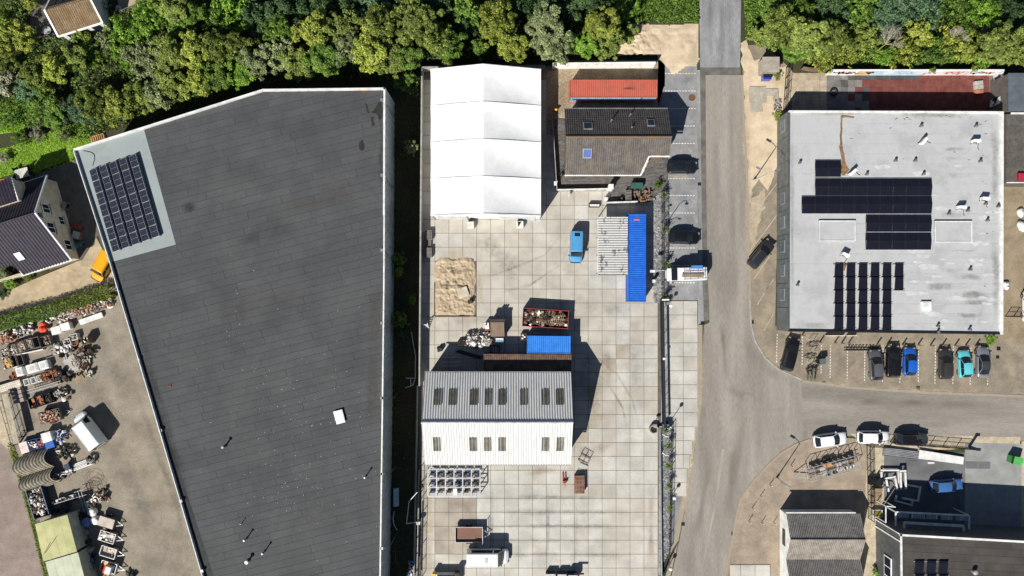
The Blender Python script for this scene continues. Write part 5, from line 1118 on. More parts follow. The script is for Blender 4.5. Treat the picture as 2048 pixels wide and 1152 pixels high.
def car(name, label, px, py, hd, L, W, Ht, pm, kind='hatch', roofm=None, rails=False, group=None):
    p = P(px, py, Ht*.6); rz = heading(*hd); root = thing(name, label, 'car', (p.x, p.y, 0), rz, group); h = W/2
    est = kind in ('estate', 'suv'); zb = .92 if kind != 'suv' else 1.0
    st = [(0,.70,zb-.30),(.012,.84,zb-.18),(.05,.94,zb-.05),(.14,.985,zb),(.35,1,zb),(.55,1,zb-.01),(.70,.99,zb-.02),(.80,.975,zb-.07),(.90,.93,zb-.15),(.965,.82,zb-.25),(.992,.66,zb-.36),(1,.55,zb-.44)]
    if kind == 'sedan' or kind == 'cabrio': st[2] = (.05,.92,zb-.07); st[3] = (.16,.98,zb-.01)
    mb = MB(); loft([sec((t-.5)*L, w*h, z, .22 if z > .6 else .22) for t, w, z in st], mb); body = mb.build('body', pm, root, smooth=True)
    # greenhouse
    if est: r0, r1 = .03, .09
    elif kind == 'hatch': r0, r1 = .04, .15
    else: r0, r1 = .13, .29
    f1, f0 = .53, .72
    X = lambda t: (t-.5)*L
    zB = zb-.02; wb, wr = h*.87, h*.68; zr = Ht
    nsub = 6; zmid = [0, .55, 1.0]
    def ring(t, z, w, bul=0): return [Vector((X(t)+bul*(1-(2*k/nsub-1)**2), -w+2*w*k/nsub, z+.05*(1-(2*k/nsub-1)**2)*(1 if z > zb else .3))) for k in range(nsub+1)]
    def patch(nm, a, b, m_, par=root, lift=0.0):
        q = MB(); q.v = [tuple(v+Vector((0,0,lift))) for v in a+b]; n_ = len(a); q.f = [[i, i+1, n_+i+1, n_+i] for i in range(n_-1)]; q.m = [0]*len(q.f); return q.build(nm, m_, par, smooth=True)
    bulF, bulR = .22, -.10
    A0 = ring(f0, zB, wb*.98, bulF); A1 = ring(f1, zr-.05, wr, .10); B1 = ring(r1, zr-.08, wr, -.06); B0 = ring(r0, zB, wb*.95, bulR)
    M1 = ring(f1*.55+r1*.45, zr, wr*1.02)
    patch('windscreen', A0, A1, m_cglass); patch('rear_window', B1, B0, m_cglass)
    q = MB(); allr = [A1, ring(f1-.06, zr-.012, wr*1.01), M1, ring(r1+.08, zr-.03, wr*1.01), B1]; n_ = nsub+1
    for s_ in allr: q.v += [tuple(v) for v in s_]
    q.f = [[k*n_+i, k*n_+i+1, (k+1)*n_+i+1, (k+1)*n_+i] for k in range(len(allr)-1) for i in range(nsub)]; q.m = [0]*len(q.f); q.build('roof', roofm or pm, root, smooth=True)
    for s in (0, nsub):
        a0, a1, m1, b1, b0 = A0[s], A1[s], M1[s], B1[s], B0[s]; low = Vector((M1[s].x, (1 if s else -1)*wb, zB))
        q = MB(); q.v = [tuple(v) for v in (a0, a1, m1, b1, b0, low)]; q.f = [[0,1,2,5],[5,2,3,4]]; q.m = [0,0]; q.build('side_window', m_cglass, root)
        q = MB(); q.bar(a0, a1, .07, .05); q.bar(b0, b1, .10, .06); q.bar(a1, m1, .05, .05); q.bar(m1, b1, .05, .05); q.bar(low, m1, .07, .03); q.build('pillars', pm, root)
        sg = 1 if s else -1
        o = MB().box((X(.66), sg*(h+.07), zb+.03), (.13,.22,.14)).build('mirror', pm, root)
        MB().box((X(.955), sg*h*.68, zb-.27), (.24,.30,.13), rz=-sg*.5).build('headlight', m_head, root)
        MB().box((X(.008), sg*h*.70, zb-.27), (.07,.24,.14), rz=sg*.3).build('tail_light', m_tail, root)
        if rails: MB().bar((X(.12), sg*wr*.96, zr+.03), (X(.52), sg*wr*.96, zr+.05), .04, .05).build('roof_rail', m_grey_m, root)
    MB().box((X(.985), 0, zb-.48), (.06,h*.95,.16)).build('grille', m_trimb, root)
    MB().box((X(.0), 0, .42), (.05,h*1.3,.16)).build('rear_bumper', m_trimb, root)
    q = MB(); q.box((X(.735), 0, zb+.0), (.12,h*1.35,.025)); q.build('cowl', m_trimb, root)
    wheels(root, L, W); return root
pb = lambda n, c, **k: paint('paint_'+n, c, **k)
CB = 'cars parked beside the fence'; CE = 'cars parked in front of the grey hall'; CS = 'cars parked along the side road'
car('car', 'black hatchback beside the tiled house, nosing toward the road', 1365.5,334,(1,0), 4.25,1.78,1.5, pb('navy_black',(.008,.010,.016)), 'hatch', group=CB)
car('car', 'glossy black car parked next to the white van with ladders', 1369.5,475,(1,.02), 4.4,1.8,1.48, pb('black',(.006,.006,.008)), 'hatch', group=CB)
car('car', 'dark grey estate car parked diagonally on the verge bays', 1524,507,(155,-185), 4.6,1.82,1.5, pb('charcoal',(.02,.021,.027)), 'estate', rails=True)
car('car', 'long black estate car beside the parked bicycles', 1582,708,(28,-108), 4.9,1.88,1.5, pb('black',(.006,.006,.008)), 'estate', group=CE)
car('car', 'mid-grey car, leftmost in the row in front of the grey hall', 1753,730,(-6,-100), 4.4,1.78,1.5, pb('mid_grey',(.11,.11,.125), metal=.3), 'hatch', group=CE)
car('car', 'black car between the grey and the blue car', 1788,723,(2,-100), 4.6,1.84,1.62, pb('black',(.006,.006,.008)), 'suv', group=CE)
car('car', 'vivid blue hatchback in the row in front of the grey hall', 1821,723,(1,-100), 4.05,1.74,1.5, pb('blue',(.012,.09,.42)), 'hatch', group=CE)
car('car', 'dark brown-grey car left of the turquoise car', 1892.5,728,(-1,-100), 4.35,1.8,1.55, pb('brown_grey',(.045,.04,.038), metal=.3), 'hatch', group=CE)
car('car', 'small turquoise hatchback in front of the grey hall', 1931,728,(-6,-100), 3.95,1.7,1.48, pb('turquoise',(.10,.46,.52)), 'hatch', group=CE)
car('car', 'silver-grey car with black soft top, rightmost in the hall row', 1967.5,725,(1,-100), 4.4,1.78,1.42, pb('silver_grey',(.24,.25,.27), metal=.4), 'cabrio', roofm=mat('soft_top', (.03,.031,.033), rough=.9), group=CE)
car('car', 'white car beside the scaffold trailer, leftmost along the side road', 1662,880,(100,-13), 4.75,1.85,1.5, pb('white',(.72,.73,.74)), 'hatch', group=CS)
car('car', 'white car between the other white car and the dark one', 1748.5,875,(100,1), 4.5,1.82,1.6, pb('white',(.72,.73,.74)), 'suv', group=CS)
car('car', 'dark grey car by the black railing along the side road', 1825.5,879,(100,2), 4.75,1.85,1.5, pb('dark_grey',(.035,.036,.042)), 'hatch', roofm=mat('black_glass_roof', (.01,.01,.012), rough=.1), group=CS)
car('car', 'blue-grey car standing in the shade of the dark unit', 1896,972,(100,-7), 4.6,1.8,1.5, pb('shade_blue',(.04,.12,.32)), 'hatch')
def van(label, px, py, hd, L, W, Ht, pm, nose=.15, ws=.11, group=None, skylight=None, rack=False, side_glass=True):
    p = P(px, py, Ht*.65); root = thing('van', label, 'van', (p.x, p.y, 0), heading(*hd), group); h = W/2; X = lambda t: (t-.5)*L
    zh = 1.05 if Ht > 2.1 else .95
    def vs(t, w, zt, zmid=None):
        zm = min(1.1, zt-.12); pts = [(w*.92,.26),(w*.99,.42),(w,.75),(w*.995,zm),(w*.96 if zt > 1.3 else w*.96,zt-.22 if zt > 1.5 else zt-.08),(w*.90,zt-.06),(w*.80,zt-.01),(w*.4,zt+.02)]
        return [Vector((X(t),-y,z)) for y, z in pts]+[Vector((X(t),0,zt+.03))]+[Vector((X(t),y,z)) for y, z in pts[::-1]]
    a = 1-nose; b = a-ws
    secs = [vs(0,.95*h,Ht-.10), vs(.012,.985*h,Ht-.03), vs(.06,h,Ht), vs(.4,h,Ht), vs(b-.03,h,Ht), vs(b,.99*h,Ht-.05), vs((a+b)/2,.985*h,(Ht+zh)/2+.05), vs(a,.98*h,zh), vs(a+nose*.5,.95*h,zh-.10), vs(a+nose*.85,.86*h,zh-.28), vs(1,.70*h,zh-.42)]
    mb = MB(); loft(secs, mb); mb.build('body', pm, root, smooth=False)
    g0, g1 = [v for v in secs[5]], [v for v in secs[7]]
    idx = list(range(5, 12))
    n_ = len(idx); q = MB(); mid = secs[6]
    for s_ in (secs[5], mid, secs[7]): q.v += [tuple(s_[i]*1.0+Vector((.03,0,.025))) for i in idx]
    q.f = [[k*n_+i, k*n_+i+1, (k+1)*n_+i+1, (k+1)*n_+i] for k in range(2) for i in range(n_-1)]; q.m = [0]*len(q.f); q.build('windscreen', m_cglass, root, smooth=True)
    for sg in (-1, 1):
        zt = Ht*.93
        MB().add([(X(a-.01),sg*(h*.985+.012),zh+.02),(X(b-.10),sg*(h*.995+.012),zh+.02),(X(b-.10),sg*(h*.962+.02),Ht-.27),(X(b+.01),sg*(h*.955+.02),Ht-.27)], [(0,1,2,3)]).build('side_window', m_cglass, root)
        if side_glass: MB().add([(X(b-.13),sg*(h*.995+.012),zh+.05),(X(.10),sg*(h*.995+.012),zh+.05),(X(.12),sg*(h*.962+.02),Ht-.29),(X(b-.13),sg*(h*.962+.02),Ht-.29)], [(0,1,2,3)]).build('side_window', m_cglass, root)
        MB().box((X(a-.03), sg*(h+.12), zh+.1), (.14,.26,.26)).build('mirror', m_trimb, root)
        MB().box((X(.965), sg*h*.7, zh-.34), (.22,.3,.2), rz=-sg*.45).build('headlight', m_head, root)
        MB().box((X(.0), sg*h*.9, 1.0), (.06,.14,.5)).build('tail_light', m_tail, root)
        MB().bar((X(.06), sg*h*.83, Ht+.02), (X(b-.03), sg*h*.83, Ht+.02), .03, .03).build('roof_seam', pm, root)
    MB().add([(X(0)-.012,-h*.8,1.15),(X(0)-.012,h*.8,1.15),(X(0)-.012,h*.74,Ht-.3),(X(0)-.012,-h*.74,Ht-.3)], [(0,1,2,3)]).build('rear_window', m_cglass, root)
    MB().box((X(.995),0,.42), (.10,W*.8,.22)).build('front_bumper', m_trimb, root); MB().box((X(0)-.02,0,.42), (.10,W*.85,.16)).build('rear_bumper', m_trimb, root)
    q = MB()
    for k in range(1, 7): q.box((X(.05+k*.088),0,Ht+.025), (.03,W*.72,.012))
    q.build('roof_ribs', pm, root)
    if skylight: MB().box((X(skylight[0]),0,Ht+.04), (skylight[1],skylight[2],.05)).build('roof_vent', skylight[3], root)
    if rack:
        for t in (.06,.25,.44,.58): MB().box((X(t),0,Ht+.16), (.06,W*.88,.05)).build('rack_bar', m_galv, root)
        for sg in (-1, 1): MB().bar((X(.03),sg*W*.42,Ht+.2), (X(.6),sg*W*.42,Ht+.2), .05).build('rack_rail', m_galv, root)
    wheels(root, L, W, .34, .33, -.31); return root
van('light blue small van parked alone on the slab yard', 1153,494,(-.03,1), 4.4,1.8,1.85, pb('sky_blue',(.07,.27,.52)), nose=.2, ws=.14, skylight=(.12,.45,.75,m_cglass))
van('white panel van with its bonnet toward the salvage heaps', 172,862,(-45,-59), 5.5,2.0,2.5, pb('white_van',(.66,.69,.71)), side_glass=False)
van('white camper van beside the brown-floored trailer', 976,1117,(1,0), 5.9,2.05,2.4, pb('camper_white',(.74,.75,.76)), skylight=(.47,.42,.62,mat('grey_lid', (.45,.46,.47))))
van('orange-yellow small van tucked against the warehouse wall', 203,532,(-95,170), 4.6,1.8,1.85, pb('orange_yellow',(.70,.32,.006)), nose=.2, ws=.13)
wv = van('white van with roof rack parked tail to the road', 1372,548,(-1,.03), 5.6,1.95,2.15, pb('white',(.72,.73,.74)), rack=True, side_glass=False)
q = P(1391,541,2.5); ld = thing('ladder', 'blue and silver ladder lying on the white van roof rack', 'ladder', (q.x, q.y, 2.38), R(2))
for s in (-.22, .22): MB().box((0,s,.05), (3.0,.06,.09)).build('rail', m_galv, ld)
for k in range(9): MB().tube((-1.3+k*.325,-.22,.05), (-1.3+k*.325,.22,.05), .025).build('rung', m_galv, ld)
q = P(1394,538,2.5); MB().box((0,0,0), (1.6,.42,.06)).build('blue_board', mat('blue_board', (.05,.16,.45)))
o = bpy.data.objects['blue_board']; o.location = (q.x, q.y+.28, 2.52); tag(o, 'blue board strapped on the white van rack beside the ladder', 'board')
q = P(1386,551,2.45); o = MB().box((0,0,0), (3.0,.5,.07)).build('plank', mat('old_plank', (.22,.17,.12), rough=.9, fine=.3)); o.location = (q.x, q.y, 2.42); tag(o, 'brown planks on the near side of the white van rack', 'plank')
car('car', 'white car at the right edge in the brown yard', 2062,612,(0,-1), 4.4,1.8,1.5, pb('white',(.72,.73,.74)), 'hatch')
# ------------------------------------------------------------------ yard objects: materials
m_rust = mat('rusty_steel', (.13,.06,.035), (.19,.10,.06), rough=.85, metal=.2, fine=.3, fscale=6)
m_brownc = mat('container_brown', (.085,.05,.038), (.12,.075,.055), rough=.7, fine=.25, stain=(.22,.13,.08), stain_amt=.5, stain_scale=.8)
m_redc = mat('container_red', (.50,.12,.08), (.42,.1,.07), rough=.6, fine=.12, stain=(.22,.07,.045), stain_amt=.45, stain_scale=.9, stain_w=.15)
m_bluec = mat('container_blue', (.008,.10,.50), (.010,.12,.55), rough=.45, fine=.06)
m_blue20 = mat('container_bright_blue', (.02,.17,.60), (.025,.19,.63), rough=.5, fine=.06)
m_bluew = mat('container_pale_blue', (.16,.30,.46), (.3,.42,.52), scale=1.5, rough=.6, fine=.2)
m_wood = mat('pallet_wood', (.27,.20,.125), (.36,.275,.18), rough=.9, fine=.25, rnd=.2)
m_woodg = mat('grey_wood', (.17,.155,.14), (.23,.21,.19), rough=.95, fine=.25, rnd=.15)
m_redp = mat('red_paint', (.36,.05,.035), rough=.5)
m_crate = mat('crate_brown', (.13,.09,.06), (.18,.13,.09), rough=.9, fine=.3)
m_terra = mat('terracotta', (.33,.125,.06), (.42,.17,.09), rough=.9, fine=.2)
m_wplas = mat('white_plastic', (.66,.66,.64), rough=.6, fine=.15)
m_deck = mat('deck_board', (.10,.095,.09), (.145,.138,.13), rough=.9, fine=.25, island=.22, stretch=(.4,3,1))
m_ivory = mat('ivory_sheet', (.48,.48,.43), rough=.7, fine=.1)
m_scrapd = mat('scrap_dark', (.05,.042,.037), rough=.7, metal=.4, fine=.4, island=.5)
m_scrapl = mat('scrap_pale', (.40,.37,.33), rough=.6, metal=.3, fine=.3, island=.45)
def container(label, px, py, rz, L, m, side=None, group=None, H_=2.59):
    p = P(px, py, H_); root = thing('shipping_container', label, 'container', (p.x, p.y, 0), rz, group); W = 2.44; side = side or m
    MB().corr((-L/2+.08,-W/2+.08,H_-.05), (L-.16,0,0), (0,W-.16,0), .26, .022).build('roof', m, root)
    for s in (-1, 1):
        MB().corr((-L/2+.12,s*(W/2-.03),.15), (L-.24,0,0), (0,0,H_-.3), .28, .025).build('side_wall', side if s < 0 else m, root, fix=False)
        for z in (.08, H_-.06): MB().box((0,s*(W/2-.05),z), (L-.1,.10,.12)).build('side_rail', m, root)
    MB().corr((-L/2+.04,-W/2+.1,.15), (0,W-.2,0), (0,0,H_-.3), .28, .025).build('end_wall', m, root, fix=False)
    for s in (-1, 1):
        d = MB().box((L/2-.04,s*W/4,H_/2), (.05,W/2-.12,H_-.3)).build('door', m, root)
        for k in (.15,.38): MB().tube((L/2,s*W*k,.2), (L/2,s*W*k,H_-.2), .02).build('locking_bar', m_galv, d)
    for x in (-1, 1):
        MB().box((x*(L/2-.05),0,H_-.05), (.10,W-.3,.11)).build('end_rail', m, root)
        for y in (-1, 1):
            MB().box((x*(L/2-.06),y*(W/2-.06),H_/2), (.12,.12,H_-.22)).build('corner_post', m, root)
            for z in (.06, H_-.04): MB().box((x*(L/2-.09),y*(W/2-.08),z), (.18,.165,.13)).build('corner_casting', m, root)
    return root
container('rust-stained red container with pale blue side beside the tiled house', 1227,177,0, 12.19, m_redc, m_bluew)
container('long deep-blue container standing upright beside the ribbed white canopy', 1274.5,516,R(-90), 12.19, m_bluec)
container('short bright blue container behind the metal shed', 1097.5,689.5,R(-.5), 6.06, m_blue20)
container('long rusty brown container half shaded by the metal shed', 1055,726,R(-.3), 12.19, m_brownc)
q = P(1273.5,438,2.6); o = MB().box((0,0,0), (.8,.25,.01)).build('red_label', mat('label_red', (.5,.12,.1))); o.location = (q.x, q.y-.1, 2.62); tag(o, 'small red label plate on top of the deep-blue container', 'label plate')
rc_ = bpy.data.objects['shipping_container']; track('scuffed_patch', [(1243,178),(1258,177),(1274,179)], .55, film_mat('scuff_film', (.12,.05,.04)), 2.62, .9, rc_, 2.6)
# ribbed white canopy beside the container
c0, c1 = P(1196,434,2.75), P(1256,550,2.75); cn = thing('ribbed_canopy', 'white ribbed sheet canopy with dark dirt streaks beside the blue container', 'canopy', (c0.x, c1.y, 0))
nrib = 8
for k in range(nrib):
    ya = c0.y+(c1.y-c0.y)*k/nrib; yb = c0.y+(c1.y-c0.y)*(k+1.0)/nrib
    MB().corr((c0.x,yb,2.75+.006*(k % 2)), (0,ya-yb,0), (c1.x-c0.x-.03,0,.05), .26, .05, seg=4).build('roof_sheet', mat('canopy_white', (.48,.48,.465), (.40,.40,.39), rough=.6, fine=.1, fscale=4, stain=(.06,.06,.06), stain_amt=.8, stain_scale=1.3, stain_w=.02, stain_t=.56, stretch=(1.2,.7,1)), cn, world=True)
for x in (c0.x+.1, c1.x-.1):
    for t in (.02,.35,.66,.98): y = c0.y+(c1.y-c0.y)*t; MB().box((x,y,1.35), (.1,.1,2.7)).build('post', m_galv, cn, world=True)
for x in (c0.x, c1.x-.06): MB().box((x,(c0.y+c1.y)/2,2.66), (.1,c0.y-c1.y,.12)).build('edge_beam', m_trim, cn, world=True)

def scrap(name, parent, w, d, z, n, seed, mats, long=.9):
    rg = random.Random(seed); mb = MB()
    for k in range(n):
        t = rg.random(); c = (rg.uniform(-w/2,w/2), rg.uniform(-d/2,d/2), z+rg.uniform(-.1,.25))
        if t < .5:
            L = rg.uniform(.3,1)*long; a = rg.uniform(0,6.28); e = Vector((math.cos(a)*L/2, math.sin(a)*L/2, rg.uniform(-.15,.15))); mb.bar(Vector(c)-e, Vector(c)+e, rg.uniform(.03,.1), mi=rg.randrange(len(mats)))
        elif t < .8: mb.box(c, (rg.uniform(.15,.6)*long, rg.uniform(.1,.4)*long, rg.uniform(.03,.3)), rg.uniform(0,6.28), rg.uniform(-.4,.4), rg.uniform(-.4,.4), mi=rg.randrange(len(mats)))
        else:
            a = rg.uniform(0,6.28); r = rg.uniform(.1,.3); mb.tube(Vector(c), Vector(c)+Vector((math.cos(a), math.sin(a), .2))*rg.uniform(.1,.6), r, n=9, mi=rg.randrange(len(mats)))
    o = mb.build(name, mats, parent, fix=False); o['kind'] = 'stuff'; return o
def openbox(root, L, W, H_, m, t=.06, z0=0.0, name='side_panel'):
    for s in (-1, 1):
        MB().box((0,s*(W/2-t/2),z0+H_/2), (L,t,H_)).build(name, m, root); MB().box((s*(L/2-t/2),0,z0+H_/2), (t,W-2*t,H_)).build(name, m, root)
    MB().box((0,0,z0+.05), (L-2*t,W-2*t,.06)).build('floor', m, root)
# scrap skip
p = P(1091,637,1.6); sk = thing('scrap_skip', 'red-rimmed open skip heaped with scrap metal', 'skip', (p.x, p.y, 0), R(-3.5))
openbox(sk, 6.4, 2.5, 1.55, mat('skip_dark', (.035,.028,.026), rough=.7))
for s in (-1, 1): MB().box((0,s*1.25,1.58), (6.5,.06,.08)).build('rim', m_redp, sk); MB().box((s*3.2,0,1.58), (.06,2.4,.08)).build('rim', m_redp, sk)
scrap('scrap', sk, 5.9, 2.0, 1.2, 260, 3, [m_scrapd, m_scrapl, m_rust, m_crate], 1.3)
lf = MB()
for k in range(6): lf.bar((.9+k*.28,-.7+k*.05,1.7), (1.2+k*.28,.5+k*.05,1.9), .05)
for k in range(3): lf.bar((.8,-.6+k*.5,1.75), (2.8,-.5+k*.5,1.8), .06)
lf.build('metal_frame', m_wood, sk)
p = P(995,655,1.7); rb = thing('waste_press', 'brown steel hopper box beside the scrap heap', 'hopper', (p.x, p.y, 0), R(1))
MB().box((0,-.2,.85), (2.0,2.2,1.7)).build('body', m_brownc, rb); MB().box((0,-.25,1.73), (1.9,2.0,.06), rx=R(3)).build('lid', mat('brown_lid', (.17,.12,.085), (.22,.165,.12), rough=.8, fine=.25, stretch=(4,.5,1)), rb); MB().box((0,1.0,1.6), (2.1,.35,.4)).build('hopper_top', m_scrapd, rb)
for k in range(3): MB().tube((-.25+k*.3,1.35,1.5), (-.25+k*.3,1.35,2.0), .13).build('cylinder', m_dark, rb)
p = P(974,652,1.0); tb = thing('compressor', 'small white machine with red frame left of the brown hopper', 'machine', (p.x, p.y, 0), .1)
MB().box((0,0,.55), (.55,.9,1.0)).build('body', m_wplas, tb); MB().tube((-.1,.2,1.05), (-.1,.2,1.2), .12).build('cap', m_dark, tb); MB().box((.1,-.62,.3), (1.0,.12,.5)).build('frame', m_redp, tb)
p = P(957,679,.5); ph = thing('scrap_heap', 'tangled heap of pale scrap metal beside the brown hopper', 'scrap heap', (p.x, p.y, 0))
scrap('scrap', ph, 3.6, 1.8, .35, 240, 8, [m_scrapl, m_scrapl, m_wplas, m_scrapd], 1.0); scrap('pieces', ph, 2.6, 1.2, .75, 80, 9, [m_scrapl, m_wplas, m_scrapd], .9)
for k, (x, y, r) in enumerate([(924,686,.2),(977,684,1.2)]):
    p = P(x, y, .4); t = thing('radiator', ['dark ribbed radiator at the left end of the scrap heap', 'pale ribbed radiators at the right end of the scrap heap'][k], 'radiator', (p.x, p.y, 0), r)
    for j in range(6): MB().box((-.5+j*.2,0,.35), (.1,.8,.6)).build('rib', m_scrapl if k else m_scrapd, t)
    for s in (-.33,.33): MB().tube((-.6,s,.35), (.6,s,.35), .04).build('pipe', m_grey_m, t)
p = P(999,681,.9); t = thing('chest_freezer', 'white and blue chest box below the brown hopper', 'box', (p.x, p.y, 0)); MB().box((0,0,.4), (1.1,.7,.8)).build('body', m_wplas, t); MB().box((0,-.1,.83), (1.1,.42,.06)).build('lid', mat('pale_blue_lid', (.2,.32,.42), rough=.4), t); MB().box((0,.22,.83), (1.1,.2,.07)).build('panel', m_wplas, t)
p = P(1047,674,.7); t = thing('crate', 'small brown crate with white cartons left of the short blue container', 'crate', (p.x, p.y, 0)); openbox(t, .8, .9, .7, m_crate)
for a, b in ((-.15,-.2),(.15,0),(-.1,.22)): MB().box((a,b,.55), (.25,.2,.3)).build('carton', m_wplas, t)
p = P(990,699,.5); t = thing('steel_surround', 'black square steel frame lying in the shed shadow', 'frame', (p.x, p.y, 0), R(-6))
for s in (-1, 1): MB().box((0,s*.5,.25), (1.3,.1,.5)).build('side', m_dark, t); MB().box((s*.62,0,.25), (.1,.95,.5)).build('side', m_dark, t)
p = P(935,708,.3); t = thing('steel_profiles', 'bundle of long dark steel profiles in the shed shadow', 'profiles', (p.x, p.y, 0), R(-16))
for k in range(5): MB().box((.1*k,-.22+k*.11,.1+.02*k), (3.6,.08,.14)).build('profile', m_scrapd, t)
p = P(904,724,.9); t = thing('steel_rack', 'dark steel rack with long beams standing in the shed shadow', 'rack', (p.x, p.y, 0))
for x in (-1.2, 0, 1.2):
    for y in (-.6, .6): MB().box((x,y,.7), (.1,.1,1.4)).build('post', m_grey_m, t)
for y in (-.6, 0, .6):
    for z in (.5, 1.2): MB().box((0,y,z), (2.9,.12,.1)).build('beam', m_scrapl, t)
p = P(942,725,.3); t = thing('steel_ladder', 'grey ladder-like frame lying in the shed shadow', 'frame', (p.x, p.y, 0), R(-4))
for s in (-.4,.4): MB().box((0,s,.15), (2.4,.08,.1)).build('rail', m_scrapl, t)
for k in range(8): MB().box((-1.05+k*.3,0,.15), (.06,.8,.06)).build('rung', m_scrapl, t)
p = P(879,700,.8); t = thing('sack_truck', 'dark hand truck near the shed north-west corner', 'hand truck', (p.x, p.y, 0), .3)
MB().box((0,0,.4), (.6,.5,.7)).build('load', m_scrapd, t)
for s in (-.3,.3): MB().tube((s,.3,.0), (s,-.2,1.2), .03).build('handle', m_grey_m, t); MB().tube((s-.04,.3,.16), (s+.04,.3,.16), .16, n=12).build('wheel', m_black, t)
for k in range(4):
    p = P(1158,752+k*13,.4); t = thing('steel_trestle', ['topmost','second','third','lowest'][k]+' of the metal frames stacked in shade at the shed east end', 'frame', (p.x, p.y, 0), R(-3+2*k))
    for s in (-.25,.25): MB().box((0,s,.3+.1*k), (2.2,.06,.08)).build('rail', m_grey_m, t)
    for j in range(6): MB().box((-1+j*.4,0,.3+.1*k), (.05,.5,.05)).build('rung', m_grey_m, t)
# pallets
def pallet_mesh(m):
    mb = MB()
    for y in (-.36,0,.36): mb.box((0,y,.05), (1.2,.1,.09))
    for k in range(7): mb.box((-.54+k*.18,0,.115), (.12,.8,.024))
    for x in (-.5,0,.5): mb.box((x,0,.012), (.1,.8,.02))
    return mb.mesh('pallet', m)
PM = {'w': pallet_mesh(m_wood), 'g': pallet_mesh(m_woodg), 'r': pallet_mesh(mat('red_brown_wood', (.2,.11,.08), (.26,.15,.11), rough=.9, fine=.3))}
def pallets(px, py, rz, n, kind, label, sx=1.0, sy=1.0):
    p = P(px, py, n*.145)
    for k in range(n):
        lab = ('topmost ' if k == n-1 else ordw(n-1-k)+' from top, ')+label
        o = obj('pallet', PM[kind], None, (p.x+random.uniform(-.03,.03), p.y+random.uniform(-.03,.03), k*.145), (0,0,rz+random.uniform(-.04,.04)), (sx, sy, 1)); tag(o, lab, 'pallet', 'pallets: '+label)
pallets(857,470,R(90),5,'g','grey pallet in the northmost stack by the west wall',1.1,1.2); pallets(856.5,488,R(84),3,'g','grey pallet in the middle stack by the yard west wall',.9,1.0); pallets(857,505,R(90),5,'g','grey pallet in the southmost stack by the yard west wall',1.1,1.2)
pallets(1159,961,R(0),6,'r','red-brown pallet, back stack right of the metal shed',1.15,1.6); pallets(1159,979,R(0),6,'r','red-brown pallet, front stack right of the metal shed',1.15,1.5)
# concrete ballast blocks at the marquee front
for k, (x, y) in enumerate(((941,450),(1040,449))):
    p = P(x, y, .9); t = thing('ballast_block', ['left','right'][k]+' white ballast block in front of the marquee', 'ballast block', (p.x, p.y, 0), R(3), 'marquee ballast blocks')
    MB().box((0,0,.45), (.95,.95,.9)).build('block', mat('white_concrete', (.55,.54,.51), rough=.9, fine=.1), t); MB().box((0,.65,.6), (.5,.35,1.2)).build('anchor_post', m_dark, t)
    if k: MB().add([(-.3,-.4,.905),(.25,.4,.905),(-.3,.4,.905)], [(0,1,2)]).build('socket', m_dark, t)
p = P(1064,442); o = MB().box((0,0,.02), (1.0,.5,.05)).build('steel_plate', m_galv); o.location = p; tag(o, 'flat grey steel plate on the slabs at the marquee corner', 'plate')
p = P(1189,410,.5); t = thing('planter_bench', 'dark bench with pale seat on the slabs south of the deck', 'bench', (p.x, p.y, 0)); MB().box((0,0,.25), (1.5,.6,.5)).build('base', m_dark, t); MB().box((0,-.05,.52), (1.35,.3,.06)).build('seat', m_wplas, t)
p = P(1138,388,1.0); t = thing('info_board', 'small white notice board beside the deck steps', 'sign', (p.x, p.y, 0)); MB().box((0,0,.5), (.08,.08,1.0)).build('post', m_grey_m, t); MB().box((0,-.05,.85), (.1,.7,.5)).build('panel', m_wplas, t)
# plate and tool on the sand
p = P(926,585,.3); o = MB().box((0,0,.05), (1.5,1.4,.08), rz=.35).build('plasterboard', mat('pale_board', (.48,.43,.35), rough=.9)); o.location = (p.x,p.y,.3); tag(o, 'pale square board lying on the sand pit', 'board')
p = P(941,603,.4); t = thing('plate_compactor', 'small yellow and black compactor standing on the sand pit', 'compactor', (p.x, p.y, .15), .4); MB().box((0,0,.1), (.8,.5,.1)).build('base_plate', m_dark, t); MB().box((0,0,.4), (.5,.4,.45)).build('engine', m_scrapd, t); MB().tube((-.3,-.15,.3), (-.9,-.3,.7), .03).build('handle', mat('yellow_paint', (.6,.38,.02)), t); MB().tube((.2,.2,.3), (.5,.8,.8), .03).build('handle', m_dark, t)
p = P(850.5,650,1.0); t = thing('folding_rack', 'white folding rack leaning by the yard west wall', 'rack', (p.x, p.y, 0), R(5))
for s in (-.35,.35): MB().bar((s,-.6,0), (s,.2,1.3), .06).build('rail', m_wplas, t); MB().bar((s,.6,0), (s,.2,1.3), .06).build('rail', m_wplas, t)
for k in range(5): MB().bar((-.35,-.45+k*.13,.3+k*.2), (.35,-.45+k*.13,.3+k*.2), .07).build('slat', m_wplas, t)
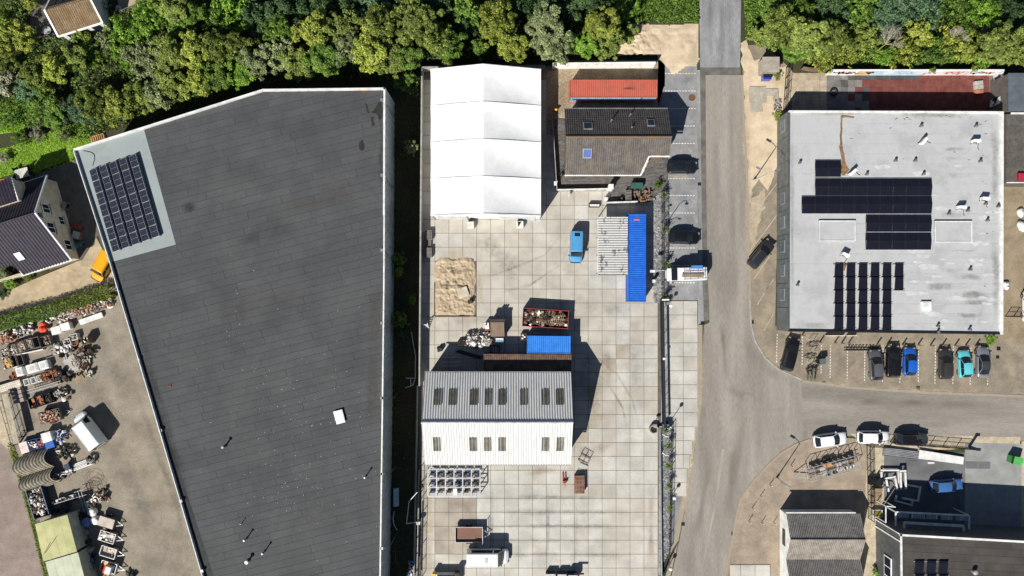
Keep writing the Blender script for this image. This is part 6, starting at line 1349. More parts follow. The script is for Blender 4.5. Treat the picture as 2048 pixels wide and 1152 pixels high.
# stillage rack south of the shed
q0, q1 = TP(2,3,215,335,1.7), TP(2,3,615,540,1.7); st_ = thing('stillage_rack', 'pale steel rack of three by six open bays below the shed', 'rack', ((q0.x+q1.x)/2, (q0.y+q1.y)/2, 0)); W = q1.x-q0.x; D = q0.y-q1.y
for i in range(7):
    x = -W/2+W*i/6
    MB().box((x,0,1.66), (.14,D,.1)).build('cross_beam', m_galv, st_)
    for j in range(4): MB().box((x,-D/2+D*j/3,.8), (.1,.1,1.6)).build('post', m_galv, st_)
for j in range(4):
    for z in (.35, 1.01, 1.68): MB().box((0,-D/2+D*j/3,z), (W,.12 if z > 1.5 else .08,.1)).build('beam', m_galv, st_)
for i in range(6):
    for j in range(3):
        MB().box((-W/2+W*(i+.38)/6,-D/2+D*(j+.5)/3,.38), (W/6*.45,D/3*.8,.06)).build('shelf', mat('shade_blue_shelf', (.09,.1,.12), rough=.5) if (i+j) % 2 else m_scrapd, st_)  # shelves and bins tinted blue: shade inside the bays put into colour
        if (i*j+i) % 3 == 0: MB().box((-W/2+W*(i+.55)/6,-D/2+D*(j+.45)/3,.7), (W/6*.3,D/3*.5,.5)).build('bin', mat('shade_blue_bin', (.05,.075,.15), rough=.5), st_)
o = MB().box((0,0,0), (.55,.95,.06)).build('cover', m_wplas, st_); o.location = (.15,-D/3,1.76)
p = P(1169,919,.8); t = thing('cage_trolley', 'black tubular cage frame near the shed south-east corner', 'frame', (p.x, p.y, 0), R(-28))
for s in (-.45,.45):
    for z in (.1,.9): MB().bar((-.7,s,z), (.7,s,z), .05).build('rail', m_dark, t)
    for x in (-.7,0,.7): MB().bar((x,s,0), (x,s,.9), .05).build('post', m_dark, t)
for x in (-.7,0,.7): MB().bar((x,-.45,.9), (x,.45,.9), .05).build('cross_bar', m_dark, t)
p = P(1166,936,.3); t = thing('grate', 'light metal grate lying below the black cage frame', 'grate', (p.x, p.y, 0), R(-25))
for k in range(6): MB().box((-.6+k*.22,0,.1), (.05,.9,.05)).build('bar', m_galv, t)
for s in (-.45,.45): MB().box((-.05,s,.1), (1.2,.05,.05)).build('rail', m_galv, t)
p = P(1129,957,.4); t = thing('pallet_jack', 'red pallet jack standing on the slabs below the shed', 'pallet jack', (p.x, p.y, 0), R(93))
for s in (-.18,.18): MB().box((.2,s,.12), (1.2,.16,.07)).build('fork', m_redp, t)
MB().box((-.5,0,.25), (.35,.55,.4)).build('pump_housing', m_redp, t); MB().tube((-.55,0,.4), (-.95,0,1.15), .03).build('handle', m_dark, t)
for s in (-.12,.12): MB().tube((-.5,s-.04,.1), (-.5,s+.04,.1), .1, n=10).build('wheel', m_black, t)
# trailers
def trailer(label, px, py, rz, L, W, Hs, mf, ms, fill=None, h0=.55, group=None, head=False):
    p = P(px, py, h0+Hs*.5); t = thing('trailer', label, 'trailer', (p.x, p.y, 0), rz, group)
    MB().box((0,0,h0), (L,W,.08)).build('floor', mf, t)
    for s in (-1, 1):
        MB().box((0,s*(W/2-.03),h0+Hs/2), (L,.06,Hs)).build('side_panel', ms, t); MB().box((s*(L/2-.03),0,h0+Hs/2), (.06,W-.12,Hs)).build('end_panel', ms, t)
        w = MB().tube((0,s*(W/2+.02),.3), (0,s*(W/2+.2),.3), .3, n=14).build('wheel', m_tyre, t); MB().tube((0,s*(W/2+.2),.3), (0,s*(W/2+.215),.3), .17, n=10).build('rim', m_galv, w)
        MB().box((-.02,s*(W/2+.12),.64), (.8,.24,.04)).build('mudguard', m_black, t)
        MB().bar((L/2-.1,s*W*.3,h0-.05), (L/2+1.0,0,h0-.08), .07).build('drawbar', m_galv, t)
        MB().box((-L/2-.02,s*W*.38,h0), (.05,.2,.1)).build('tail_light', m_tail, t)
    MB().tube((L/2+.6,.1,.0), (L/2+.6,.1,.6), .04).build('jockey_wheel', m_black, t)
    if head: 
        for z in (.5,1.0): MB().bar((L/2+.02,-W/2,h0+Hs+z*.6), (L/2+.02,W/2,h0+Hs+z*.6), .04).build('headboard_bar', m_galv, t)
        for s in (-1, 1): MB().bar((L/2+.02,s*W/2*.98,h0), (L/2+.02,s*W/2*.98,h0+Hs+.6), .05).build('headboard_post', m_galv, t)
    if fill: fill(t, L, W, h0)
    return t
trailer('trailer with bare brown floor and pale rim left of the camper van', 938,1069,0, 3.9,2.2,.4, mat('brown_ply', (.165,.085,.062), (.19,.1,.075), rough=.7, fine=.1, stretch=(1,8,1)), m_galv, head=True)
p = P(893,1146,1.0); t = thing('forklift', 'yellow and white machine at the bottom edge below the camper van', 'machine', (p.x, p.y-.6, 0))
MB().box((0,-.3,.7), (3.6,1.5,.9)).build('body', m_wplas, t); MB().box((-1.75,-.2,.75), (.5,1.5,1.0)).build('counterweight', mat('yellow_machine', (.7,.4,.02), rough=.5), t); MB().box((0,.25,1.17), (2.6,.3,.06)).build('roller_bed', m_dark, t)
for k in range(7): MB().tube((-1.2+k*.36,.12,1.22), (-1.2+k*.36,.38,1.22), .08).build('roller', m_dark, t)
MB().box((1.5,.5,.9), (.7,.5,1.1)).build('motor', m_scrapd, t)
p = P(1128,1148,.8); t = thing('steel_workbench', 'dark steel workbenches with boxes at the bottom edge of the yard', 'workbench', (p.x, p.y-.3, 0))
for k, (x, w, h) in enumerate(((-1.9,1.3,.9),(-.3,1.2,1.0),(1.2,1.3,1.3))): MB().box((x,-.2,h/2), (w,1.2,h)).build('cabinet', m_scrapd if k < 2 else m_dark, t); MB().box((x,-.2,h+.03), (w*1.05,1.1,.05)).build('top', m_galv, t)
MB().box((2.1,.5,1.2), (1.4,.2,.15)).build('arm', m_dark, t)
p = P(1307,858,.4); t = thing('concrete_ring', 'round hollow concrete ring by the sliding gate', 'concrete ring', (p.x, p.y, 0)); MB().lathe([(.62,0),(.62,.7),(.5,.7),(.48,.08),(.0,.06)], n=22, caps=False).build('ring', mat('stained_concrete', (.3,.27,.22), rough=.9, fine=.2), t); MB().tube((.1,.75,0), (.1,.75,1.3), .05).build('post', m_dark, t); MB().box((.02,.75,1.3), (.5,.2,.3)).build('sign_plate', m_grey_m, t)

# ------------------------------------------------------------------ boundary walls and fences
def wall_thing(label, a, b, h, w, m, cap=None, capm=None, name='boundary_wall'):
    q0, q1 = P(*a), P(*b); d = q1-q0; t = thing(name, label, 'wall', q0, math.atan2(d.y, d.x)); L = d.length; n = max(1, int(round(L/2.0)))
    for k in range(n): MB().box(((k+.5)*L/n,0,h/2), (L/n-.02,w,h)).build('panel', m, t)
    for k in range(n+1): MB().box((k*L/n,0,h/2+.03), (.14,w+.06,h+.06)).build('post', m, t)
    if cap: MB().box((L/2,0,h+.05), (L,cap,.08)).build('coping', capm or m, t)
    return t
m_pre = mat('precast_grey', (.27,.26,.245), (.34,.33,.31), rough=.9, fine=.18)
wall_thing('long grey concrete wall along the yard west side', (847,146), (842,768), 1.7, .12, m_pre, .2, m_pre)
wall_thing('shaded concrete wall behind the marquee', (848,143), (1088,140), 1.7, .12, m_pre, .18, m_pre)
wall_thing('bright white wall north of the red container', (1105,137), (1305,135), 2.0, .14, mat('white_wall', (.68,.68,.66)), .2)
def fence(label, a, b, h, n, style='mesh', m=None, name='fence', bars=0, lean=0):
    m = m or m_dark; q0, q1 = P(*a), P(*b); d = q1-q0; L = d.length; t = thing(name, label, 'fence' if name != 'sliding_gate' else 'gate', q0, math.atan2(d.y, d.x))
    for k in range(n+1): MB().box((k*L/n,0,h/2), (.07,.07,h)).build('post', m, t)
    for z in ((h-.03, h*.5, .08) if style == 'mesh' else (h-.05, .12)): MB().box((L/2,0,z), (L,.05,.05)).build('rail', m, t)
    mb = MB(); nb = bars or int(L/.16)
    for k in range(nb): mb.bar((L*(k+.5)/nb,0,.06), (L*(k+.5)/nb,0,h-.04), .02)
    o = mb.build('bars', m, t, fix=False); o['kind'] = 'stuff'; return t
m_navy = mat('navy_steel', (.022,.03,.045), rough=.45, metal=.3)
gt = fence('long navy sliding gate with vertical bars across the yard entrance', (1321,601), (1325,850), 1.6, 10, 'gate', m_navy, 'sliding_gate', 130)
L_ = (P(1325,850)-P(1321,601)).length
MB().box((L_/2,0,1.62), (L_,.26,.16)).build('top_beam', m_navy, gt); MB().box((L_/2,0,.14), (L_,.2,.2)).build('bottom_beam', m_navy, gt)
MB().box((L_*.46,.0,1.75), (.3,.35,.12)).build('latch', m_wplas, gt)
fence('dark bar fence along the gravel strip above the sliding gate', (1322,385), (1322,600), 1.8, 7, 'mesh', m_dark, bars=100)
wall_thing('low concrete kerb wall with grey pipes along the lower yard fence', (1320,852), (1318,1150), .5, .25, m_pre)
fence('dark wire fence leaning along the lower gravel strip', (1342,852), (1337,1100), 1.2, 9, 'mesh', m_dark, bars=90)
fence('navy fence section running to the bottom edge beside the road', (1345,1100), (1318,1160), 1.4, 3, 'gate', m_navy, bars=28)
p = P(1322,601); t = thing('gate_post', 'white-topped gate post at the upper end of the sliding gate', 'gate post', p); MB().box((0,0,1.0), (.3,.3,2.0)).build('post', m_navy, t); MB().box((.2,.1,2.03), (1.0,.2,.08)).build('cap', m_wplas, t); MB().box((.75,-.4,.6), (.4,.4,1.2)).build('motor_box', m_grey_m, t)
p = P(1330,850); t = thing('gate_motor', 'grey gate motor cabinet with cables at the lower gate end', 'gate motor', p); MB().box((0,0,.5), (.9,.5,1.0)).build('cabinet', m_grey_m, t); MB().box((.5,-.3,.4), (.5,.4,.8)).build('box', m_wplas, t); MB().box((.1,.5,.3), (.4,.3,.6)).build('base', m_dark, t)
for y in (868,905): 
    p = P(1330,y); t = thing('railing_end', ('upper' if y < 900 else 'lower')+' white hooked rail end at the fence below the gate', 'rail', p); MB().path([(-.6,.2,1.0),(-.2,-.1,1.1),(.3,-.2,1.1)], .06).build('hook', m_wplas, t); MB().tube((-.6,.2,0), (-.6,.2,1.0), .05).build('post', m_navy, t)
p0, p1 = P(1319,855), P(1322,1150); o = MB().tube((0,0,.55), tuple(p1-p0+Vector((0,0,.55))), .11, n=8).build('pipe', mat('blue_grey_pipe', (.14,.17,.21), rough=.4, metal=.4)); o.location = p0; tag(o, 'long blue-grey pipe lying along the lower fence wall', 'pipe')
# lower west fence
fence('dark mesh fence on the yard west side below the shed', (841,935), (836,1165), 1.9, 7, 'mesh', m_dark, bars=80)
p0, p1 = P(836,770), P(829,1160); o = MB().tube((0,0,.6), tuple(p1-p0+Vector((0,0,.6))), .14, n=8).build('pipe', mat('blue_grey_pipe2', (.2,.23,.25), rough=.5)); o.location = p0; tag(o, 'long grey pipe along the foot of the western fence', 'pipe')
p0, p1 = P(839,1012), P(836,1150); t = thing('white_pole', 'white bracket pole and pipe on the lower west fence', 'pole', p0); MB().tube((0,0,.8), tuple(p1-p0+Vector((0,0,.8))), .1).build('pipe', m_wplas, t); MB().path([(0,-2.0,.8),(-1.6,-2.0,1.6),(-1.2,1.2,1.9),(0,2.6,2.2)], .05).build('bracket', m_wplas, t); MB().box((0,-2.1,.9), (.5,.4,.5)).build('box', m_wplas, t)
# pieces in the shaded strip
p0 = P(823,664); t = thing('gutter_pipe', 'long curved grey gutter pipe lying in the shaded strip', 'pipe', p0); q1, q2, q3 = P(831,755)-p0, P(826,770)-p0, P(811,775)-p0; MB().path([(0,0,.2),tuple(q1*.5+Vector((.3,0,.2))),tuple(q1+Vector((0,0,.2))),tuple(q2+Vector((0,0,.2))),tuple(q3+Vector((0,0,.2)))], .09).build('pipe', m_galv, t)
p = P(821,756); t = thing('t_bracket', 'white T-shaped bracket lying in the shaded strip', 'bracket', p); MB().box((0,0,.1), (1.3,.09,.09)).build('bar', m_wplas, t); MB().box((.05,-.5,.1), (.09,.95,.09)).build('stem', m_wplas, t)
p = P(793,993); t = thing('sheet_stack', 'pale blue sheet stack leaning at the warehouse wall', 'sheets', p); MB().box((0,0,.4), (.8,2.6,.06), ry=R(30)).build('sheet', mat('pale_blue_sheet', (.35,.45,.5)), t); MB().box((.05,0,.5), (.8,2.5,.05), ry=R(32)).build('sheet', mat('pale_blue_sheet', (.35,.45,.5)), t)
p = P(790,1098); o = MB().tube((0,0,.2), (.15,-2.0,.2), .06).build('red_pole', m_redp); o.location = p; tag(o, 'red pole lying in the shaded strip at the bottom', 'pole')
p = P(789,1035); o = MB().path([(0,1,.3),(-.15,0,.35),(0,-1,.3),(.4,-1.7,.2)], .06).build('hose', m_wplas); o.location = p; tag(o, 'pale bent hose lying at the warehouse wall foot', 'hose')
p = P(824,1138); t = thing('tarp_heap', 'crumpled blue and white tarpaulin heap at the bottom of the shaded strip', 'tarpaulin', p); scrap('tarp', t, 1.2, 2.6, .4, 50, 5, [mat('tarp_blue', (.03,.2,.6)), m_wplas, mat('tarp_tan', (.4,.28,.15))], .7)
# ------------------------------------------------------------------ gravel strips with young plants
def gravel(name, poly, n, label):
    xs = [p[0] for p in poly]; ys_ = [p[1] for p in poly]; mb = MB(); k = 0
    while k < n:
        x, y = random.uniform(min(xs), max(xs)), random.uniform(min(ys_), max(ys_))
        if inside(x, y, poly):
            p = P(x, y); r = random.uniform(.06,.16); mb.box((p.x,p.y,.03), (r*2,r*1.6,r*1.2), random.uniform(0,3), random.uniform(-.5,.5), random.uniform(-.5,.5)); k += 1
    o = mb.build(name, m_gravel, fix=False); o['kind'] = 'stuff'; o['label'] = label; o['category'] = 'gravel'
g1_ = [(1308,402),(1322,384),(1337,378),(1337,605),(1308,605)]; g2_ = [(1322,856),(1342,856),(1339,1100),(1322,1130)]
sheet('gravel_bed', g1_, -.008, m_gravel); sheet('gravel_bed', g2_, -.008, m_gravel)
gravel('gravel', g1_, 3200, 'grey gravel in the planting strip'); gravel('gravel', g2_, 2600, 'grey gravel in the lower planting strip')
g3 = leaf_mesh('tuft', np.concatenate([rng.normal(size=(260,3))*np.array([.26,.26,.2])]), rng.normal(size=(260,3)), .2*rng.uniform(.6,1.3,260), LM['green'])
pl_pos = [T(3,1,490,385),T(3,1,495,650),T(3,1,508,920),T(3,2,505,95),T(3,3,528,155),T(3,3,528,305),T(3,3,532,460),T(3,3,536,628),T(3,2,505,1120)]
for k, (x, y) in enumerate(pl_pos):
    p = P(x, y, 1.3); t = thing('young_plant', '%s young plant on a thin stem from the top of the gravel strips' % ordw(k), 'plant', (p.x, p.y, 0), k, 'young plants in the gravel strips')
    obj('crown', g3, t, (0,0,1.3), (0,0,0), (.8,.8,.8)); MB().tube((0,0,0), (0,0,1.25), .03, n=5).build('stem', m_bark, t)
# pool lights / posts at the bays with slender shadows
def ball_lamp(px, py, h, label, white=False):
    t = thing('post_lamp', label, 'lamp', P(px, py)); MB().tube((0,0,0), (0,0,h), .05, .04).build('post', m_dark, t); MB().lathe([(.05,0),(.2,.08),(.27,.25),(.2,.42),(.05,.48)], (0,0,h), 14).build('lamp_head', m_wplas if white else m_dark, t)
ball_lamp(1334,852, 3.1, 'round-headed post lamp at the lower end of the sliding gate')
for k, (x, y, h, lb) in enumerate([(1344,990,1.3,'short white-topped bollard beside the lower gravel strip'),(1337,1130,1.2,'short white-topped bollard near the bottom end of the lower fence'),(1336,611,1.6,'white-topped post at the upper end of the gate apron')]): ball_lamp(x, y, h, lb, True)
t = thing('street_lamp', 'swan-neck lamp with curved shadow beside the black parked car', 'lamp', P(1336,442)); MB().tube((0,0,0), (0,0,2.6), .05).build('post', m_dark, t); MB().path([(0,0,2.6),(.3,.1,3.0),(.7,.1,3.05),(1.0,0,2.8)], .04).build('arm', m_dark, t); MB().box((1.0,0,2.7), (.4,.2,.12)).build('lamp_head', m_dark, t)
t = thing('camera_pole', 'white camera box on an arm beside the blue container', 'camera pole', P(1320,543)); MB().tube((0,0,0), (0,0,3.2), .06).build('post', m_dark, t); MB().bar((0,0,3.1), (-1.7,-.1,3.1), .06).build('arm', m_wplas, t); MB().box((-1.7,-.1,3.1), (.65,.35,.3)).build('camera_box', m_wplas, t); MB().box((-1.1,-1.4,.7), (.3,.4,1.4)).build('cabinet', m_wplas, t)
def street_lamp(px, py, h, rz, arms, label):
    t = thing('street_lamp', label, 'street lamp', P(px, py), rz); MB().tube((0,0,0), (0,0,h), .09, .055, 10).build('pole', m_galv, t); MB().lathe([(.16,0),(.16,.5),(.1,.6)], n=10).build('base', m_galv, t)
    for a in arms:
        e = Vector((math.cos(a)*1.1, math.sin(a)*1.1, h+.25)); MB().path([(0,0,h-.02),tuple(e*.5+Vector((0,0,h*.5+.05))),tuple(e)], .04).build('arm', m_galv, t)
        MB().box(tuple(e+Vector((math.cos(a)*.3, math.sin(a)*.3, 0))), (.75,.24,.12), rz=a).build('lamp_head', m_grey_m, t)
street_lamp(1507,361, 5.2, 0, (R(150), R(20)), 'two-armed street lamp on the sandy verge left of the grey hall')
street_lamp(1553,956, 5.4, 0, (R(150),), 'tall single-armed street lamp on the corner paving by the scaffold trailer')

# ------------------------------------------------------------------ deck, terrace and clutter by the tiled house
dk = [(1104,238),(1131,238),(1131,352),(1285,350),(1300,318),(1336,318),(1334,376),(1322,382),(1300,404),(1212,406),(1226,380),(1114,381)]
dkp = [P(x, y) for x, y in dk]
deck = sheet('deck', dk, .10, mat('deck_gap', (.03,.028,.026)), thick=.12)
mb = MB(); bw_ = .19
ymin, ymax = min(p.y for p in dkp), max(p.y for p in dkp); y = ymin
pp2 = [(p.x, p.y) for p in dkp]
while y < ymax:
    x = min(p.x for p in dkp)
    while x < max(p.x for p in dkp):
        L = 2.4
        for s in range(8):
            xx = x+s*.3
            if inside(xx+.15, y+bw_/2, pp2): mb.box((xx+.15,y+bw_/2,.112), (.302,bw_-.02,.02))
        x += L
    y += bw_
o = mb.build('deck_boards', m_deck, deck, fix=False); o['kind'] = 'stuff'
def rail_wall(label, pts, h, m, w=.08):
    p0 = P(*pts[0]); t = thing('deck_screen', label, 'screen', p0)
    for a, b in zip(pts, pts[1:]):
        q0, q1 = P(*a)-p0, P(*b)-p0; d = q1-q0; MB().box(((q0.x+q1.x)/2,(q0.y+q1.y)/2,h/2), (d.length,w,h), rz=math.atan2(d.y,d.x)).build('panel', m, t)
        n = max(1, int(d.length/2))
        for k in range(n+1): c = q0.lerp(q1, k/n); MB().box((c.x,c.y,h/2), (.1,.1,h+.08)).build('post', m, t)
    return t
rail_wall('white-capped screen along the deck south edge', [(1114,381),(1224,379)], 1.0, m_trim)
rail_wall('grey screen along the deck west edge beside the marquee', [(1104,238),(1113,381)], 1.1, m_pre, .1)
rail_wall('white low wall around the wood bay corner', [(1212,407),(1272,405)], 1.1, m_trim, .14)
p = P(1218,378); t = thing('chimney_stack', 'white chimney post rising from the deck edge', 'chimney', p); MB().box((0,0,1.0), (.55,.55,2.0)).build('stack', m_wplas, t); MB().box((0,0,2.05), (.7,.7,.1)).build('cap', m_wplas, t)
p = P(1274,371,1.0); t = thing('storage_box', 'dark green storage box on the deck', 'storage box', (p.x,p.y,.12)); MB().box((0,0,.4), (1.6,.75,.8)).build('body', mat('green_box', (.03,.09,.07), rough=.5), t); MB().box((0,0,.84), (1.7,.8,.08), rx=R(5)).build('lid', mat('green_box', (.03,.09,.07)), t)
p = P(1288,393,.6); t = thing('firewood_pile', 'pile of split firewood in the bay below the deck', 'firewood', (p.x,p.y,0))
for k in range(48):
    a = random.uniform(0,3.14)
    c = Vector((random.uniform(-1.35,1.35), random.uniform(-.8,.8), .12+.6*random.random())); e = Vector((math.cos(a)*.22, math.sin(a)*.22, random.uniform(-.05,.05))); MB().bar(c-e, c+e, random.uniform(.1,.18)).build('log', mat('split_wood', (.15,.09,.055), (.27,.17,.11), rough=.9, fine=.3, rnd=.3), t)
p = P(1257,392,.8); t = thing('slatted_crate', 'grey slatted wooden crate beside the firewood pile', 'crate', (p.x,p.y,0))
for k in range(8): MB().box((0,-.8+k*.22,.85), (.8,.12,.04)).build('slat', m_woodg, t)
for s in (-.38,.38): MB().box((s,0,.42), (.06,1.7,.84)).build('side', m_woodg, t)
p = P(1244,397,.8); t = thing('wash_tub', 'round black tub left of the slatted crate', 'tub', (p.x,p.y,0)); MB().lathe([(.3,0),(.38,.5),(.34,.5),(.27,.05)], n=16).build('tub', m_dark, t); MB().lathe([(.15,.3),(.15,.55)], n=10).build('lid', m_grey_m, t)
p = P(1316,370,.7); t = thing('potted_plant', 'potted plant on the deck corner by the parking bays', 'plant pot', (p.x,p.y,.12)); MB().lathe([(.25,0),(.35,.5),(.3,.5),(.25,.4)], n=14).build('pot', m_dark, t); obj('foliage', g3, t, (0,0,.75))
p = P(1212,398,.8); t = thing('white_cabinet', 'small white cabinet at the corner of the wood bay', 'cabinet', (p.x,p.y,0)); MB().box((0,0,.5), (.35,.35,1.0)).build('body', m_wplas, t); MB().box((0,0,1.02), (.4,.4,.05)).build('lid', m_wplas, t)
# lamp bracket on the house corner and camera post at deck
p = P(1113,368); t = thing('floodlight', 'white floodlight on a tilted post at the deck south-west corner', 'floodlight', p); MB().tube((0,0,0), (.0,0,2.2), .05).build('post', m_wplas, t); MB().box((-.3,-.3,2.2), (.35,.55,.15)).build('lamp_head', m_wplas, t); MB().bar((0,0,2.1), (-.3,-.3,2.2), .05).build('arm', m_wplas, t)
p = P(1138,322,3.9); t = thing('swan_lamp', 'black curved lamp on the house west gable', 'lamp', (p.x,p.y,0)); MB().path([(-1.2,-1.5,0),(-1.2,-1.5,3.0),(-.4,.2,3.6),(-.1,.5,3.8),(.1,.3,3.8)], .05).build('arm', m_dark, t); MB().box((.15,.1,3.75), (.25,.35,.2)).build('lamp_head', m_dark, t)
p = P(1112,218,.8); t = thing('warning_light', 'orange traffic lamp standing in shade right of the marquee', 'lamp', (p.x,p.y,0)); MB().lathe([(.25,0),(.2,.5),(.15,.55)], n=10).build('base', m_dark, t); MB().box((0,-.1,.75), (.35,.2,.35)).build('lens', mat('orange_lens', (.8,.4,.05), rough=.3), t)
# ------------------------------------------------------------------ finer survey sheets
ZO = {1:(0,590,6.775),2:(0,740,6.775),3:(20,880,6.4),4:(60,1000,7.579),5:(1570,650,8.86),6:(1580,870,6.4)}
def Z(k, x, y): a = ZO[k]; return (a[0]+x/a[2], a[1]+y/a[2])
def ZP(k, x, y, h=0.0): return P(*Z(k, x, y), h)
# ------------------------------------------------------------------ salvage yard on the west side
SR = R(17)
m_rub = mat('rubble', (.42,.36,.30), (.52,.45,.38), rough=.95, fine=.3, island=.4); m_rubd = mat('rubble_dark', (.16,.11,.085), rough=.95, island=.4)
m_boxd = mat('box_grey_wood', (.10,.09,.08), (.15,.135,.12), rough=.9, fine=.3)
def rubble(t, L, W, z, n, mats, seed, s=.2):
    rg = random.Random(seed); mb = MB()
    for k in range(n): mb.box((rg.uniform(-L/2,L/2), rg.uniform(-W/2,W/2), z+rg.uniform(-.05,.16)), (s*rg.uniform(.5,1.5), s*rg.uniform(.4,1), s*rg.uniform(.3,.8)), rg.uniform(0,3), rg.uniform(-.6,.6), rg.uniform(-.6,.6), mi=rg.randrange(len(mats)))
    o = mb.build('rubble', mats, t, fix=False); o['kind'] = 'stuff'
def crate(k, x, y, label, L=1.1, W=1.5, H_=.9, mats=None, mb_=None, rz=SR, n=70, fill=.75, s=.2):
    p = ZP(k, x, y, H_); t = thing('crate', label, 'crate', (p.x, p.y, 0), rz); openbox(t, L, W, H_, mb_ or m_boxd)
    if mats: rubble(t, L-.18, W-.18, H_*fill, n, mats, int(x*7+y), s)
    return t
crate(1,75,790,'leftmost rubble crate in the upper crate row', mats=[m_rub,m_scrapl]); crate(1,175,740,'second rubble crate from the left in the upper crate row', mats=[m_rub,m_scrapl]); crate(1,285,700,'third rubble crate in the upper row, pinkish rubble', mats=[m_rub,m_terra,m_scrapl]); crate(1,398,662,'fourth and fullest rubble crate in the upper row', mats=[m_rub], H_=1.1)
crate(1,480,645,'dark closed crate right of the rubble crates', H_=1.1); crate(1,605,630,'open crate with yellow wood offcuts at the row end', L=1.6, mats=[m_wood,m_boxd], n=26, fill=.4, s=.4)
crate(1,105,925,'crate of orange-brown split logs at the left edge', mats=[mat('split_log', (.5,.3,.11), (.58,.38,.17), rough=.9, fine=.3)], n=40, s=.34); crate(1,190,900,'first empty dark crate beside the log crate', L=1.0, H_=.6); crate(1,265,885,'second empty dark crate beside the log crate', L=1.0, H_=.6)
for k, (x0, y0, x1, y1, lb) in enumerate([(30,855,590,735,'white plank curb in front of the upper crate row'),(60,1000,280,965,'white plank curb below the log crate')]):
    a, b = ZP(1,x0,y0,.4), ZP(1,x1,y1,.4); o = MB().box((0,0,.25), ((b-a).length,.14,.5)).build('plank_curb', m_wplas); c = (a+b)/2; o.location = (c.x,c.y,0); o.rotation_euler = (0,0,math.atan2(b.y-a.y,b.x-a.x)); tag(o, lb, 'curb')
for x, y, L, lb in [(265,1040,1.0,'leftmost white tub in the tub row'),(440,992,1.7,'large white sink tub in the middle of the tub row'),(590,950,1.3,'white tub at the right end of the tub row')]:
    p = ZP(1,x,y,.8); t = thing('sink_tub', lb, 'tub', (p.x,p.y,0), SR); MB().box((0,0,.4), (L,1.2,.8)).build('body', m_wplas, t); MB().box((-.1*L,0,.805), (L*.5,.8,.02)).build('basin', mat('enamel_grey', (.45,.46,.47), rough=.3), t); MB().box((L*.36,0,.81), (L*.2,1.0,.03)).build('drainer', m_galv, t)
def pot(px, py, r, h, label, m=m_terra, z=0.0):
    p = P(px, py, h+z); t = thing('flower_pot', label, 'pot', (p.x,p.y,z)); MB().lathe([(r*.7,0),(r,h*.9),(r*1.08,h*.9),(r*1.08,h),(r*.92,h),(r*.62,.1)], n=18).build('body', m, t); MB().lathe([(r*.9,h*.7),(r*.0,h*.72)], n=14, caps=False).build('filling', mat('pot_soil', (.12,.07,.045), rough=1), t)
for k, x, y, r, lb in [(1,185,1060,.3,'round red pot under the white tubs'),(1,150,1110,.34,'red pot left of the white crates'),(1,205,1108,.3,'second red pot beside the white crates'),(1,200,560,.42,'terracotta pot by the hedge left end'),(1,1005,640,.52,'large round terracotta disc pot on the crate heap')]: pot(*Z(k,x,y), r, .6, lb)
for k, (x, y, lb) in enumerate([(355,165,'left white low crate below the tubs'),(450,140,'middle white low crate below the tubs'),(535,115,'right low crate with pale rubble below the tubs')]): crate(2,x,y,lb, L=.75, W=.9, H_=.5, mb_=m_wplas, mats=[m_rub] if k == 2 else None, n=20)
crate(2,635,75,'rusty orange crate of roof tiles', L=1.7, W=1.2, H_=.7, mb_=m_rust, mats=[m_terra,m_rust], n=60); crate(2,735,45,'terracotta tile crate beside the black barrel', L=.7, W=.9, H_=.6, mb_=m_terra, mats=[m_terra], n=20)
p = ZP(2,800,45,1.0); t = thing('barrel', 'black barrel with white bung at the crate row end', 'barrel', (p.x,p.y,0)); MB().lathe([(.36,0),(.42,.3),(.42,.65),(.38,.95),(.3,.97)], n=20).build('body', m_black, t); MB().lathe([(.06,.97),(.06,1.0)], n=10).build('bung', m_wplas, t)
a = ZP(2,140,215,.75); t = thing('perforated_table', 'white perforated table top at the left edge', 'table', (a.x,a.y,0), SR)
MB().box((-.6,.0,.72), (4.2,1.0,.06)).build('top', mat('cream_board', (.52,.48,.4), rough=.8), t)
for i in range(14):
    for j in range(3): MB().box((-2.5+i*.3,-.33+j*.33,.755), (.07,.07,.012)).build('hole', m_dark, t)
for x in (-2.4,1.3): MB().box((x,0,.36), (.08,.9,.7)).build('leg', m_galv, t)
p = ZP(2,230,335,.6); t = thing('tile_pallet', 'pallet of pinkish slabs below the perforated table', 'pallet', (p.x,p.y,0), SR)
for i in range(4): MB().box((0,-.9+i*.6,.35), (1.5,.5,.6)).build('slab_stack', mat('pink_slab', (.3,.24,.23), (.36,.29,.27), rough=.9, fine=.2), t)
MB().box((0,0,.03), (1.7,2.5,.06)).build('base', m_woodg, t)
a, b = ZP(2,360,300,.9), ZP(2,820,165,.9); t = thing('ladder', 'long aluminium ladder lying above the pot crates', 'ladder', (a.x,a.y,.7), math.atan2(b.y-a.y,b.x-a.x)); L = (b-a).length
for s in (-.2,.2): MB().box((L/2,s,.05), (L,.06,.09)).build('rail', m_galv, t)
for k in range(14): MB().tube((L*(k+.5)/14,-.2,.05), (L*(k+.5)/14,.2,.05), .025).build('rung', m_galv, t)
crate(2,435,450,'left black crate with red pots below the ladder', L=1.0, W=1.5, mb_=m_dark, mats=[m_terra,m_dark], n=14, fill=.5, s=.4); crate(2,545,415,'right black crate full of red pots below the ladder', L=1.0, W=1.5, mb_=m_dark, mats=[m_terra], n=22, fill=.6, s=.4); crate(2,640,390,'dark wire-mesh crate beside the red pots', L=1.1, W=1.4, mb_=m_dark, mats=[m_scrapd], n=30)
def heap(k, x, y, w, d, label, mats, n=60, z=.3, rz=0.0, long=.9, name='junk_heap'):
    p = ZP(k, x, y, .4); t = thing(name, label, 'junk heap', (p.x,p.y,0), rz); scrap('junk', t, w, d, z, n, int(x+y), mats, long); return t
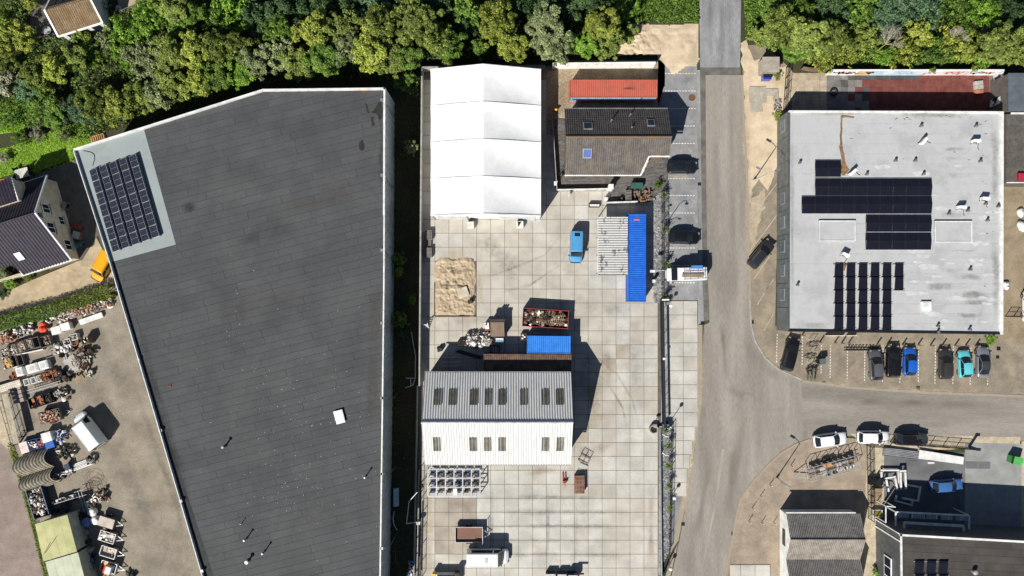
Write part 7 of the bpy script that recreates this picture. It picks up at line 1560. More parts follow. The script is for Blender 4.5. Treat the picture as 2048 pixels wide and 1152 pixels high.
heap(2,780,330,2.6,.8,'thin dark rods and branches heap beside the mesh crate', [m_scrapd,m_scrapl], 70, rz=SR, long=1.4); heap(2,830,110,2.6,.9,'dark twisted metal heap right of the tile crates', [m_scrapd,m_dark,m_rust], 80, rz=SR, long=1.3)
t = trailer('low skip trailer heaped with brick rubble', *Z(2,695,620), R(13), 3.0,1.7,.7, m_boxd, mat('skip_grey', (.12,.11,.11), rough=.7), h0=.35); rubble(t, 2.7, 1.4, 1.0, 170, [m_rub,m_terra,m_rubd], 4, .22)
p = ZP(2,915,390,.3); t = thing('water_stand', 'small round-topped stand casting a ball shadow', 'stand', (p.x,p.y,0)); MB().lathe([(.22,0),(.3,.15),(.05,.2),(.05,.9)], n=12).build('post', m_rust, t); MB().lathe([(.05,.9),(.3,1.0),(.3,1.1),(.05,1.2)], n=14).build('head', m_wplas, t)
# hedge-side row
for x, y, w, d, lb, mats, n in [(240,470,1.0,2.2,'white and grey junk heap at the hedge left end',[m_wplas,m_scrapl,m_dark],40),(370,430,1.6,1.8,'white tiles and rubble heap beside the red sacks',[m_wplas,m_rub,m_scrapd],60),(80,580,1.4,1.4,'brown tile rubble heap at the left edge',[m_rub,m_terra],50),(720,290,2.2,1.4,'grey and white junk heap in the middle of the hedge row',[m_wplas,m_scrapl,m_scrapd],70),(900,230,2.2,1.6,'white brick rubble heap in the hedge row',[m_wplas,m_rub,m_rubd],70),(1040,210,2.0,1.6,'reddish brick rubble heap in the hedge row',[m_terra,m_rub,m_rubd],70),(1180,190,2.4,1.6,'brown brick rubble heap near the white boards',[m_terra,m_rubd,m_rub],80),(1320,130,2.2,1.4,'grey rubble heap near the warehouse end of the hedge',[m_rubd,m_rub,m_boxd],60),(1440,110,1.6,1.2,'mixed pale rubble heap at the warehouse corner',[m_rub,m_scrapl,m_terra],50),(860,340,1.4,.9,'white slab pieces heap behind the white cabinets',[m_wplas,m_terra,m_rub],40)]:
    p = ZP(1,x,y,.4); t = thing('rubble_heap', lb, 'rubble heap', (p.x,p.y,0), SR); rubble(t, w, d, .35, n, mats, int(x+y), .34); rubble(t, w*.6, d*.6, .6, n//3, mats, int(x+y)+1, .28)
p = ZP(1,545,440,.7); t = thing('sack_heap', 'bright red-orange sacks on the hedge row', 'sacks', (p.x,p.y,0), .3)
for k in range(5): MB().lathe([(.0,.05),(.4,.1),(.45,.3),(.3,.45),(.0,.5)], (random.uniform(-.45,.45), random.uniform(-.5,.5), .15*k*.8), 9).build('sack', mat('red_sack', (.62,.07,.03), rough=.6), t)
for x, y, lb in [(755,480,'left white cabinet with slanted top in the hedge row'),(880,430,'right white double cabinet in the hedge row')]:
    p = ZP(1,x,y,.9); t = thing('white_cabinet', lb, 'cabinet', (p.x,p.y,0), SR); MB().box((0,0,.42), (1.25,1.0,.84)).build('body', m_wplas, t); MB().box((0,0,.87), (1.32,1.06,.06)).build('top', m_trim, t); MB().box((0,0,.905), (.02,1.0,.01)).build('seam', m_grey_m, t)
a, b = ZP(1,1085,375,.4), ZP(1,1370,275,.4); t = thing('board_stack', 'stack of bright white boards at the edge of the hedge row', 'boards', ((a.x+b.x)/2,(a.y+b.y)/2,0), math.atan2(b.y-a.y,b.x-a.x))
for k in range(4): MB().box((.02*k,.03*k,.1+k*.09), (3.4,.62,.075)).build('board', m_trim, t)
p = ZP(1,1470,140,.4); t = thing('cable_coil', 'white coiled hose at the warehouse corner', 'hose', (p.x,p.y,0))
for k in range(4): MB().path([(math.cos(i*.52)*(.55-.06*k), math.sin(i*.52)*(.4-.05*k), .1+.06*k) for i in range(13)], .05).build('loop', m_wplas, t)
# middle cluster
crate(1,1000,570,'white carton crate behind the terracotta disc', L=1.0, W=.9, H_=.7, mb_=m_wplas, mats=[m_rub], n=20); crate(1,905,640,'white open crate with black pots left of the terracotta disc', L=1.0, W=.9, mb_=m_wplas, mats=[m_dark,m_wplas], n=20); crate(1,1150,620,'brown tool crate casting a tall shadow right of the disc', L=1.0, W=1.0, H_=1.3, mb_=m_crate, mats=[m_wood,m_dark,m_wplas], n=24)
heap(1,930,730,1.6,1.2,'pale metal parts heap below the terracotta disc', [m_scrapl,m_wplas,m_dark], 60, rz=SR); heap(1,1140,840,2.0,3.2,'dark tangled machine heap in the middle of the salvage yard', [m_scrapd,m_dark,m_rust,m_scrapl], 150, z=.5, rz=-.5); heap(1,790,740,1.2,1.4,'bent grey pipes heap beside the aluminium posts', [m_scrapl,m_dark], 40)
a, b = ZP(1,825,640,.3), ZP(1,870,885,.3)
for k in range(2):
    o = MB().box((0,0,.15), ((b-a).length,.16,.16)).build('aluminium_post', m_galv); c = (a+b)/2; o.location = (c.x+k*.28,c.y+k*.1,0); o.rotation_euler = (0,0,math.atan2(b.y-a.y,b.x-a.x)); tag(o, ['left','right'][k]+' aluminium post lying in the salvage yard middle', 'post', 'aluminium posts')
p = ZP(1,700,790,.5); t = thing('bench_frame', 'thin metal bench frame in the salvage yard', 'bench', (p.x,p.y,0), SR)
for x in (-.8,0,.8):
    for y in (-.45,.45): MB().bar((x,y,0), (x,y,.6), .05).build('leg', m_grey_m, t)
for y in (-.45,0,.45): MB().bar((-.9,y,.6), (.9,y,.6), .06).build('slat', m_grey_m, t)
p = ZP(1,975,940,.2); o = MB().box((0,0,.08), (1.8,2.3,.1), rz=.6).build('concrete_plate', mat('pale_plate', (.36,.34,.31), rough=.9, fine=.1)); o.location = (p.x,p.y,0); tag(o, 'large pale concrete plate beside the pallet row', 'plate')
for k, (x, y, r, lb) in enumerate([(1075,860,-.5,'light wooden pallet highest of the leaning pair'),(1135,980,-.5,'light wooden pallet lowest of the leaning pair')]):
    p = ZP(1,x,y,.5); o = obj('pallet', PM['w'], None, (p.x,p.y,.35), (.1,.0,r), (1.0,1.3,1)); tag(o, lb, 'pallet', 'light wooden pallets in the salvage yard')
p = ZP(1,1065,1115,.15); o = obj('pallet', PM['w'], None, (p.x,p.y,0), (0,0,.55), (1,1.2,1)); tag(o, 'bright slatted pallet with a black bucket, on its own', 'pallet', 'light wooden pallets in the salvage yard'); pot(*Z(1,1065,1070), .25, .35, 'black bucket on the bright slatted pallet', m_dark, .15)
a, b = ZP(1,1220,1050,.3), ZP(1,1250,1090,.3); o = heap(1,1215,1060,.9,.9,'short rail offcuts heap right of the pallets', [m_scrapl,m_dark], 14)
# lean-to of ribbed sheet, gate and path at the left edge
a, b = ZP(2,20,340,1.5), ZP(2,180,1010,1.5); d = b-a; t = thing('ribbed_lean_to', 'narrow beige ribbed sheet roof along the street edge', 'lean-to', (a.x,a.y,0))
sd = Vector((-d.y, d.x, 0)).normalized()*-.95
MB().corr(a-Vector((a.x,a.y,0))-sd*.0, d, sd*-1.0+Vector((0,0,.1)), .17, .03).build('roof_sheet', mat('beige_sheet', (.36,.32,.24), (.42,.37,.28), rough=.8, fine=.15), t)
for s in (0,.5,1): q = d*s; MB().box((q.x,q.y,.75), (.08,.08,1.5)).build('post', m_dark, t)
MB().bar((0,0,1.45), (d.x,d.y,1.45), .08).build('beam', m_dark, t)
fence('dark fence panel line beside the ribbed lean-to', Z(2,85,400), Z(2,260,1000), 1.5, 4, 'mesh', m_dark, bars=30); fence('short dark gate leaf standing open by the lean-to', Z(2,265,985), Z(2,390,800), 1.2, 2, 'mesh', m_dark, bars=10)
a = ZP(2,230,700); o = MB().box((0,0,0), (1.5,6.0,.03), rz=R(15)).build('path_slab', mat('path_concrete', (.25,.23,.2), rough=.9, fine=.2)); o.location = (a.x,a.y,.0); tag(o, 'narrow concrete strip along the lean-to', 'slab')
# bins row
def bin_(k, x, y, L, W, H_, label, m, lid=None, rz=SR, fill=None):
    p = ZP(k,x,y,H_); t = thing('storage_bin', label, 'bin', (p.x,p.y,0), rz); openbox(t, L, W, H_, m)
    if lid: MB().box((0,0,H_+.04), (L*1.04,W*1.04,.07)).build('lid', lid, t)
    if fill: rubble(t, L*.8, W*.8, H_*.8, 16, fill, int(x), .3)
m_bbin = mat('blue_plastic', (.02,.07,.26), rough=.5)
bin_(2,330,1050,1.1,1.5,.8,'pinkish-white lidded bin at the left of the bin row', m_wplas, mat('pink_white', (.58,.5,.48), rough=.7)); bin_(2,440,1010,1.3,1.4,1.0,'blue bin with straw hat and scraps', m_bbin, None, fill=[m_wood,m_wplas,m_rust]); bin_(2,555,985,1.0,1.4,1.0,'blue bin with red lumps', m_bbin, None, fill=[m_redp,m_rub]); bin_(2,635,910,1.3,1.3,1.2,'tall white lidded box above the blue box', m_wplas, m_trim); bin_(2,675,1010,1.2,1.0,1.1,'clean blue lidded box below the white box', m_bbin, mat('blue_lid', (.03,.11,.36), rough=.4))
heap(2,820,900,1.6,1.8,'white and blue plastic heap beside the white van', [m_wplas,m_bbin,m_trim], 60, z=.5); heap(2,880,1110,2.4,1.6,'black shaded parts heap right of the arched sheets', [m_scrapd,m_dark,m_scrapl], 80)
# arched ribbed sheets
def arch(c, label):
    q = [ZP(3,x,y,1.1) for x, y in c]; t = thing('arched_sheet', label, 'corrugated sheet', (q[0].x,q[0].y,0), 0, 'arched corrugated sheets'); o = q[0]; u = q[1]-q[0]; v = q[3]-q[0]; mb = MB(); nu, nv = 80, 12
    for j in range(nv+1):
        for i in range(nu+1):
            s = i/nu; w = j/nv; z = .35+1.3*math.sin(math.pi*(.12+.76*w))**1.0-.3+.06*math.cos(i*2*math.pi/8); p = u*s+v*w; bow = -u.normalized()*.55*math.sin(math.pi*w); mb.v.append((p.x+bow.x, p.y+bow.y, z))
    mb.f = [[j*(nu+1)+i, j*(nu+1)+i+1, (j+1)*(nu+1)+i+1, (j+1)*(nu+1)+i] for j in range(nv) for i in range(nu)]; mb.m = [0]*len(mb.f)
    mb.build('sheet', mat('weathered_sheet', (.17,.15,.115), (.25,.225,.175), scale=1.0, rough=.9, fine=.3, fscale=4), t, smooth=False, fix=False)
    for s in (.05,.95):
        for w in (.05,.95): p = u*s+v*w; MB().box((p.x,p.y,.18), (.12,.12,.36)).build('block', m_crate, t)
arch([(60,235),(470,105),(550,330),(130,480)], 'upper of the two arched corrugated sheets'); arch([(140,478),(545,340),(605,578),(205,690)], 'lower of the two arched corrugated sheets')
a, b = ZP(3,790,350,.4), ZP(3,1040,250,.4)
for k in range(5):
    o = MB().box((0,0,.12), (3.0,.14,.2)).build('white_beam', m_trim if k != 2 else m_scrapl); c = (a+b)/2; o.location = (c.x+.05*k,c.y+.24-k*.2,.0 if k % 2 else .03); o.rotation_euler = (0,0,math.atan2(b.y-a.y,b.x-a.x)+random.uniform(-.03,.03)); tag(o, ordw(k)+' white beam from the top of the beam pile', 'beam', 'white beams in the salvage yard')
heap(3,680,440,2.6,.7,'white offcuts heap left of the white beams', [m_wplas,m_scrapl,m_dark], 50, rz=SR); heap(3,1040,250,1.0,.9,'grey metal ends at the tip of the beam pile', [m_scrapl,m_dark], 30)
p = ZP(3,740,340,.6); o = MB().box((0,0,.4), (.7,.8,.8), rz=SR).build('blue_box', mat('dark_blue_box', (.02,.035,.07), rough=.5)); o.location = (p.x,p.y,0); tag(o, 'small dark blue box left of the white beams', 'box')
p = ZP(3,1090,600,.3); t = thing('wire_tangle', 'tangled loops of thin dark wire on the concrete', 'wire', (p.x,p.y,0))
for k in range(7):
    r = random.uniform(.5,1.3); cx_, cy_ = random.uniform(-.6,.6), random.uniform(-.8,1.2); MB().path([(cx_+math.cos(i*.45+k)*r, cy_+math.sin(i*.45+k)*r*.8, .1+.3*abs(math.sin(i*.4+k))) for i in range(12)], .018, 4).build('loop', m_rust, t)
heap(3,1130,740,2.4,1.4,'rusty branch-like scrap heap below the wire tangle', [m_rust,m_scrapl,m_dark], 70, rz=SR, long=1.2)
# dark trough skip with scrap
q = ZP(3,350,810,1.2); t = thing('scrap_skip', 'navy-rimmed skip with engine scrap beside the grass strip', 'skip', (q.x,q.y,0), SR+R(0)); openbox(t, 2.2, 4.2, 1.1, mat('skip_navy', (.02,.03,.05), rough=.6)); scrap('scrap', t, 1.8, 3.6, .85, 140, 21, [m_scrapl,m_wplas,m_scrapd,m_rust], .8)
for s in (-1, 1): MB().box((s*1.1,0,1.14), (.09,4.3,.09)).build('rim', mat('blue_rim', (.12,.16,.26), rough=.5), t)
a, b = ZP(3,560,800,.8), ZP(3,820,720,.8); t = thing('white_trough', 'long white sheet-metal trough beside the navy skip', 'trough', ((a.x+b.x)/2,(a.y+b.y)/2,.3), math.atan2(b.y-a.y,b.x-a.x)); L = (b-a).length
for s in (-.25,.25): MB().box((0,s,.25), (L,.05,.5)).build('side', m_wplas, t)
MB().box((0,0,.02), (L,.5,.04)).build('base', m_wplas, t); scrap('offcuts', t, L*.9, .4, .3, 30, 2, [m_wplas,m_dark], .6)
p = ZP(3,930,780,.9); t = thing('pipe_rack', 'grey tubular rack with crossed bars beside the white bags', 'rack', (p.x,p.y,0), SR)
for s in (-.22,.22): MB().bar((s,-1.6,.9), (s,1.6,.9), .06).build('rail', m_grey_m, t)
for y in (-1.3,-.3,.7,1.5): MB().bar((-.8,y,.9), (.8,y,.9), .05).build('cross_bar', m_grey_m, t); MB().bar((0,y,0), (0,y,.9), .05).build('post', m_grey_m, t)
heap(3,620,880,3.6,1.2,'dark shaded tarp-covered parts above the yellow-roofed store', [m_dark,m_scrapd,m_bbin], 60, rz=SR)
for k, (x, y, m_, lb) in enumerate([(1040,930,m_wplas,'upper white big bag beside the trailers'),(1075,1035,m_wplas,'lower white big bag, touching the blue one'),(965,1060,mat('pale_blue_bag', (.18,.24,.5), rough=.6),'pale blue big bag left of the white ones')]):
    p = ZP(3,x,y,.8); t = thing('big_bag', lb, 'bag', (p.x,p.y,0), k*.7); mb = MB(); mb.lathe([(.0,.0),(.55,.02),(.68,.3),(.66,.6),(.5,.8),(.25,.88),(.0,.82)], n=14)
    mb.v = [(v[0]+.09*mnoise.noise((v[0]*3,v[1]*3,k)), v[1]+.09*mnoise.noise((v[0]*3,v[1]*3,k+4)), v[2]+(.07*mnoise.noise((v[0]*4,v[1]*4,k+8)) if v[2] > .1 else 0)) for v in mb.v]; mb.build('sack', m_, t, smooth=True)
    for s in (-.4,.4): MB().path([(s,-.15,.75),(s,-.05,.95),(s,.1,.75)], .03).build('loop', m_, t)
# store with two pale roof panels
h_ = 2.9; q = [ZP(4,75,360,h_), ZP(4,565,218,h_), ZP(4,715,780,h_), ZP(4,205,930,h_)]; r_ = [ZP(4,232,935,h_-.1), ZP(4,728,790,h_-.1), ZP(4,880,1380,h_-.1), ZP(4,385,1530,h_-.1)]
t = thing('site_store', 'store with one pale yellow and one pale green sheet roof', 'shed', (q[0].x,q[0].y,0))
for n_, (c, m_) in enumerate(((q, mat('yellow_sheet', (.40,.40,.185), (.45,.44,.22), scale=.5, rough=.7, fine=.06)), (r_, mat('green_sheet', (.42,.46,.33), (.47,.5,.38), scale=.5, rough=.7, fine=.06)))):
    for i in range(4):
        f0, f1 = i/4+.002, (i+1)/4-.002; MB().slab([c[0].lerp(c[1],f0), c[0].lerp(c[1],f1), c[3].lerp(c[2],f1), c[3].lerp(c[2],f0)], .06).build('roof_sheet', m_, t, world=True)
    ce = (c[0]+c[1]+c[2]+c[3])/4; MB().prism([((p+(ce-p)*.04).x,(p+(ce-p)*.04).y) for p in c], -.02, h_-.2).build('wall', mat('store_wall', (.3,.32,.27), rough=.8), t, world=True)
    MB().bar(c[0]+Vector((0,0,.03)), c[1]+Vector((0,0,.03)), .08).build('edge_trim', m_dark, t, world=True)
a = ZP(4,205,830,3.1); o = MB().tube((0,0,0), tuple(ZP(4,315,635,3.6)-a), .035).build('antenna', m_dark); o.location = a; tag(o, 'thin dark pole slanting over the yellow store roof', 'pole')
# shaded row beside the store
p = ZP(4,815,505,.4); t = thing('rope_coil', 'coiled grey ropes in the shade of the store', 'rope', (p.x,p.y,0))
for k in range(5): MB().path([(math.cos(i*.45)*(.55-.07*k), math.sin(i*.45)*(.5-.06*k), .1+.09*k) for i in range(15)], .05).build('loop', m_scrapl, t)
for k, (x, y, m_, lb) in enumerate([(700,560,m_redp,'red barrel in the shade of the store'),(775,640,m_bbin,'blue barrel below the red barrel'),(860,640,m_scrapd,'grey barrel right of the blue barrel'),(905,770,m_scrapl,'pale-topped barrel in the shade'),(835,785,m_scrapd,'dark barrel left of the pale-topped one'),(775,825,m_dark,'black barrel beside the store wall'),(845,1040,mat('olive_drum', (.1,.11,.04)),'olive drum below the blue tarp pile')]):
    p = ZP(4,x,y,.8); t = thing('barrel', lb, 'barrel', (p.x,p.y,0)); MB().lathe([(.28,0),(.31,.05),(.29,.28),(.31,.3),(.29,.56),(.31,.58),(.28,.85),(.25,.85)], n=16).build('body', m_, t); MB().lathe([(.26,.845),(.0,.85)], n=12, caps=False).build('lid', m_, t)
heap(4,880,930,1.8,2.4,'blue tarpaulin pile in the shade beside the trailers', [m_bbin,mat('dusk_blue', (.08,.12,.2)),m_scrapd], 60); heap(4,680,250,2.2,1.2,'dark parts heap behind the yellow roof corner', [m_scrapd,m_dark], 50); heap(4,940,50,1.4,.7,'white cushions on the rack foot', [m_wplas,m_crate], 14, long=1.0)
TRZ = R(-17)
def fA(t, L, W, h0): MB().box((0,0,h0+.52), (L*.98,W*.94,.06)).build('cover', mat('beige_cover', (.46,.40,.34), (.5,.44,.38), rough=.8, fine=.08), t)
def fB(t, L, W, h0): rubble(t, L*.8, W*.7, h0+.2, 26, [mat('pink_board', (.55,.25,.18)), m_rub, m_wplas], 5, .5)
def fC(t, L, W, h0): rubble(t, L*.8, W*.6, h0+.1, 12, [m_wplas, m_rub], 6, .15)
def fD(t, L, W, h0): MB().box((-.4,.2,h0+.15), (1.0,.8,.15), rz=.5).build('tan_sheet', mat('orange_tan', (.6,.36,.16)), t); MB().box((.25,-.2,h0+.5), (.85,1.0,.9)).build('red_white_box', m_wplas, t); MB().box((-.22,-.2,h0+.52), (.22,1.0,.92)).build('red_side', mat('bright_red', (.6,.07,.03)), t)
for (x, y, f, lb, mf) in [(1175,330,fA,'covered beige box trailer, topmost of the four trailers',m_crate),(1180,555,fB,'trailer with pink boards, second of the four trailers',mat('tan_floor', (.42,.33,.26))),(1195,785,fC,'empty pale-floored trailer, third of the four trailers',mat('tan_floor', (.42,.33,.26))),(1200,1010,fD,'trailer with red and white boxes, lowest of the four trailers',m_boxd)]:
    trailer(lb, *Z(4,x,y), TRZ, 2.25,1.45,.45, mf, m_galv if f is not fA else m_boxd, f, .5, 'small trailers in the salvage yard')
heap(4,1500,1140,1.0,.5,'small dark heap at the bottom edge right of the trailers', [m_scrapd,m_dark], 14); heap(4,1180,1150,1.6,.8,'terracotta rubble at the bottom edge under the trailers', [m_terra,m_rub], 30)

# ------------------------------------------------------------------ gardens around the west house
p = P(43,346,.8); t = thing('garden_table', 'white slatted garden table on the lawn edge', 'table', (p.x,p.y,0), R(15))
for k in range(7): MB().box((-.8+k*.27,0,.74), (.24,1.3,.04)).build('slat', m_ivory, t)
for x in (-.8,.8):
    for y in (-.55,.55): MB().box((x,y,.37), (.08,.08,.74)).build('leg', m_ivory, t)
for k, (x, y, r) in enumerate([(30,352,2.2),(33,338,.5),(58,336,5),(62,347,3)]):
    p = P(x, y, .5); t = thing('garden_chair', ['lower left','upper left','upper right','lower right'][k]+' dark chair around the white garden table', 'chair', (p.x,p.y,0), r, 'chairs at the garden table')
    MB().box((0,0,.45), (.5,.5,.05)).build('seat', m_dark, t); MB().box((-.25,0,.75), (.05,.5,.6)).build('backrest', m_dark, t)
    for a in (-.2,.2):
        for b in (-.2,.2): MB().box((a,b,.22), (.04,.04,.44)).build('leg', m_dark, t)
p = P(2,371,2.2); t = thing('parasol', 'orange round parasol at the left edge beside the dark roof', 'parasol', (p.x,p.y,0)); MB().lathe([(1.0,1.9),(.5,2.2),(.02,2.35)], n=10).build('canopy', mat('orange_cloth', (.75,.3,.05), rough=.7), t); MB().tube((0,0,0), (0,0,2.3), .03).build('pole', m_galv, t)
p = P(195,277,.3); t = thing('wooden_deck_frame', 'orange-brown wooden slat frame at the warehouse corner', 'wooden frame', (p.x,p.y,0), R(15))
for k in range(7): MB().box((-.9+k*.3,0,.25), (.14,1.0,.05)).build('slat', mat('orange_wood', (.42,.2,.07), (.5,.27,.1), rough=.8, fine=.2), t)
for s in (-.5,.5): MB().box((0,s,.15), (2.1,.08,.3)).build('rail', mat('orange_wood', (.42,.2,.07)), t)
p = P(371,48,.4); t = thing('blue_tarp', 'small crumpled bright blue tarp among the trees', 'tarpaulin', (p.x,p.y,2.2)); scrap('tarp', t, .8, .6, .1, 14, 4, [mat('tarp_bright', (.02,.28,.8))], .8)
p = P(236,16,.9); t = thing('barbecue', 'grey covered kettle barbecue on the patio', 'barbecue', (p.x,p.y,0)); MB().lathe([(.1,.5),(.38,.65),(.42,.85),(.3,1.05),(.05,1.12)], n=16).build('bowl', m_grey_m, t)
for k in range(3): MB().tube((.25*math.cos(k*2.1),.25*math.sin(k*2.1),.6), (.42*math.cos(k*2.1),.42*math.sin(k*2.1),0), .03).build('leg', m_dark, t)
p = P(94,61,.7); t = thing('round_table', 'round grey garden table left of the cottage', 'table', (p.x,p.y,0)); MB().lathe([(.0,.7),(.6,.7),(.6,.75),(.0,.76)], n=18).build('top', m_conc, t); MB().tube((0,0,0), (0,0,.7), .06).build('pillar', m_dark, t)
for k in range(3): MB().tube((0,0,.05), (.5*math.cos(k*2.1),.5*math.sin(k*2.1),.02), .03).build('foot', m_dark, t)
fence('dark garden fence along the patio beside the cottage', (238,32), (292,8), 1.0, 4, 'mesh', m_woodg, bars=24); fence('dark wooden fence left of the cottage', (58,48), (68,88), 1.6, 3, 'mesh', m_woodg, bars=24); fence('low wooden fence below the cottage terrace', (68,88), (108,78), 1.4, 3, 'mesh', m_woodg, bars=24)
p = P(129,411,.8); t = thing('heat_pump', 'grey heat pump box against the beige gable', 'heat pump', (p.x,p.y,0), R(-17)); MB().box((0,0,.45), (.5,1.0,.9)).build('casing', m_grey_m, t); MB().box((.26,0,.45), (.02,.7,.7)).build('grille', m_dark, t)
p = P(152,470,.8); t = thing('garden_box', 'mottled grey storage box in front of the gable', 'box', (p.x,p.y,0), R(-17)); MB().box((0,0,.4), (.9,1.0,.8)).build('body', m_crate, t); MB().box((0,0,.83), (.95,1.05,.06)).build('lid', m_conc, t)
p = P(157,490,.6); t = thing('wheelbarrow', 'teal wheelbarrow beside the storage box', 'wheelbarrow', (p.x,p.y,0), R(10)); MB().prism([(-.4,-.3),(.4,-.25),(.4,.25),(-.4,.3)], .35, .6).build('tray', mat('teal', (.03,.2,.24)), t); MB().tube((.5,-.05,.18), (.5,.05,.18), .18, n=12).build('wheel', m_black, t)
for s in (-.25,.25): MB().bar((.4,s*.3,.25), (-.9,s,.55), .04).build('handle', m_dark, t)
p = P(150,452,.8); o = MB().box((0,0,.35), (.9,.7,.7), rz=R(-17)).build('red_crate', mat('dull_red', (.2,.05,.04), rough=.7)); o.location = (p.x,p.y,0); tag(o, 'dull red crate between the grey boxes at the gable', 'crate')

# ------------------------------------------------------------------ terrace with mural wall north of the grey hall
ter = sheet('terrace_floor', [(1582,146),(1985,146),(1985,232),(1575,232)], -.010, m_joint)
tm = {}
def tile(mn): 
    if mn not in tm: tm[mn] = MB().box((0,0,0), (.97,.97,.02)).mesh('tile', {'t': mat('tile_tan', (.36,.30,.225), rough=.9, fine=.15, rnd=.12), 'g': mat('tile_grey', (.15,.145,.14), rough=.9, fine=.2, rnd=.2), 'd': mat('tile_dark', (.06,.058,.058), rough=.9, fine=.2, rnd=.2), 'r': mat('tile_red', (.14,.042,.035), (.175,.055,.045), rough=.95, fine=.2, rnd=.14), 'y': mat('tile_mossy', (.3,.16,.06), (.24,.08,.05), scale=2, rough=.95, fine=.3)}[mn])
    return tm[mn]
tn = 0
for i in range(28):
    for j in range(6):
        x, y = 1590+i*14.1, 153+j*14
        k = 't' if i < 5 else ('g' if i < 8 or (i < 12 and random.random() < .75-.2*(i-8)) else ('d' if j == 0 and i < 18 else 'r'))
        if i >= 21 and j < 2 and random.random() < .2: k = 'y'
        if 7 <= i < 11 and random.random() < .15: k = 'd'
        p = P(x, y); obj('tile', tile(k), ter, (p.x,p.y,.004+random.uniform(0,.004)))
m_mw = mat('mural_white', (.66,.66,.66), rough=.8, fine=.06)
mw = thing('mural_wall', 'white wall with painted graffiti behind the red-tiled terrace', 'wall', P(1650,150)); mo = P(1650,150); L = (P(1988,150)-mo).length; n = 12
cols = [m_mw, mat('mural_orange', (.55,.3,.12), (.66,.6,.5), scale=3, rough=.8), mat('mural_blue', (.42,.55,.66), (.6,.68,.74), scale=.8, rough=.8), mat('mural_pink', (.62,.48,.47), (.66,.62,.62), scale=1.2, rough=.8)]
order = [0,0,1,2,2,2,2,0,3,3,0,0]
for k in range(n): MB().box(((k+.5)*L/n,0,1.0), (L/n-.01,.14,2.0)).build('panel', cols[order[k]], mw)
MB().box((L/2,0,2.03), (L,.2,.06)).build('coping', m_mw, mw)
rg = random.Random(5)
def stroke(x0, w, m_, root, y=-.08):
    pts = []; x = x0
    for i in range(8): pts.append((x+w*i/7, y, .4+1.3*abs(math.sin(i*1.3+x0*2))*rg.uniform(.6,1)))
    mb = MB()
    for a, b in zip(pts, pts[1:]): mb.bar(a, b, .02, .22)
    mb.build('painted_stroke', m_, root)
for x0, w, m_ in [(.6,1.8,m_dark),(1.6,1.4,mat('mural_red', (.4,.05,.05))),(2.6,1.6,m_dark),(4.2,1.5,mat('mural_gold', (.6,.35,.05))),(5.2,1.2,m_dark),(9.5,2.5,mat('mural_sky', (.25,.45,.65))),(13.5,2.0,mat('mural_pinkline', (.6,.25,.3))),(16.5,2.4,mat('mural_redline', (.45,.12,.12))),(20.0,1.8,m_dark),(21.8,1.6,mat('mural_red', (.4,.05,.05)))]: stroke(x0, w, m_, mw)
q0, q1 = P(1987,152), P(1980,215); d = q1-q0; m2 = thing('mural_wall', 'short graffiti wall closing the terrace east end', 'wall', q0, math.atan2(d.y,d.x))
for k in range(3): MB().box(((k+.5)*d.length/3,0,1.0), (d.length/3-.01,.14,2.0)).build('panel', m_mw, m2)
for x0 in (.3,1.4,2.6,3.4): stroke(x0, 1.0, m_dark, m2, -.08)
fence('dark slatted fence panels left of the terrace', (1572,136), (1566,222), 1.7, 4, 'mesh', m_dark, bars=34)
rail_wall('short wooden palings at the mural wall left end', [(1600,140),(1645,146)], 1.3, m_crate)
p = P(1669,183,.4); t = thing('tyre', 'black car tyre lying in the terrace shadow', 'tyre', (p.x,p.y,.02)); mb = MB(); mb.lathe([(.36,.02),(.5,.0),(.58,.1),(.58,.22),(.5,.3),(.36,.28),(.36,.02)], n=24, caps=False); mb.build('tread', m_tyre, t); MB().lathe([(.37,.05),(.3,.08),(.3,.2),(.37,.25)], n=20, caps=False).build('bead', m_dark, t)
p = P(1958,170,.4); t = thing('block_stack', 'grey paving blocks stacked on the red tiles', 'blocks', (p.x,p.y,.02), .1)
for k in range(6): MB().box((-.4+.4*(k % 3),-.3+.6*(k//3),.2), (.37,.55,.4)).build('block', m_conc, t)
MB().box((0,-.9,.15), (1.2,.5,.3)).build('block', m_terra, t)
for k, (x, y, w, h, lb) in enumerate([(1515,190,2.4,2.4,'larger square concrete plate lying in the sand drift'),(1543,185,1.9,1.0,'narrow concrete plate right of the larger one in the sand'),(1512,215,1.6,1.4,'lowest concrete plate half buried in the sand'),(1551,196,.8,2.2,'upright slab edge nearest the hall corner')]):
    p = P(x, y); o = MB().box((0,0,.04), (w,h,.1), rz=.05*k).build('concrete_plate', mat('sand_plate', (.33,.3,.25), rough=.95, fine=.2)); o.location = (p.x,p.y,.017*k); tag(o, lb, 'plate')
heap_ = P(1556,210,.3); t = thing('debris_heap', 'small stone debris heap by the hall north-west corner', 'debris', (heap_.x,heap_.y,0)); rubble(t, .9, 1.6, .15, 40, [m_conc,m_rubd], 9, .25)

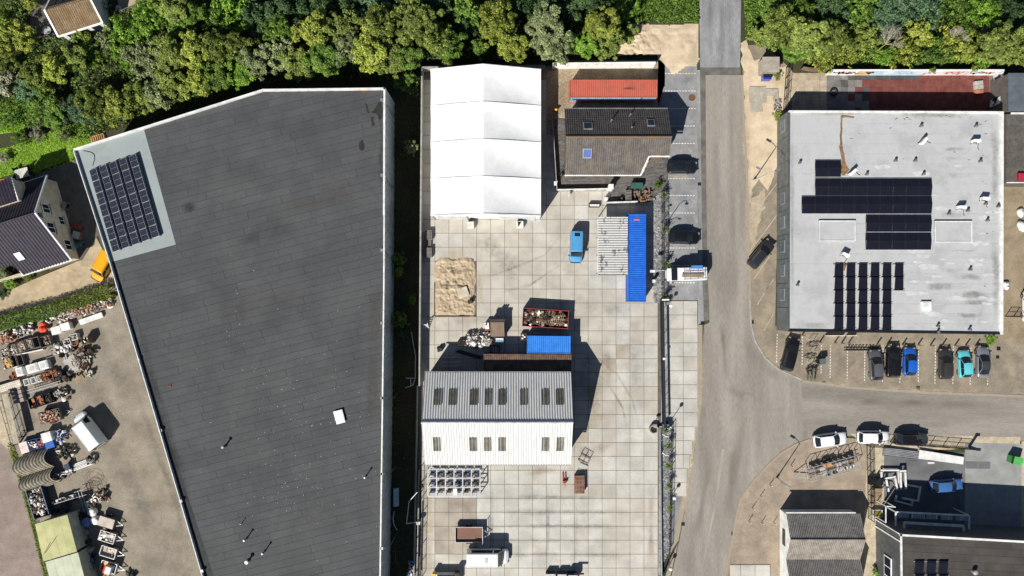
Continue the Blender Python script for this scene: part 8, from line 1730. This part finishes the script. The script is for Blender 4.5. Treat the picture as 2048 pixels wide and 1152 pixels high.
# ------------------------------------------------------------------ bollards, bicycles and bins in front of the grey hall
bl = [(15,385),(150,440),(265,442),(318,447),(372,447),(590,455),(668,455),(785,460),(905,460),(1000,463),(1090,463),(1187,466),(1270,466),(1345,468)]
for k, (x, y) in enumerate(bl):
    p = TP(4,2,x,y); t = thing('bollard', '%s dark bollard from the left along the hall front' % ordw(k), 'bollard', p, 0, 'bollards along the hall front'); MB().box((0,0,.5), (.16,.16,1.0)).build('post', m_crate, t); MB().box((0,0,1.01), (.2,.2,.05)).build('cap', m_woodg, t)
for k, (x, y) in enumerate([(1465,303),(1303,450),(1232,536),(1168,628),(1142,728),(1240,738),(1332,738)]):
    p = TP(3,3,x,y); t = thing('bollard', '%s slim post from the top around the corner paving' % ordw(k), 'bollard', p, 0, 'slim posts on the corner paving'); MB().tube((0,0,0), (0,0,.95), .05, n=8).build('post', m_woodg, t); MB().lathe([(.06,.93),(.06,1.0)], n=8).build('cap', m_wplas, t)
def ring(mb, c, r, w, n=18):
    c = Vector(c)
    for i in range(n):
        a, b = 2*math.pi*i/n, 2*math.pi*(i+1)/n; mb.tube(c+Vector((math.cos(a)*r,0,math.sin(a)*r)), c+Vector((math.cos(b)*r,0,math.sin(b)*r)), w, n=5, caps=False)
def bicycle(px, py, hd, label, m, lean=.3):
    p = P(px, py, .3); t = thing('bicycle', label, 'bicycle', (p.x,p.y,0), heading(*hd), 'bicycles beside the black estate car'); t.rotation_euler = (lean, 0, heading(*hd))
    for x in (-.52,.52):
        mb = MB(); ring(mb, (x,0,.34), .33, .028); o = mb.build('wheel', m_tyre, t, fix=False); mb = MB()
        for k in range(6): a = k*math.pi/6; mb.tube((x-math.cos(a)*.31,0,.34-math.sin(a)*.31), (x+math.cos(a)*.31,0,.34+math.sin(a)*.31), .006, n=4)
        mb.build('spokes', m_galv, o, fix=False)
    mb = MB()
    for a, b in (((-.52,0,.34),(-.05,0,.30)),((-.05,0,.30),(-.18,0,.85)),((-.52,0,.34),(-.18,0,.82)),((-.05,0,.30),(.38,0,.80)),((-.16,0,.78),(.36,0,.86)),((.36,0,.95),(.52,0,.34))): mb.tube(a, b, .024, n=6)
    mb.build('frame', m, t); MB().path([(.25,-.3,1.02),(.36,-.12,1.03),(.36,.12,1.03),(.25,.3,1.02)], .02).build('handlebar', m_dark, t); MB().box((-.2,0,.92), (.26,.16,.07)).build('saddle', m_black, t); MB().box((-.5,0,.72), (.4,.14,.03)).build('carrier', m_dark, t)
bicycle(*Z(5,480,335),(1,-.1),'uppermost black bicycle, nearest the hall', m_dark, .35); bicycle(*Z(5,445,545),(1,0),'black bicycle standing alone below the uppermost', m_dark, .4); bicycle(*Z(5,510,690),(1,-.35),'black bicycle at the top of the bicycle cluster', m_dark, .3); bicycle(*Z(5,470,770),(1,-.1),'grey bicycle in the middle of the cluster', m_grey_m, .35); bicycle(*Z(5,400,870),(.1,1),'leftmost upright bicycle at the cluster foot', m_grey_m, .2); bicycle(*Z(5,465,890),(.05,1),'bicycle with green frame at the cluster foot', mat('bike_green', (.1,.45,.08), rough=.4), .2); bicycle(*Z(5,535,870),(.0,1),'rightmost upright bicycle at the cluster foot', m_dark, .2)
def hoop(x, y, lb):
    p = ZP(5,x,y); t = thing('bike_stand', lb, 'bike stand', p, 0, 'steel hoop bike stands'); MB().path([(-.35,0,0),(-.35,0,.85),(.35,0,.85),(.35,0,0)], .03).build('hoop', m_galv, t)
    for s in (-.35,.35): MB().lathe([(.08,0),(.08,.03)], (s,0,0), 8).build('foot_plate', m_galv, t)
hoop(470,255,'steel hoop above the uppermost bicycle'); hoop(475,455,'steel hoop between the upper bicycles'); hoop(450,650,'steel hoop at the bicycle cluster')
p = ZP(5,1350,410); t = thing('bike_rack', 'long dark bike rack between the parking bays and hall', 'bike rack', p)
for k in range(10): MB().path([(-2.2+k*.49,-.12,.05),(-2.2+k*.49,-.12,.7),(-2.2+k*.49+.2,-.12,.7),(-2.2+k*.49+.2,-.12,.05)], .05).build('wheel_holder', m_dark, t)
for y in (-.3,.1): MB().box((0,y,.05), (5.0,.08,.08)).build('rail', m_dark, t)
p = ZP(5,665,640,1.1); t = thing('wheelie_bin', 'black wheelie bin with grey-green lid right of the bicycles', 'bin', (p.x,p.y,0), .1); MB().prism([(-.42,-.38),(.42,-.38),(.42,.38),(-.42,.38)], .08, 1.05).build('body', m_black, t); MB().box((.05,-.05,1.1), (.9,.8,.08), rx=R(4)).build('lid', mat('bin_lid', (.07,.1,.095), rough=.5), t)
for s in (-.35,.35): MB().tube((s-.04,.35,.1), (s+.04,.35,.1), .1, n=10).build('wheel', m_tyre, t)
roads = bpy.data.objects['road']
for k, (x, y, s, par) in enumerate([(1384,195,0,'parking_bays'),(1399,368,.45,'parking_bays'),(1405,646,.5,'road'),(1504,644,.5,'verge_paving'),(1366,1048,.5,'road'),(1466,1067,.5,'road'),(1648,766,.55,'verge_paving'),(1836,776,.55,'verge_paving'),(1997,697,.55,'verge_paving'),(1995,714,.45,'verge_paving'),(1341,410,.35,'parking_bays'),(1320,1083,.35,'slab_yard')]):
    p = P(x, y); mb = MB()
    if s: 
        for j in range(4): mb.box((p.x-s/2+s*(j+.5)/4,p.y,.002), (s/4*.6,s,.012))
        mb.box((p.x,p.y,-.002), (s,s,.006))
    else: mb.lathe([(.5,-.006),(.5,.0),(.0,.001)], (p.x,p.y,0), 20)
    mb.build('drain_grate', m_dark if s else m_rust, bpy.data.objects[par])
# white low sign boards at the hall foot
for k, (x0, x1, y, lb) in enumerate([(1649,1686,749-80,'longest white board at the hall foot'),(1692,1710,669,'short white board right of the longest one')]):
    p = P((x0+x1)/2, y+2); o = MB().box((0,0,.3), ((x1-x0)/S,.08,.6)).build('low_board', m_wplas); o.location = p; tag(o, lb, 'board')

# ------------------------------------------------------------------ trade yard south-east
a, b = ZP(6,215,505,1.2), ZP(6,875,330,1.2); c = (a+b)/2; t = thing('scaffold_trailer', 'galvanised scaffold trailer loaded with brown boards on the corner paving', 'trailer', (c.x,c.y,0), math.atan2(b.y-a.y,b.x-a.x)); L = 7.2; W = 1.9
for y in (-W/2, -W/6, W/6, W/2): MB().bar((-L/2,y,1.75 if abs(y) > .5 else 1.2), (L/2,y,1.75 if abs(y) > .5 else 1.2), .07).build('rail', m_galv, t)
for k in range(10):
    x = -L/2+L*k/9; MB().bar((x,-W/2,.7), (x,W/2,.7), .06).build('cross_bar', m_galv, t)
    for s in (-1, 1): MB().bar((x,s*W/2,.6), (x,s*W/2,1.75), .06).build('upright', m_galv, t)
    if k % 2: MB().bar((x,-W/2,1.75), (x,W/2,1.75), .05).build('top_bar', m_galv, t)
for k in range(8): MB().box((-L/2+.6+k*.82,-.1+.15*math.sin(k*2),.85), (.74,W*.62,.12+.1*(k % 3)), rz=.03*k).build('board_load', [m_woodg,m_crate,m_scrapl][k % 3], t)
MB().box((-.6,.45,1.1), (1.2,.4,.25)).build('orange_box', mat('orange_box', (.5,.22,.06)), t)
for k in range(12): MB().bar((.4+k*.24,-W*.42,.95), (.4+k*.24,-W*.2,.95), .1).build('tube_end', m_wplas if k % 2 else m_dark, t)
for s in (-1, 1):
    MB().bar((-L/2,s*.7,.6), (-L/2-1.9,0,.55), .09).build('drawbar', m_galv, t)
    for x in (-.5,.5): w = MB().tube((x,s*(W/2+.03),.33), (x,s*(W/2+.22),.33), .33, n=16).build('wheel', m_tyre, t); MB().tube((x,s*(W/2+.22),.33), (x,s*(W/2+.24),.33), .18, n=10).build('rim', m_galv, w)
fence('tall dark mesh fence between corner paving and trade yard', (1733,890), (1736,1036), 1.8, 6, 'mesh', m_dark, bars=60); fence('dark fence closing the trade yard toward the side road', (1731,889), (1780,892), 1.8, 2, 'mesh', m_dark, bars=20)
fence('black bar railing behind the dark parked car', (1780,884), (1938,896), 1.4, 6, 'mesh', m_dark, bars=90)
p = P(1938,893); t = thing('gate_post', 'dark steel gate post at the railing east end', 'gate post', p); MB().box((0,0,.9), (.3,.3,1.8)).build('post', m_navy, t); MB().box((.1,0,1.83), (.6,.4,.1)).build('cap', m_navy, t)
pallets(*Z(6,1125,740), R(90), 5, 'w', 'cream pallet in the upper trade-yard stack', 1.0, 1.4); pallets(*Z(6,1115,840), R(90), 5, 'w', 'cream pallet in the lower trade-yard stack', 1.0, 1.4)
p = ZP(6,1120,600,.8); t = thing('timber_rack', 'black rack with posts above the cream pallets', 'rack', (p.x,p.y,0))
for x in (-.8,0,.8): MB().box((x,.3,.6), (.16,.3,1.2)).build('post', m_dark, t)
MB().box((0,0,.3), (2.0,1.0,.5)).build('bed', m_dark, t)
p = ZP(6,1125,1005,.6); t = thing('planter', 'white square planter with mossy soil by the trade-yard fence', 'planter', (p.x,p.y,0)); openbox(t, 1.3, 1.0, .6, m_wplas); MB().box((0,0,.45), (1.1,.8,.1)).build('moss', mat('moss', (.14,.13,.01), rough=1), t)
def uframe(px, py, w, d, rz, label, m, z=.4):
    p = P(px, py, z); t = thing('door_surround', label, 'frame', (p.x,p.y,0), rz, 'white frames in the trade yard')
    MB().box((0,d/2,z), (w,.22,.22)).build('head', m, t)
    for s in (-1, 1): MB().box((s*(w/2-.11),-.11,z), (.22,d-.2,.2)).build('jamb', m, t)
    for s in (-.4,.4): MB().box((s*w,0,z/2-.06), (.1,d*.8,max(.05,z-.12))).build('support', m_woodg, t)
uframe(1780,953,2.7,1.8,R(0),'upper white U-frame in the sun', m_trim); uframe(1783,968,1.5,1.9,R(10),'white inner frame leaning below the upper one', m_trim, .7); uframe(1806,960,.9,2.6,R(2),'tall narrow frame between sun and shade', m_trim, .8); uframe(1822,985,2.2,2.3,R(-100),'pale frame lying in the building shade', m_trim); uframe(1808,1000,2.6,.8,R(165),'low frame at the bottom of the frame group', m_trim, .3)
p = TP(4,3,770,215,.4); t = thing('sheet_stack', 'bundle of grey ribbed sheets beside the black railing', 'sheets', (p.x,p.y,0), R(-7))
for k in range(5): MB().corr((-2.4+.03*k,-.55+.02*k,.1+k*.06), (0,1.1,0), (4.8,0,0), .2, .025).build('sheet', m_grey_m, t)
p = TP(4,3,1085,245,.4); t = thing('facade_board', 'large white panel lying beside the grey ribbed sheets', 'panel', (p.x,p.y,0), R(-7)); MB().prism([(-3.2,-.5),(3.2,-.55),(3.2,.5),(-3.2,.75)], .3, .38).build('panel', m_trim, t)
for x in (-2.4,0,2.4): MB().box((x,0,.14), (.2,1.0,.28)).build('bearer', m_crate, t)
p = TP(4,3,1008,283,.2); t = thing('block_row', 'short row of small white blocks below the white panel', 'blocks', (p.x,p.y,0))
for k in range(5): MB().box((-.35+k*.18,0,.1), (.12,.3,.2)).build('block', m_wplas, t)
p = TP(4,3,1670,268,1.2); t = thing('waste_container', 'bright green waste container at the right edge', 'container', (p.x,p.y,0), R(-14)); MB().prism([(-.7,-.5),(.7,-.5),(.7,.5),(-.7,.5)], .15, 1.1).build('body', mat('waste_green', (.05,.26,.06), rough=.5), t); MB().box((.1,0,1.16), (1.3,1.1,.1), rx=R(4)).build('lid', mat('waste_green_lid', (.07,.33,.08), rough=.45), t); MB().box((-.62,0,1.14), (.2,1.12,.12)).build('hinge', m_dark, t)
for s in (-1, 1):
    for y in (-.4,.4): MB().tube((s*.55-.04,y,.1), (s*.55+.04,y,.1), .1, n=10).build('wheel', m_tyre, t)
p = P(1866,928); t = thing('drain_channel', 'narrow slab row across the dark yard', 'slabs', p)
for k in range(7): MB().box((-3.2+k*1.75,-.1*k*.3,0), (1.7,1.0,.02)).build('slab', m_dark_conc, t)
# east edge pieces
p = P(2042,354,3.6); t = thing('crate_stack', 'red crates on the low annex roof at the right edge', 'crates', (p.x,p.y,3.41))
for k in range(4): MB().box((-.3+k*.4,0,.2), (.36,1.0,.4)).build('crate', mat('crimson', (.32,.02,.04), rough=.6), t)
for k, (x, y, s, lb) in enumerate([(2042,425,1.0,'upper white sack at the right edge of the brown yard'),(2046,452,1.3,'large white sack below the upper one at the right edge'),(2012,568,.8,'white tarp scrap against the hall east wall'),(2014,575,.6,'smaller white tarp scrap under the other one')]):
    p = P(x, y, .3); t = thing('tarp_sack', lb, 'sack', (p.x,p.y,0), k); mb = MB(); mb.lathe([(.0,0),(.5*s,.02),(.55*s,.25),(.3*s,.45),(.0,.5)], n=12); mb.v = [(v[0]*(1+.4*mnoise.noise((v[0]*2,v[1]*2,k))), v[1]*(1.3+.4*mnoise.noise((v[0],v[1]*2,k+3))), v[2]) for v in mb.v]; mb.build('sack', m_trim, t, smooth=True); MB().tube((0,0,.45), (.1,.05,.6), .06, .1).build('neck', m_trim, t)
fence('dark fence crossing the brown yard by the hall corner', (2010,633), (2060,634), 1.5, 3, 'mesh', m_dark, bars=24)
